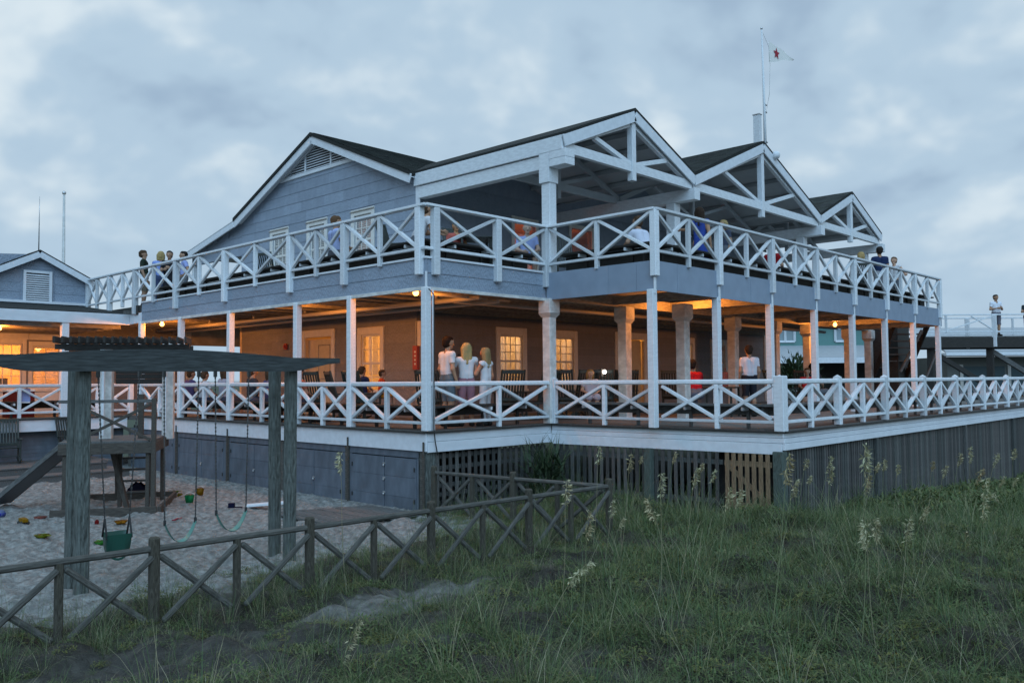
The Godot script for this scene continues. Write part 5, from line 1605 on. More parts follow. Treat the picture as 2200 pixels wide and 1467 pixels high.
	toy("toy_block", "small red toy block behind the thick swing posts", -4.63, -3.34, Color(0.6, 0.05, 0.05))
	toy("toy_mould", "orange yellow sand mould behind the bucket swing", -4.39, -2.92, Color(0.85, 0.55, 0.08))
	toy("toy_mould", "lime green sand mould left of the bucket swing", -5.26, -1.46, Color(0.3, 0.75, 0.25))
	toy("toy_shovel", "pink toy shovel lying behind the middle swing", -3.51, -2.66, Color(0.85, 0.25, 0.35))
	toy("toy_bucket", "small green bucket on the sand right of the play tower", -2.44, -4.43, Color(0.12, 0.62, 0.35))
	toy("toy_bucket", "yellow bucket with a handle near the cupboard doors", -1.62, -5.65, Color(0.70, 0.50, 0.06))
	toy("toy_scoop", "dark blue scoop on the sand below the cupboard doors", -2.22, -3.02, Color(0.05, 0.07, 0.25))
	toy("toy_dish", "lime green dish at the corner of the tower sandbox", -1.89, -6.2, Color(0.30, 0.5, 0.06))
	toy("toy_block", "small yellow toy block beside the lime green dish", -2.08, -5.61, Color(0.6, 0.5, 0.1))
	toy("toy_shell", "dark blue plastic shell pool standing under the play tower", -2.64, -6.39, Color(0.03, 0.05, 0.20))
	toy("toy_bottle", "pink topped plastic bottle beside the tower corner post", -2.83, -5.2, Color(0.75, 0.2, 0.35))
	var pl := thing("white_plank", "long white board lying on the sand before the cupboard doors", "plank")
	beam(pl, "board", Vector3(-1.98, 0.06, -3.0), Vector3(-1.22, 0.10, -2.5), 0.16, 0.05, M.white)
	var bw := thing("boardwalk", "short grey plank walk sunk in the sand before the cupboard doors", "boardwalk")
	for i in 11:
		var o := Vector3(-2.15 + i * 0.16, 0.035, -0.95 + i * 0.06)
		beam(bw, "plank", o + Vector3(0.1, rng.randf_range(-0.005, 0.01), -0.95), o + Vector3(0.1, rng.randf_range(-0.005, 0.01), 0.75), 0.145, 0.04, M["plank%d" % (i % 3)], 0.006)


func toy(called: String, label: String, x: float, z: float, c: Color) -> void:
	var t := thing(called, label, "toy", Vector3(x, gh(x, z), z), rng.randf() * TAU, "toys scattered on the sand")
	t.scale = Vector3.ONE * 0.82
	var m := colored(c * Color(0.62, 0.62, 0.62), 0.5)
	match called:
		"toy_truck":
			block(t, "bed", Vector3(-0.12, 0.05, -0.06), Vector3(0.05, 0.13, 0.06), m)
			block(t, "cab", Vector3(0.055, 0.05, -0.055), Vector3(0.13, 0.12, 0.055), m)
			for q in [[-0.08, -0.06], [0.08, -0.06], [-0.08, 0.06], [0.08, 0.06]]: put(t, "wheel", ball(0.04, 8), M.dark, Transform3D(Basis(), Vector3(q[0], 0.035, q[1])))
		"toy_ball":
			put(t, "ball", ball(0.10), m, Transform3D(Basis(), Vector3(0, 0.09, 0)))
			tube_part(t, "stripe", [Vector3(0, 0.06, 0), Vector3(0, 0.12, 0)], [0.097, 0.097], colored(Color(0.12, 0.15, 0.5)), 14)
		"toy_bucket":
			tube_part(t, "pail", [Vector3(0, 0, 0), Vector3(0, 0.17, 0), Vector3(0, 0.18, 0), Vector3(0, 0.16, 0), Vector3(0, 0.03, 0)], [0.085, 0.115, 0.12, 0.105, 0.075], m, 16)
			var pts := []
			for i in 9: pts.append(Vector3(cos(PI * i / 8.0) * 0.115, 0.17 + sin(PI * i / 8.0) * 0.07, 0.02))
			tube_part(t, "handle", pts, [0.006, 0.006, 0.006, 0.006, 0.006, 0.006, 0.006, 0.006, 0.006], M.worn_white, 5)
		"toy_shovel", "toy_scoop":
			tube_part(t, "handle", [Vector3(-0.16, 0.025, 0), Vector3(0.02, 0.03, 0)], [0.014, 0.014], m, 6)
			tube_part(t, "grip", [Vector3(-0.16, 0.025, -0.04), Vector3(-0.16, 0.025, 0.04)], [0.014, 0.014], m, 6)
			slab_part(t, "blade", [Vector3(0.0, 0.02, -0.05), Vector3(0.12, 0.02, -0.05), Vector3(0.17, 0.03, 0), Vector3(0.12, 0.02, 0.05), Vector3(0.0, 0.02, 0.05)], Vector3(0, 0.012, 0), m)
			if called == "toy_scoop": block(t, "cup", Vector3(0.0, 0.03, -0.06), Vector3(0.14, 0.13, 0.06), m)
		"toy_bottle":
			tube_part(t, "bottle", [Vector3(0, 0, 0), Vector3(0, 0.2, 0), Vector3(0, 0.26, 0)], [0.06, 0.06, 0.03], colored(Color(0.55, 0.58, 0.62), 0.3), 12)
			tube_part(t, "cap", [Vector3(0, 0.265, 0), Vector3(0, 0.36, 0)], [0.05, 0.045], m, 10)
		"toy_shell":
			var st := newst()
			st.set_smooth_group(1)
			for i in 14:
				for j in 6:
					var P := func(a: float, b: float) -> Vector3:
						var r := 0.34 + 0.02 * cos(a * 14.0)
						return Vector3(cos(a) * r * cos(b), 0.05 + sin(a) * r * cos(b), sin(b) * 0.14)
					face(st, [P.call(PI * i / 14, PI * 0.5 * j / 6), P.call(PI * (i + 1) / 14, PI * 0.5 * j / 6), P.call(PI * (i + 1) / 14, PI * 0.5 * (j + 1) / 6), P.call(PI * i / 14, PI * 0.5 * (j + 1) / 6)], Vector3(cos(PI * i / 14), sin(PI * i / 14), 1))
			put(t, "shell", done(st), m)
			slab_part(t, "rim", [Vector3(-0.36, 0.0, -0.02), Vector3(0.36, 0.0, -0.02), Vector3(0.33, 0.16, -0.02), Vector3(0.0, 0.38, -0.02), Vector3(-0.33, 0.16, -0.02)], Vector3(0, 0, 0.02), m)
		"toy_block":
			put(t, "block", cbox(Vector3(0.12, 0.08, 0.08), 0.012), m, Transform3D(Basis(), Vector3(0, 0.04, 0)))
			for i in 2: tube_part(t, "stud", [Vector3(-0.03 + i * 0.06, 0.08, 0), Vector3(-0.03 + i * 0.06, 0.095, 0)], [0.018, 0.018], m, 8)
		_:
			tube_part(t, "dish", [Vector3(0, 0, 0), Vector3(0, 0.055, 0), Vector3(0, 0.06, 0), Vector3(0, 0.05, 0), Vector3(0, 0.015, 0)], [0.08, 0.135, 0.14, 0.12, 0.07], m, 14)
			put(t, "rim", cbox(Vector3(0.10, 0.02, 0.05), 0.004), m, Transform3D(Basis(), Vector3(0.16, 0.05, 0)))


func log_fence(label: String, a: Vector3, b: Vector3, n: int, start_post := true) -> void:
	var t := thing("rail_fence", label, "fence", Vector3.ZERO, 0.0, "low weathered crossed rail fences")
	var top := 0.80
	for i in n + 1:
		var f := float(i) / n
		var p := a.lerp(b, f)
		var g := gh(p.x, p.z)
		if i % 2 == 0:
			if i > 0 or start_post:
				put(t, "post", cbox(Vector3(0.095, top + 0.22, 0.095), 0.018), M["fencepost%d" % (rng.randi() % 3)], Transform3D(Basis(Vector3.UP, rng.randf_range(-0.1, 0.1)), Vector3(p.x, (top + 0.06) * 0.5 - 0.05, p.z)))
		else:
			put(t, "middle_post", cbox(Vector3(0.07, top + 0.1, 0.07), 0.012), M["fencepost%d" % (rng.randi() % 3)], Transform3D(Basis(Vector3.UP, rng.randf_range(-0.1, 0.1)), Vector3(p.x, top * 0.5 - 0.08, p.z)))
	for i in n:
		var p := a.lerp(b, float(i) / n)
		var q := a.lerp(b, float(i + 1) / n)
		if i % 2 == 0:
			var r := a.lerp(b, minf(1.0, float(i + 2) / n))
			beam(t, "top_rail", p + Vector3.UP * (top - 0.03), r + Vector3.UP * (top - 0.03), 0.07, 0.062, M["fence%d" % (rng.randi() % 3)], 0.02)
		var d := (q - p).normalized() * 0.05
		beam(t, "cross_rail", p + d + Vector3.UP * 0.70, q - d + Vector3.UP * 0.04, 0.055, 0.062, M["fence%d" % (rng.randi() % 3)], 0.018)
		beam(t, "cross_rail", p + d + Vector3.UP * 0.04 + Vector3(0.03, 0, 0.03), q - d + Vector3.UP * 0.70 + Vector3(0.03, 0, 0.03), 0.05, 0.060, M["fence%d" % (rng.randi() % 3)], 0.018)


func build_fences() -> void:
	var a := Vector3(0.34, 0, 3.97)
	var d := Vector3(-1.0, 0, -0.055).normalized()
	var pts := [0.0, 1.9, 3.63, 5.42, 7.05, 8.8]
	# posts measured along the run: one fence thing per straight run
	log_fence("long low weathered fence with crossed rails between the grass and the playground", Vector3(-10.16, 0, 3.34), Vector3(0.34, 0, 3.97), 12)
	log_fence("short low crossed rail fence turning back from the grass to the deck corner post", Vector3(0.30, 0, 3.92), Vector3(-0.12, 0, 0.35), 4, false)


# ---------- people ----------
# bones: [a, b, radius a, radius b, region, t where the region changes, second region]
func nets(bones: Array, h: float, k: float) -> Array:
	var lo := Vector3(1e9, 1e9, 1e9)
	var hi := -lo
	for b in bones:
		var r: float = maxf(b[2], b[3]) + h * 3.0
		lo = lo.min(b[0] - Vector3.ONE * r).min(b[1] - Vector3.ONE * r)
		hi = hi.max(b[0] + Vector3.ONE * r).max(b[1] + Vector3.ONE * r)
	var nx := int((hi.x - lo.x) / h) + 2
	var ny := int((hi.y - lo.y) / h) + 2
	var nz := int((hi.z - lo.z) / h) + 2
	var D := PackedFloat32Array()
	D.resize(nx * ny * nz)
	D.fill(1.0)
	var Q := PackedFloat32Array()
	Q.resize(nx * ny * nz)
	Q.fill(9.0)
	var G := PackedByteArray()
	G.resize(nx * ny * nz)
	for b in bones:
		var a: Vector3 = b[0]
		var e: Vector3 = b[1] - a
		var ll := maxf(e.length_squared(), 1e-8)
		var ra: float = b[2]
		var dr: float = b[3] - ra
		var m: float = maxf(b[2], b[3]) + h * 2.2 + k * 0.5
		var p0 := ((a.min(b[1]) - Vector3.ONE * m - lo) / h).floor()
		var p1 := ((a.max(b[1]) + Vector3.ONE * m - lo) / h).ceil()
		var g0: int = b[4]
		var tc: float = b[5] if b.size() > 5 else 2.0
		var g1: int = b[6] if b.size() > 6 else g0
		for z in range(maxi(0, int(p0.z)), mini(nz, int(p1.z) + 1)):
			for y in range(maxi(0, int(p0.y)), mini(ny, int(p1.y) + 1)):
				var o := (z * ny + y) * nx
				for x in range(maxi(0, int(p0.x)), mini(nx, int(p1.x) + 1)):
					var p := lo + Vector3(x, y, z) * h - a
					var t := clampf(p.dot(e) / ll, 0.0, 1.0)
					var d := (p - e * t).length() - ra - dr * t
					var i := o + x
					if d < Q[i]:
						Q[i] = d
						G[i] = g0 if t < tc else g1
					var c := D[i]
					var s := maxf(k - absf(c - d), 0.0) / k
					D[i] = minf(c, d) - s * s * k * 0.25
	var cell := PackedInt32Array()
	cell.resize(nx * ny * nz)
	cell.fill(-1)
	var V := PackedVector3Array()
	var N := PackedVector3Array()
	var R := PackedByteArray()
	var sy := nx
	var sz := nx * ny
	for z in nz - 1:
		for y in ny - 1:
			var o := (z * ny + y) * nx
			for x in nx - 1:
				var i := o + x
				var d0 := D[i]
				if d0 > 0.5 and D[i + 1 + sy + sz] > 0.5: continue
				var c := [d0, D[i + 1], D[i + sy], D[i + 1 + sy], D[i + sz], D[i + 1 + sz], D[i + sy + sz], D[i + 1 + sy + sz]]
				var neg := 0
				for q in 8: if c[q] < 0.0: neg += 1
				if neg == 0 or neg == 8: continue
				var acc := Vector3.ZERO
				var cnt := 0
				for ed in [[0, 1], [2, 3], [4, 5], [6, 7], [0, 2], [1, 3], [4, 6], [5, 7], [0, 4], [1, 5], [2, 6], [3, 7]]:
					var u: float = c[ed[0]]
					var w: float = c[ed[1]]
					if (u < 0.0) != (w < 0.0):
						var t := u / (u - w)
						var pa := Vector3(ed[0] & 1, (ed[0] >> 1) & 1, ed[0] >> 2)
						var pb := Vector3(ed[1] & 1, (ed[1] >> 1) & 1, ed[1] >> 2)
						acc += pa.lerp(pb, t)
						cnt += 1
				cell[i] = V.size()
				V.append(lo + (Vector3(x, y, z) + acc / cnt) * h)
				N.append(Vector3(c[1] + c[3] + c[5] + c[7] - c[0] - c[2] - c[4] - c[6], c[2] + c[3] + c[6] + c[7] - c[0] - c[1] - c[4] - c[5], c[4] + c[5] + c[6] + c[7] - c[0] - c[1] - c[2] - c[3]).normalized())
				R.append(G[i])
	var I := PackedInt32Array()
	for z in range(1, nz - 1):
		for y in range(1, ny - 1):
			var o := (z * ny + y) * nx
			for x in range(1, nx - 1):
				var i := o + x
				if cell[i] < 0 and cell[i - 1] < 0 and cell[i - sy] < 0: continue
				var d := D[i] < 0.0
				if d != (D[i + 1] < 0.0): quad(I, cell, V, N, i, i - sy, i - sy - sz, i - sz)
				if d != (D[i + sy] < 0.0): quad(I, cell, V, N, i, i - 1, i - 1 - sz, i - sz)
				if d != (D[i + sz] < 0.0): quad(I, cell, V, N, i, i - 1, i - 1 - sy, i - sy)
	return [V, N, R, I]


func quad(I: PackedInt32Array, cell: PackedInt32Array, V: PackedVector3Array, N: PackedVector3Array, a: int, b: int, c: int, d: int) -> void:
	var p := cell[a]
	var q := cell[b]
	var r := cell[c]
	var s := cell[d]
	if p < 0 or q < 0 or r < 0 or s < 0: return
	if (V[q] - V[p]).cross(V[r] - V[p]).dot(N[p] + N[r]) > 0.0:
		I.append_array(PackedInt32Array([p, r, q, p, s, r]))
	else:
		I.append_array(PackedInt32Array([p, q, r, p, r, s]))


func net_mesh(n: Array, regions: Array = [], off := 0.0) -> ArrayMesh:
	var V: PackedVector3Array = n[0]
	var I: PackedInt32Array = n[3]
	if regions.size():
		var keep := PackedInt32Array()
		var R: PackedByteArray = n[2]
		for t in range(0, I.size(), 3):
			var k := 0
			for j in 3: if R[I[t + j]] in regions: k += 1
			if k >= 2: keep.append_array(PackedInt32Array([I[t], I[t + 1], I[t + 2]]))
		I = keep
		if I.is_empty(): return null
		V = V.duplicate()
		for i in V.size():
			var p := V[i]
			V[i] = p + n[1][i] * (off + 0.012 * fn.get_noise_3d(p.x * 9.0, p.y * 6.0, p.z * 9.0))
	var arr := []
	arr.resize(Mesh.ARRAY_MAX)
	arr[Mesh.ARRAY_VERTEX] = V
	arr[Mesh.ARRAY_NORMAL] = n[1]
	arr[Mesh.ARRAY_INDEX] = I
	var m := ArrayMesh.new()
	m.add_surface_from_arrays(Mesh.PRIMITIVE_TRIANGLES, arr)
	return m


# regions: 0 skin, 1 shirt, 2 sleeve, 3 hips, 4 thigh, 5 shin, 6 shoe, 7 head
func skeleton(pose: String) -> Dictionary:
	var j := {}
	j.pel = Vector3(0, 0.95, 0)
	j.chest = Vector3(0, 1.34, 0.0)
	j.neck = Vector3(0, 1.48, -0.01)
	j.head = Vector3(0, 1.645, 0.025)
	for s in [-1, 1]:
		var k := "l" if s < 0 else "r"
		j["sh" + k] = Vector3(s * 0.178, 1.41, -0.01)
		j["el" + k] = Vector3(s * 0.235, 1.13, -0.03)
		j["wr" + k] = Vector3(s * 0.235, 0.88, 0.06)
		j["hip" + k] = Vector3(s * 0.085, 0.92, 0)
		j["kn" + k] = Vector3(s * 0.10, 0.50, 0.02)
		j["an" + k] = Vector3(s * 0.11, 0.09, -0.02)
	match pose:
		"hold":
			j.elr = Vector3(0.25, 1.15, 0.02)
			j.wrr = Vector3(0.10, 1.22, 0.24)
			j.ell = Vector3(-0.25, 1.15, 0.02)
			j.wrl = Vector3(-0.10, 1.18, 0.24)
		"photo":
			j.elr = Vector3(0.27, 1.22, 0.14)
			j.wrr = Vector3(0.12, 1.40, 0.32)
			j.ell = Vector3(-0.27, 1.22, 0.14)
			j.wrl = Vector3(-0.12, 1.40, 0.32)
		"phone":
			j.elr = Vector3(0.24, 1.18, 0.12)
			j.wrr = Vector3(0.12, 1.42, 0.18)
		"point":
			j.elr = Vector3(0.40, 1.30, 0.16)
			j.wrr = Vector3(0.62, 1.34, 0.28)
		"hip":
			j.elr = Vector3(0.36, 1.15, -0.10)
			j.wrr = Vector3(0.17, 1.0, 0.06)
		"lookup":
			j.head = Vector3(0, 1.635, -0.02)
		"sit", "sitlean", "sitchild":
			var dy := -0.45
			for key in j.keys(): j[key] += Vector3(0, dy, 0)
			for s in [-1, 1]:
				var k := "l" if s < 0 else "r"
				j["kn" + k] = Vector3(s * 0.12, 0.50, 0.43)
				j["an" + k] = Vector3(s * 0.12, 0.09, 0.40)
				j["el" + k] = Vector3(s * 0.25, 0.72, 0.06)
				j["wr" + k] = Vector3(s * 0.13, 0.64, 0.28)
			if pose == "sitlean":
				for key in ["chest", "neck", "head", "shl", "shr"]: j[key] += Vector3(0, -0.03, 0.16 if key == "chest" else 0.24)
				for k in ["l", "r"]:
					j["el" + k] += Vector3(0, 0.02, 0.22)
					j["wr" + k] += Vector3(0, 0.08, 0.24)
	return j


func body_bones(j: Dictionary, wide: float) -> Array:
	var b := []
	var up: Vector3 = (j.chest - j.pel).normalized()
	var nod: Vector3 = (j.head - j.neck).normalized()
	for s in [-1, 1]:
		var k := "l" if s < 0 else "r"
		b.append([j.chest + Vector3(s * 0.085 * wide, 0.02, 0), j.pel.lerp(j.chest, 0.42) + Vector3(s * 0.055 * wide, 0, 0), 0.100 * wide, 0.098 * wide, 1])
		b.append([j.pel.lerp(j.chest, 0.40) + Vector3(s * 0.055 * wide, 0, 0), j.pel + Vector3(s * 0.07, -0.01, 0), 0.098 * wide, 0.105 * wide, 1, 0.55, 3])
		b.append([j.chest + Vector3(s * 0.06, 0.05, -0.01), j["sh" + k], 0.075, 0.058, 1])
		b.append([j["sh" + k], j["el" + k], 0.054, 0.042, 2, 0.62, 0])
		b.append([j["el" + k], j["wr" + k], 0.042, 0.028, 0])
		b.append([j["hip" + k], j["kn" + k], 0.092, 0.060, 4])
		b.append([j["kn" + k], j["an" + k], 0.060, 0.040, 5, 0.9, 6])
		b.append([j["kn" + k].lerp(j["an" + k], 0.3) + Vector3(0, 0, -0.02), j["kn" + k].lerp(j["an" + k], 0.45), 0.055, 0.045, 5])
		b.append([j["an" + k] + Vector3(0, -0.035, -0.03), j["an" + k] + Vector3(s * 0.015, -0.05, 0.15), 0.045, 0.038, 6])
		b.append([j.head + Vector3(s * 0.078, -0.02, -0.015), j.head + Vector3(s * 0.084, 0.015, -0.02), 0.014, 0.016, 7])
	b.append([j.chest + up * 0.08, j.neck + nod * 0.06, 0.062, 0.052, 0])
	b.append([j.head + nod * 0.03 + Vector3(0, 0, -0.02), j.head + nod * 0.02 + Vector3(0, 0, 0.015), 0.095, 0.088, 7])
	b.append([j.head + Vector3(0, -0.065, 0.035), j.head + Vector3(0, -0.085, 0.05), 0.052, 0.038, 7])
	b.append([j.head + Vector3(0, 0.0, 0.098), j.head + Vector3(0, -0.03, 0.115), 0.010, 0.015, 7])
	return b


func hand_net() -> Array:
	if pose_cache.has("hand"): return pose_cache["hand"]
	var b := []
	# along -y from the wrist, palm facing +z, thumb towards +x
	for i in 4: b.append([Vector3(-0.012 + i * 0.010, -0.015, 0), Vector3(-0.028 + i * 0.019, -0.085, 0.004), 0.015, 0.013, 0])
	var lens := [0.058, 0.072, 0.078, 0.070]
	for i in 4:
		var k := Vector3(-0.029 + i * 0.0195, -0.088, 0.005)
		var m := k + Vector3(0, -lens[i] * 0.5, 0.008)
		var e := m + Vector3(0, -lens[i] * 0.42, 0.022)
		b.append([k, m, 0.0095, 0.0088, 0])
		b.append([m, e, 0.0088, 0.0075, 0])
	b.append([Vector3(0.022, -0.025, 0.005), Vector3(0.047, -0.062, 0.02), 0.014, 0.011, 0])
	b.append([Vector3(0.047, -0.062, 0.02), Vector3(0.046, -0.098, 0.032), 0.0105, 0.0085, 0])
	var n := nets(b, 0.0055, 0.008)
	pose_cache["hand"] = n
	return n


func pose_net(pose: String, wide: float, h: float) -> Dictionary:
	var key := "%s %.2f %.3f" % [pose, wide, h]
	if pose_cache.has(key): return pose_cache[key]
	var j := skeleton(pose)
	var n := nets(body_bones(j, wide), h, 0.035)
	var hn := hand_net()
	for k in ["l", "r"]:
		var dir: Vector3 = (j["wr" + k] - j["el" + k]).normalized()
		var y := -dir
		var z: Vector3 = Vector3(1 if k == "l" else -1, 0, 0.2)
		z = (z - y * z.dot(y)).normalized()
		var x := y.cross(z)
		var bs := Basis(x, y, z)
		var flip := 1.0
		if x.z < 0.0: flip = -1.0
		var base: int = n[0].size()
		for i in hn[0].size():
			var p: Vector3 = hn[0][i]
			p.x *= flip
			var nn: Vector3 = hn[1][i]
			nn.x *= flip
			n[0].append(j["wr" + k] + bs * p)
			n[1].append(bs * nn)
			n[2].append(0)
		for t in range(0, hn[3].size(), 3):
			if flip > 0.0: n[3].append_array(PackedInt32Array([base + hn[3][t], base + hn[3][t + 1], base + hn[3][t + 2]]))
			else: n[3].append_array(PackedInt32Array([base + hn[3][t], base + hn[3][t + 2], base + hn[3][t + 1]]))
	var d := {"j": j, "net": n, "meshes": {}}
	pose_cache[key] = d
	return d


func person(label: String, at: Vector3, face_yaw: float, o: Dictionary, group := "") -> void:
	# face_yaw: 0 looks along +z
	var pose: String = o.get("pose", "stand")
	var wide: float = o.get("wide", 1.0)
	var size: float = o.get("size", 1.0)
	var t := thing("person", label, "person", at, face_yaw, group)
	var d := pose_net(pose, wide, o.get("cell", 0.02))
	var j: Dictionary = d.j
	var sk := Transform3D(Basis.from_scale(Vector3.ONE * size), Vector3.ZERO)
	var get_mesh := func(name: String, regs: Array, off: float) -> ArrayMesh:
		if not d.meshes.has(name): d.meshes[name] = net_mesh(d.net, regs, off)
		return d.meshes[name]
	put(t, "body", get_mesh.call("body", [], 0.0), colored(o.get("skin", lin(0.36, 0.22, 0.15)), 0.6), sk)
	var top: String = o.get("top", "shirt")
	if top == "shirt": put(t, "shirt", get_mesh.call("shirt", [1, 2], 0.011), colored(o.get("shirt", lin(0.7, 0.7, 0.7)), 0.85), sk)
	else: put(t, "top", get_mesh.call("tank", [1], 0.010), colored(o.get("shirt", lin(0.7, 0.7, 0.7)), 0.85), sk)
	var low: String = o.get("low", "shorts")
	if low == "shorts": put(t, "shorts", get_mesh.call("shorts", [3, 4], 0.016), colored(o.get("bottom", lin(0.12, 0.13, 0.15)), 0.9), sk)
	elif low == "pants": put(t, "trousers", get_mesh.call("pants", [3, 4, 5], 0.013), colored(o.get("bottom", lin(0.05, 0.055, 0.07)), 0.9), sk)
	else:
		if not d.meshes.has("skirt" + low):
			var hem: float = {"skirt": 0.62, "dress": 0.45}[low]
			var bb := []
			if pose.begins_with("sit"):
				for s in [-1, 1]: bb.append([j["hip" + ("l" if s < 0 else "r")], j["kn" + ("l" if s < 0 else "r")] + Vector3(0, 0.02, 0), 0.125, 0.11, 0])
			else:
				for a in 6: bb.append([Vector3(cos(TAU * a / 6.0) * 0.07, 1.02, sin(TAU * a / 6.0) * 0.05), Vector3(cos(TAU * a / 6.0) * 0.15, hem, sin(TAU * a / 6.0) * 0.12), 0.085, 0.06, 0])
			d.meshes["skirt" + low] = net_mesh(nets(bb, 0.022, 0.05))
		put(t, low, d.meshes["skirt" + low], colored(o.get("bottom", lin(0.3, 0.12, 0.16)), 0.9), sk)
	put(t, "shoes", get_mesh.call("shoes", [6], 0.008), colored(o.get("shoe", lin(0.03, 0.028, 0.026)), 0.6), sk)
	# hair
	var hair: String = o.get("hair", "short")
	if hair != "bald":
		if not d.meshes.has("hair" + hair):
			var hd: Vector3 = j.head
			var hb := [[hd + Vector3(0, 0.045, -0.035), hd + Vector3(0, 0.055, 0.012), 0.098, 0.082, 0], [hd + Vector3(0, -0.02, -0.055), hd + Vector3(0, 0.03, -0.04), 0.078, 0.09, 0]]
			if hair == "long":
				for x in [-0.055, 0.0, 0.055]: hb.append([hd + Vector3(x, 0.0, -0.06), hd + Vector3(x * 1.25, -0.30, -0.085), 0.062, 0.040, 0])
				for s in [-1, 1]: hb.append([hd + Vector3(s * 0.075, 0.03, -0.005), hd + Vector3(s * 0.088, -0.19, -0.03), 0.038, 0.028, 0])
			elif hair == "bob":
				for x in [-0.06, 0.0, 0.06]: hb.append([hd + Vector3(x, 0.0, -0.05), hd + Vector3(x * 1.2, -0.12, -0.055), 0.062, 0.045, 0])
				for s in [-1, 1]: hb.append([hd + Vector3(s * 0.075, 0.03, 0.0), hd + Vector3(s * 0.084, -0.10, 0.0), 0.038, 0.03, 0])
			d.meshes["hair" + hair] = net_mesh(nets(hb, 0.012, 0.02), [0], 0.002)
		put(t, "hair", d.meshes["hair" + hair], colored(o.get("hair_color", lin(0.05, 0.03, 0.02)), 0.7), sk)
	for s in [-1, 1]: put(t, "eye", ball(0.011, 6), colored(lin(0.02, 0.015, 0.012), 0.3), Transform3D(Basis(), (j.head + Vector3(s * 0.034, 0.012, 0.092)) * size))
	put(t, "mouth", cbox(Vector3(0.04, 0.009, 0.012), 0.002), colored(lin(0.22, 0.07, 0.06), 0.5), Transform3D(Basis(), (j.head + Vector3(0, -0.06, 0.088)) * size))
	if o.get("holds", "") == "phone":
		put(t, "phone", cbox(Vector3(0.075, 0.15, 0.012)), M.dark, Transform3D(Basis(Vector3.RIGHT, -0.4), (j.wrr + Vector3(-0.06, 0.08, 0.10)) * size))


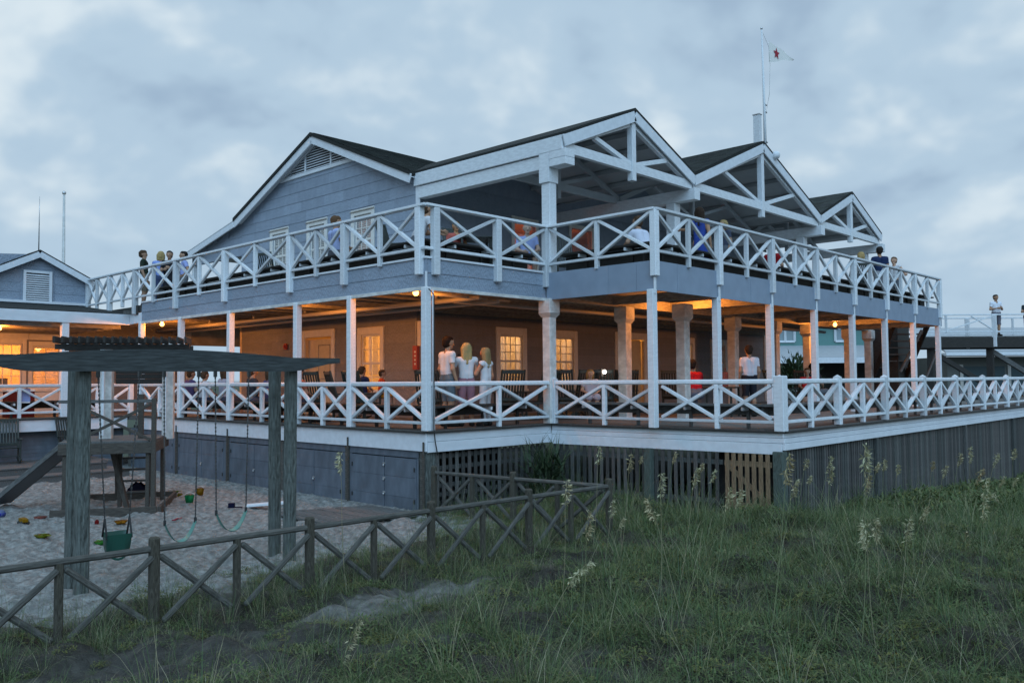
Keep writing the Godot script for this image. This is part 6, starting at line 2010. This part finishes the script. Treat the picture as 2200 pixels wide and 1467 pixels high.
func build_people() -> void:
	var cam := Vector3(-10.45, 0, 12.14)
	var white := lin(0.56, 0.56, 0.58)
	var tan := lin(0.38, 0.22, 0.14)
	var blond := lin(0.34, 0.25, 0.11)
	var brown := lin(0.06, 0.035, 0.02)
	var g1 := "people at the lower porch railing"
	# the standing trio, seen from behind
	person("man in white polo and patterned shorts standing by the near porch corner column", Vector3(1.32, 1.5, -0.86), deg_to_rad(80), {"pose": "stand", "size": 1.04, "shirt": white, "bottom": lin(0.10, 0.13, 0.15), "cell": 0.013, "hair_color": lin(0.016, 0.009, 0.006), "skin": tan}, g1)
	person("blonde woman in white ruffled top and pink shorts, middle of the standing trio", Vector3(1.62, 1.5, -0.62), deg_to_rad(150), {"pose": "photo", "size": 0.965, "wide": 0.9, "shirt": white, "low": "shorts", "bottom": lin(0.28, 0.14, 0.17), "hair": "long", "hair_color": blond, "cell": 0.013, "skin": tan, "holds": "phone"}, g1)
	person("long haired woman in white overalls, rightmost of the standing trio", Vector3(1.98, 1.5, -0.42), deg_to_rad(-165), {"pose": "phone", "size": 0.91, "wide": 0.85, "top": "tank", "shirt": white, "low": "pants", "bottom": white, "hair": "long", "hair_color": lin(0.24, 0.17, 0.08), "cell": 0.013, "skin": lin(0.42, 0.20, 0.12)}, g1)
	# seated row with backs to the left railing
	var g2 := "people seated along the lower left railing"
	var row := [[-10.35, lin(0.10, 0.07, 0.16), "person in a purple shirt seated leftmost on the bench behind the swing beam", 0.98, "short"], [-9.55, lin(0.50, 0.5, 0.52), "person in a pale shirt seated beside the purple shirt", 0.94, "short"], [-8.45, lin(0.30, 0.30, 0.36), "person in a grey shirt seated just left of the second white column", 1.0, "bob"], [-7.05, lin(0.03, 0.032, 0.04), "person in a dark striped shirt seated right of the second white column", 1.0, "short"], [-6.25, lin(0.09, 0.07, 0.15), "person in a dark violet shirt seated beside the dark striped shirt", 0.95, "bob"], [-4.95, lin(0.30, 0.10, 0.06), "person in a rust shirt seated behind the swing posts", 0.95, "short"]]
	for q in row: person(q[2], Vector3(0.42, 1.5, q[0]), deg_to_rad(90 + rng.randf_range(-12, 12)), {"pose": "sit", "size": q[3], "shirt": q[1], "hair": q[4], "hair_color": brown if rng.randf() < 0.7 else lin(0.12, 0.06, 0.03), "bottom": lin(0.05, 0.06, 0.09)}, g2)
	# children and others on the lower porch
	var g3 := "people on the lower porch"
	person("child in dark blue sitting in a rocking chair left of the lit window", Vector3(1.3, 1.72, -3.75), deg_to_rad(100), {"pose": "sit", "size": 0.80, "shirt": lin(0.02, 0.03, 0.08), "hair_color": brown}, g3)
	person("small child in red and orange seated below the lit window", Vector3(1.75, 1.80, -3.6), deg_to_rad(60), {"pose": "sit", "size": 0.68, "shirt": lin(0.5, 0.06, 0.015), "bottom": lin(0.5, 0.2, 0.02), "hair_color": brown}, g3)
	person("fair haired child in a flowered dress seated facing out behind the middle railing", Vector3(5.25, 1.62, -0.25), deg_to_rad(-42), {"pose": "sit", "size": 0.80, "shirt": lin(0.5, 0.42, 0.45), "low": "skirt", "bottom": lin(0.45, 0.38, 0.42), "hair": "bob", "hair_color": lin(0.30, 0.17, 0.06), "skin": lin(0.5, 0.3, 0.2)}, g3)
	person("person in a rust coloured top seated before the lit doorway", Vector3(8.2, 1.55, -1.4), deg_to_rad(120), {"pose": "sit", "size": 0.95, "shirt": lin(0.30, 0.07, 0.03), "hair_color": lin(0.18, 0.08, 0.03)}, g3)
	person("man in a red shirt seated with his back turned, beside a red patterned bag", Vector3(7.9, 1.55, 0.95), deg_to_rad(140), {"pose": "sitlean", "size": 1.06, "shirt": lin(0.36, 0.012, 0.02), "hair_color": lin(0.02, 0.015, 0.012), "low": "pants", "bottom": lin(0.10, 0.13, 0.18)}, g3)
	person("man in white shirt and dark shorts standing with his back turned near the wall end", Vector3(8.9, 1.5, 1.87), deg_to_rad(138), {"pose": "stand", "size": 0.99, "wide": 1.12, "shirt": lin(0.62, 0.62, 0.68), "bottom": lin(0.02, 0.022, 0.03), "hair_color": lin(0.03, 0.02, 0.015)}, g3)
	person("dark haired person seated behind the second pointed railing post", Vector3(13.6, 1.55, 1.4), deg_to_rad(80), {"pose": "sit", "size": 1.0, "shirt": lin(0.03, 0.03, 0.04), "hair": "bob", "hair_color": lin(0.01, 0.01, 0.01)}, g3)
	person("child in a bright red shirt seated near the far porch columns", Vector3(13.0, 1.6, 1.5), deg_to_rad(-70), {"pose": "sit", "size": 0.85, "shirt": lin(0.5, 0.03, 0.03), "hair_color": brown}, g3)
	# upper deck
	var g4 := "people on the upper deck"
	var U := 4.7
	person("man in dark green looking up at the sky, leftmost on the upper deck", Vector3(0.54, U, -13.70), deg_to_rad(60), {"pose": "lookup", "size": 1.0, "shirt": lin(0.02, 0.03, 0.022), "bottom": lin(0.14, 0.12, 0.09), "hair_color": brown}, g4)
	person("woman with blond bob and blue shirt, second from the left on the upper deck", Vector3(1.02, U, -13.63), deg_to_rad(150), {"pose": "hold", "size": 1.0, "shirt": lin(0.22, 0.30, 0.60), "hair": "bob", "hair_color": blond, "low": "pants", "bottom": lin(0.05, 0.07, 0.14)}, g4)
	person("man in a black shirt facing out between two blue shirts on the upper deck", Vector3(1.17, U, -13.36), deg_to_rad(-40), {"pose": "hold", "size": 1.0, "shirt": lin(0.015, 0.016, 0.02), "hair_color": lin(0.05, 0.045, 0.04), "low": "pants", "bottom": lin(0.02, 0.02, 0.025)}, g4)
	person("dark haired man in light blue shirt, rightmost of the four on the far upper deck", Vector3(1.53, U, -13.15), deg_to_rad(-110), {"pose": "hip", "size": 1.0, "shirt": lin(0.28, 0.33, 0.58), "hair_color": lin(0.02, 0.015, 0.012)}, g4)
	person("curly haired man in light blue shirt seated on the upper bench with his back turned", Vector3(0.33, U, -3.4), deg_to_rad(80), {"pose": "sit", "size": 1.03, "wide": 1.1, "shirt": lin(0.38, 0.44, 0.68), "hair_color": lin(0.10, 0.055, 0.03), "skin": tan}, g4)
	person("person in a white shirt leaning at the near corner of the upper deck", Vector3(0.62, U, -1.05), deg_to_rad(60), {"pose": "sitlean", "size": 1.05, "shirt": white, "hair_color": brown, "skin": tan}, g4)
	person("small child with an orange tinged face behind the short upper railing", Vector3(1.7, U, -1.0), deg_to_rad(-30), {"pose": "sit", "size": 0.82, "shirt": lin(0.40, 0.10, 0.08), "hair_color": lin(0.2, 0.1, 0.03), "skin": lin(0.5, 0.26, 0.14)}, g4)
	person("balding man in a pale blue shirt seated facing out before the lit upper doorway", Vector3(3.87, U, -0.95), deg_to_rad(-40), {"pose": "sit", "size": 1.0, "shirt": lin(0.26, 0.32, 0.55), "hair": "bald", "skin": lin(0.40, 0.28, 0.22)}, g4)
	person("person in a white shirt seated at the upper corner post right of the tall column", Vector3(5.2, U, 1.4), deg_to_rad(165), {"pose": "sitlean", "size": 1.08, "shirt": lin(0.55, 0.57, 0.66), "hair_color": brown}, g4)
	person("woman with long dark hair in a blue dress reaching out on the upper deck", Vector3(6.9, U, 1.75), deg_to_rad(100), {"pose": "point", "size": 0.98, "wide": 0.9, "top": "tank", "shirt": lin(0.03, 0.06, 0.26), "low": "dress", "bottom": lin(0.03, 0.06, 0.26), "hair": "long", "hair_color": lin(0.03, 0.018, 0.012), "skin": tan}, g4)
	person("fair haired boy facing the woman in the blue dress", Vector3(7.56, U, 2.0), deg_to_rad(-110), {"pose": "stand", "size": 0.84, "shirt": lin(0.05, 0.06, 0.09), "hair": "bob", "hair_color": lin(0.25, 0.18, 0.08)}, g4)
	person("small dark haired child below the fair haired boy on the upper deck", Vector3(7.5, U, 1.5), deg_to_rad(-80), {"pose": "stand", "size": 0.62, "shirt": lin(0.3, 0.32, 0.4), "hair_color": lin(0.02, 0.015, 0.01)}, g4)
	person("person in a dark red shirt seated behind the middle of the right upper railing", Vector3(10.6, U, 1.7), deg_to_rad(80), {"pose": "sit", "size": 1.0, "shirt": lin(0.25, 0.01, 0.015), "hair_color": brown}, g4)
	person("blonde woman in white seated below the smallest truss gable", Vector3(16.23, U, 1.86), deg_to_rad(150), {"pose": "hold", "size": 0.93, "shirt": white, "hair": "bob", "hair_color": lin(0.38, 0.26, 0.11)}, g4)
	person("tall man in a navy shirt standing at the right end of the upper deck", Vector3(16.86, U, 2.2), deg_to_rad(130), {"pose": "hip", "size": 1.04, "wide": 1.08, "shirt": lin(0.015, 0.028, 0.075), "bottom": lin(0.30, 0.30, 0.32), "hair_color": lin(0.02, 0.015, 0.012), "skin": tan}, g4)
	person("woman in a white strapped top leaning at the far right of the upper deck", Vector3(18.4, U, 2.1), deg_to_rad(-100), {"pose": "hip", "size": 0.95, "wide": 0.9, "top": "tank", "shirt": white, "hair_color": lin(0.14, 0.08, 0.05), "skin": lin(0.5, 0.3, 0.21)}, g4)
	# on the bridge
	person("man in a white t-shirt and grey shorts standing on the walkway bridge", Vector3(31.2, 4.2, 1.9), deg_to_rad(-46), {"pose": "hold", "size": 1.03, "shirt": lin(0.68, 0.7, 0.76), "bottom": lin(0.14, 0.14, 0.17), "hair_color": lin(0.025, 0.018, 0.015), "skin": tan}, "people on the walkway bridge")
	person("person in dark clothes at the right edge on the walkway bridge", Vector3(32.2, 4.2, 2.9), deg_to_rad(-60), {"pose": "hold", "size": 0.93, "shirt": lin(0.03, 0.04, 0.045), "bottom": lin(0.03, 0.03, 0.04), "hair_color": lin(0.015, 0.012, 0.01)}, "people on the walkway bridge")


# ---------- furniture ----------
func rocker() -> Node3D:
	var t := thing("rocking_chair", "", "chair")
	var m: Material = M.chair
	for s in [-0.27, 0.27]:
		var pts := []
		var rr := []
		for i in 7:
			var f := i / 6.0
			pts.append(Vector3(s, 0.03 + 0.11 * pow(absf(f - 0.5) * 2.0, 2.0), -0.42 + 0.9 * f))
			rr.append(0.02)
		tube_part(t, "runner", pts, rr, m, 6)
		beam(t, "leg", Vector3(s, 0.06, 0.24), Vector3(s, 0.64, 0.26), 0.04, 0.04, m)
		beam(t, "leg", Vector3(s, 0.06, -0.2), Vector3(s, 0.46, -0.2), 0.04, 0.04, m)
		beam(t, "armrest", Vector3(s * 1.05, 0.65, 0.32), Vector3(s * 1.05, 0.65, -0.26), 0.09, 0.025, m)
		beam(t, "back_post", Vector3(s, 0.42, -0.2), Vector3(s, 1.18, -0.42), 0.045, 0.04, m)
	for i in 6: beam(t, "seat_slat", Vector3(-0.27, 0.44 - 0.008 * i, 0.25 - i * 0.09), Vector3(0.27, 0.44 - 0.008 * i, 0.25 - i * 0.09), 0.075, 0.02, m)
	for i in 7: beam(t, "back_slat", Vector3(-0.21 + i * 0.07, 0.50, -0.225), Vector3(-0.21 + i * 0.07, 1.12, -0.405), 0.042, 0.014, m)
	for y in [[0.50, -0.225], [1.13, -0.41]]: beam(t, "back_rail", Vector3(-0.27, y[0], y[1]), Vector3(0.27, y[0], y[1]), 0.03, 0.08, m)
	beam(t, "stretcher", Vector3(-0.27, 0.22, 0.24), Vector3(0.27, 0.22, 0.24), 0.025, 0.025, m)
	return t


func build_furniture() -> void:
	var proto := rocker()
	var spots := [
		[4.0, 1.5, -1.7, 150, "dark slatted rocking chair below the first lit window"], [4.55, 1.5, -1.15, 170, "dark rocking chair just left of the haunched column"],
		[5.05, 1.5, -0.9, 120, "dark rocking chair just right of the haunched column"], [5.7, 1.5, -0.9, 160, "dark rocking chair behind the fair haired child"],
		[6.1, 1.5, -0.6, 130, "dark rocking chair left of the interior post before the lit doorway"], [7.0, 1.5, -0.7, 150, "dark rocking chair right of the interior post before the lit doorway"],
		[7.6, 1.5, -1.0, 140, "dark rocking chair with its back to the lit doorway"], [9.6, 1.5, -0.8, 120, "dark rocking chair behind the man in red"],
		[0.9, 1.5, -4.9, 110, "dark rocking chair in front of the panelled door"], [1.15, 1.5, -4.2, 70, "dark rocking chair left of the third white column"],
		[1.35, 1.5, -3.75, 95, "dark rocking chair that the child in dark blue sits in"], [2.6, 1.5, -2.8, 120, "dark rocking chair standing back by the corner pilaster"],
		[12.0, 1.5, 1.2, 60, "dark rocking chair near the far porch columns"], [14.5, 1.5, 0.8, 100, "dark rocking chair below the right ceiling lamp"],
		[-4.5, 0.336, -12.9, 20, "dark rocking chair on the step platform, left of the slide"], [-3.3, 0.336, -12.95, -10, "dark rocking chair on the step platform, right one by the slide"], [-1.7, 0.336, -12.9, 10, "dark rocking chair on the step platform behind the play tower"],
		[4.8, 4.7, -0.6, -30, "dark rocking chair on the upper deck right of the tall column"], [1.1, 4.7, -2.2, 30, "dark rocking chair on the upper deck near the corner bench"], [2.4, 4.7, -1.6, -20, "dark rocking chair on the upper deck behind the short railing"],
		[15.3, 4.7, 1.9, 150, "dark rocking chair on the upper deck below the smallest gable"], [1.6, 4.7, -6.5, 60, "dark rocking chair on the upper deck below the gable windows"], [1.7, 4.7, -8.3, 110, "dark rocking chair on the upper deck by the farthest gable window"]]
	for i in spots.size():
		var q: Array = spots[i]
		var o: Node3D = proto
		if i > 0:
			o = proto.duplicate()
			o.name = numbered(self, "rocking_chair")
			add_child(o, true)
		o.position = Vector3(q[0], q[1], q[2])
		o.rotation.y = deg_to_rad(q[3])
		tag(o, q[4], "chair", "dark rocking chairs")
	var tables := [[2.0, 4.7, -0.75, 0.7, "dark table on the upper deck behind the short railing"], [5.9, 4.7, 1.3, 0.8, "dark table on the upper deck at the corner post"], [8.6, 1.5, 1.3, 0.8, "green topped table beside the man in red"], [10.2, 4.7, 0.9, 0.9, "dark table on the upper deck behind the right railing"]]
	for q in tables:
		var t := thing("porch_table", q[4], "table", Vector3(q[0], q[1], q[2]), rng.randf(), "tables on the porches")
		var w: float = q[3]
		for i in 5: beam(t, "top_board", Vector3(-w * 0.5, 0.72, -0.32 + i * 0.16), Vector3(w * 0.5, 0.72, -0.32 + i * 0.16), 0.155, 0.035, M.chair)
		for s in [[-1, -1], [1, -1], [1, 1], [-1, 1]]: put(t, "leg", cbox(Vector3(0.05, 0.70, 0.05)), M.chair, Transform3D(Basis(), Vector3(s[0] * w * 0.42, 0.35, s[1] * 0.3)))
	var cup := thing("paper_cup", "white cup standing on the dark upper table behind the short railing", "cup", Vector3(1.75, 5.438, -0.6))
	tube_part(cup, "cup", [Vector3.ZERO, Vector3(0, 0.13, 0), Vector3(0, 0.125, 0), Vector3(0, 0.01, 0)], [0.035, 0.05, 0.045, 0.03], M.white, 12)
	# red patterned bag
	var bag := thing("patterned_bag", "red and orange patterned gift bag beside the man in red", "bag", Vector3(8.55, 2.238, 1.35), deg_to_rad(40))
	block(bag, "sack", Vector3(-0.16, 0.0, -0.09), Vector3(0.16, 0.36, 0.09), M.bag)
	for z in [-0.05, 0.05]: tube_part(bag, "handle", [Vector3(-0.06, 0.36, z), Vector3(-0.04, 0.45, z), Vector3(0.04, 0.45, z), Vector3(0.06, 0.36, z)], [0.006, 0.006, 0.006, 0.006], M.red, 5)
	# camera flash on the porch
	var fl := thing("flash_lamp", "small glaring white light held up behind the middle railing", "lamp", Vector3(5.6, 2.62, -0.1))
	put(fl, "bulb", ball(0.05), M.flash)
	block(fl, "casing", Vector3(-0.04, -0.12, -0.09), Vector3(0.04, 0.08, -0.055), M.dark)
	block(fl, "stand", Vector3(-0.01, -1.12, -0.08), Vector3(0.01, -0.12, -0.06), M.dark)
	var l := OmniLight3D.new()
	l.name = "light"
	l.light_color = Color(1, 0.93, 0.85)
	l.light_energy = 0.05
	l.light_size = 0.045
	l.omni_range = 8.0
	l.omni_attenuation = 2.0
	l.shadow_enabled = true
	fl.add_child(l)
	# red cabinet at the corner pilaster and alarm bell
	var ex := thing("fire_cabinet", "tall narrow red panel fixed to the pilaster by the porch corner", "cabinet", Vector3(3.44, 2.72, -4.32))
	block(ex, "case", Vector3(-0.09, 0, -0.10), Vector3(0.0, 0.60, 0.08), M.red)
	for i in 4: block(ex, "lettering", Vector3(-0.093, 0.12 + i * 0.1, -0.03), Vector3(-0.0905, 0.17 + i * 0.1, 0.03), M.casing, 0.0005)
	var al := thing("alarm_bell", "small red alarm box on the wall left of the panelled door", "alarm", Vector3(3.46, 3.5, -10.45))
	block(al, "case", Vector3(-0.05, -0.09, -0.07), Vector3(0.0, 0.09, 0.07), M.red)
	put(al, "strobe", ball(0.05, 8), M.red, Transform3D(Basis(), Vector3(-0.06, 0, 0)))
	var tw := thing("towel", "blue and white towel hanging on the left wing railing", "towel", Vector3(-2.7, 1.95, -13.62))
	block(tw, "cloth", Vector3(-0.12, 0.0, 0.0), Vector3(0.12, 0.36, 0.03), colored(lin(0.28, 0.35, 0.62)))
	block(tw, "hem", Vector3(-0.12, -0.04, 0.001), Vector3(0.12, -0.001, 0.029), M.white)
	var coo := thing("red_cooler", "dark red cooler standing behind the left wing railing", "cooler", Vector3(-2.6, 1.5, -14.5))
	block(coo, "chest", Vector3(-0.35, 0, -0.2), Vector3(0.35, 0.72, 0.2), colored(lin(0.12, 0.015, 0.012)))
	block(coo, "lid", Vector3(-0.36, 0.721, -0.21), Vector3(0.36, 0.78, 0.21), M.casing)
	# string of wire at the corner column
	var cb := thing("cable", "dark cable running down the near corner column and its deck edge", "cable")
	tube_part(cb, "wire", [Vector3(-0.02, 4.16, 0.10), Vector3(0.10, 4.05, 0.115), Vector3(0.105, 2.4, 0.10), Vector3(0.10, 1.55, 0.10), Vector3(0.14, 1.3, 0.09), Vector3(0.2, 1.05, 0.09)], [0.011, 0.011, 0.011, 0.011, 0.011, 0.011], M.dark, 6)
	tube_part(cb, "conduit", [Vector3(0.118, 1.52, 0.06), Vector3(0.118, 4.14, 0.06)], [0.016, 0.016], M.white, 8)


func _ready() -> void:
	rng.seed = 20240611
	# camera
	var cam := Camera3D.new()
	cam.name = "camera"
	cam.transform = Transform3D(Basis(Vector3.UP, -0.8114) * Basis(Vector3.RIGHT, 0.0454) * Basis(Vector3.BACK, -0.0073), Vector3(-10.45, 2.44, 12.14))
	cam.fov = 43.67
	cam.near = 0.05
	cam.far = 1500.0
	add_child(cam)
	# sky
	var we := WorldEnvironment.new()
	we.name = "environment"
	var env := Environment.new()
	env.background_mode = Environment.BG_SKY
	var sky := Sky.new()
	var pano := PanoramaSkyMaterial.new()
	pano.panorama = ImageTexture.create_from_image(sky_image())
	sky.sky_material = pano
	env.sky = sky
	env.background_energy_multiplier = 1.0
	env.tonemap_mode = Environment.TONE_MAPPER_LINEAR
	env.tonemap_exposure = 1.0
	env.sdfgi_enabled = true
	env.ssao_enabled = true
	env.ssil_enabled = true
	we.environment = env
	add_child(we)
	# dim sun behind the clouds
	var sun := DirectionalLight3D.new()
	sun.name = "sun"
	sun.light_energy = 0.6
	sun.light_color = Color(0.64, 0.84, 1.0)
	sun.light_angular_distance = 60.0
	sun.shadow_enabled = true
	sun.look_at_from_position(Vector3(-5.5, 7.0, 6.5), Vector3.ZERO)
	add_child(sun)
	gn.noise_type = FastNoiseLite.TYPE_SIMPLEX_SMOOTH
	gn.frequency = 1.0
	gn.fractal_octaves = 2
	gn.seed = 5
	fn.noise_type = FastNoiseLite.TYPE_SIMPLEX_SMOOTH
	fn.frequency = 1.0
	fn.fractal_octaves = 3
	fn.seed = 12
	make_materials()
	M.bag = mat(lin(0.55, 0.10, 0.05), 0.7, noise_tex(FastNoiseLite.TYPE_CELLULAR, 0.08, 0.25, 1.0, 2, 4), Vector3(2, 2, 2))
	# ground
	ground_patch("ground", -16.0, 1.0, 2.0, 14.0, 0.07, "uneven sandy soil below the foreground dune grass")
	ground_patch("ground", 1.0, 40.0, -1.0, 14.0, 0.16, "sloping soil below the dune grass along the deck skirt")
	ground_patch("sand", -16.0, 1.0, -17.0, 2.0, 0.07, "trampled grey sand of the playground")
	var far := newst()
	face(far, [Vector3(-600, -0.95, -800), Vector3(900, -0.95, -800), Vector3(900, -0.95, 400), Vector3(-600, -0.95, 400)], Vector3.UP)
	tag(put(self, "terrain", done(far), colored(lin(0.07, 0.085, 0.06), 0.95)), "flat land reaching to the horizon", "terrain", "", "structure")
	var t0 := Time.get_ticks_msec()
	build_clubhouse()
	build_railings()
	build_skirts()
	build_wing()
	print("building ", Time.get_ticks_msec() - t0)
	lamp(Vector3(0.55, 4.20, -0.95), "glowing bulb under the ceiling at the near porch corner", 2.1)
	lamp(Vector3(0.55, 4.24, -5.3), "glowing bulb under the left porch ceiling, half hidden by the grey band", 3.6)
	lamp(Vector3(0.55, 4.15, -12.45), "glowing bulb at the far end of the left porch", 3.8)
	lamp(Vector3(-3.15, 3.98, -14.4), "glowing bulb under the left wing porch ceiling at the edge", 3.0)
	lamp(Vector3(16.2, 4.12, 1.0), "glowing bulb among the right porch columns", 3.6)
	lamp(Vector3(7.58, 4.13, 0.92), "bulb glowing behind a haunched porch column in the middle", 2.8)
	build_background()
	build_playground()
	build_fences()
	print("site ", Time.get_ticks_msec() - t0)
	build_furniture()
	build_people()
	print("people ", Time.get_ticks_msec() - t0)
	build_plants()
	var oats := [[-3.76,8.72,-3.61,1.84,8.88,0.34],[2.86,5.83,3.03,1.13,6,0.21],[-1.49,7.61,-1.27,1.33,7.84,0.27],[2.98,5.96,3.05,0.87,6.03,0.15],[2.92,6.15,3.13,1.21,6.37,0.27],[0.61,7.28,0.71,1.29,7.39,0.27],[-3.24,9.28,-3.17,1.9,9.35,0.27],[-1.29,8.43,-1.14,1.44,8.59,0.27],[3.66,6.67,3.82,1.07,6.84,0.22],[3.81,6.83,3.9,1.14,6.92,0.23],[3.95,6.97,4.05,1.05,7.08,0.2],[5.39,7.03,5.51,1,7.16,0.2],[5.47,7.12,5.66,0.92,7.33,0.28],[5.64,7.3,5.85,1.14,7.52,0.3],[5.9,7.58,5.96,1.24,7.64,0.31],[5.71,7.78,5.98,1.15,8.07,0.33],[1.59,8.57,1.92,1.27,8.91,0.33],[6.39,8.09,6.49,1.21,8.2,0.23],[6.13,7.82,6.37,0.71,8.06,0.25],[6.28,7.98,6.52,0.7,8.22,0.25],[-0.58,9.46,-0.49,1.41,9.56,0.53],[1.08,8.24,1.25,0.8,8.41,0.27],[-2.03,9.14,-1.92,1.12,9.26,0.27],[-3.14,9.38,-3.21,1.27,9.31,0.27],[-1.63,8.82,-1.62,1.04,8.83,0.27],[-2.62,7.49,-2.45,1.34,7.67,0.27],[-1.46,6.98,-1.3,1.17,7.16,0.27],[1.76,4.66,1.84,1.08,4.75,0.13],[1.54,4.85,1.73,1,5.05,0.27],[6.42,8.13,6.2,0.42,7.89,0.26],[1.89,8.64,1.91,0.42,8.67,0.32],[-1.06,4.73,-0.97,1.53,4.82,0.27],[-1.47,5.48,-1.33,1.5,5.62,0.27],[1.08,3.95,1.15,1.22,4.03,0.14],[1.39,4.27,1.54,1.26,4.43,0.2],[-3.19,7.25,-3.15,1.52,7.29,0.27],[-2.37,6.96,-2.21,1.5,7.13,0.27],[-3.95,6.6,-3.89,1.47,6.67,0.27],[-4.86,7.57,-4.78,1.38,7.65,0.27],[-1.51,5.25,-1.4,0.88,5.37,0.27],[-0.43,4.57,-0.29,0.45,4.72,0.27],[-4.12,8.18,-4.36,1.45,7.92,0.27],[-5.17,7.25,-4.77,0.95,7.67,0.41],[-4.7,4.08,-4.76,1.67,4.01,0.27],[-6.24,6.12,-6.1,0.47,6.27,0.45]]
	var zones := {}
	for o in oats:
		var z := "before the long board skirt"
		if o[2] < -4.5: z = "by the low crossed rail fence"
		elif o[2] < -1.0: z = "in the open grass"
		elif o[2] < 2.2: z = "before the tan gate and pickets"
		if not zones.has(z): zones[z] = []
		zones[z].append(o)
	for z in zones:
		var list: Array = zones[z]
		var across := func(o: Array) -> float: return ((o[2] + 10.45) * 0.6885 + (o[4] - 12.14) * 0.7253) / ((o[2] + 10.45) * 0.7253 - (o[4] - 12.14) * 0.6885)
		list.sort_custom(func(a: Array, b: Array) -> bool: return across.call(a) < across.call(b))
		for i in list.size():
			var o: Array = list[i]
			var tall := "tall" if o[3] > 1.35 else ("short" if o[3] < 0.95 else "middling")
			var nth: String = ["first", "second", "third", "fourth", "fifth", "sixth", "seventh", "eighth", "ninth", "tenth", "eleventh", "twelfth", "thirteenth", "fourteenth", "fifteenth", "sixteenth", "seventeenth", "eighteenth", "nineteenth", "twentieth"][mini(i, 19)]
			sea_oat(o, "%s sea oat, %s from the left of those %s" % [tall, nth, z])
	print("plants ", Time.get_ticks_msec() - t0)
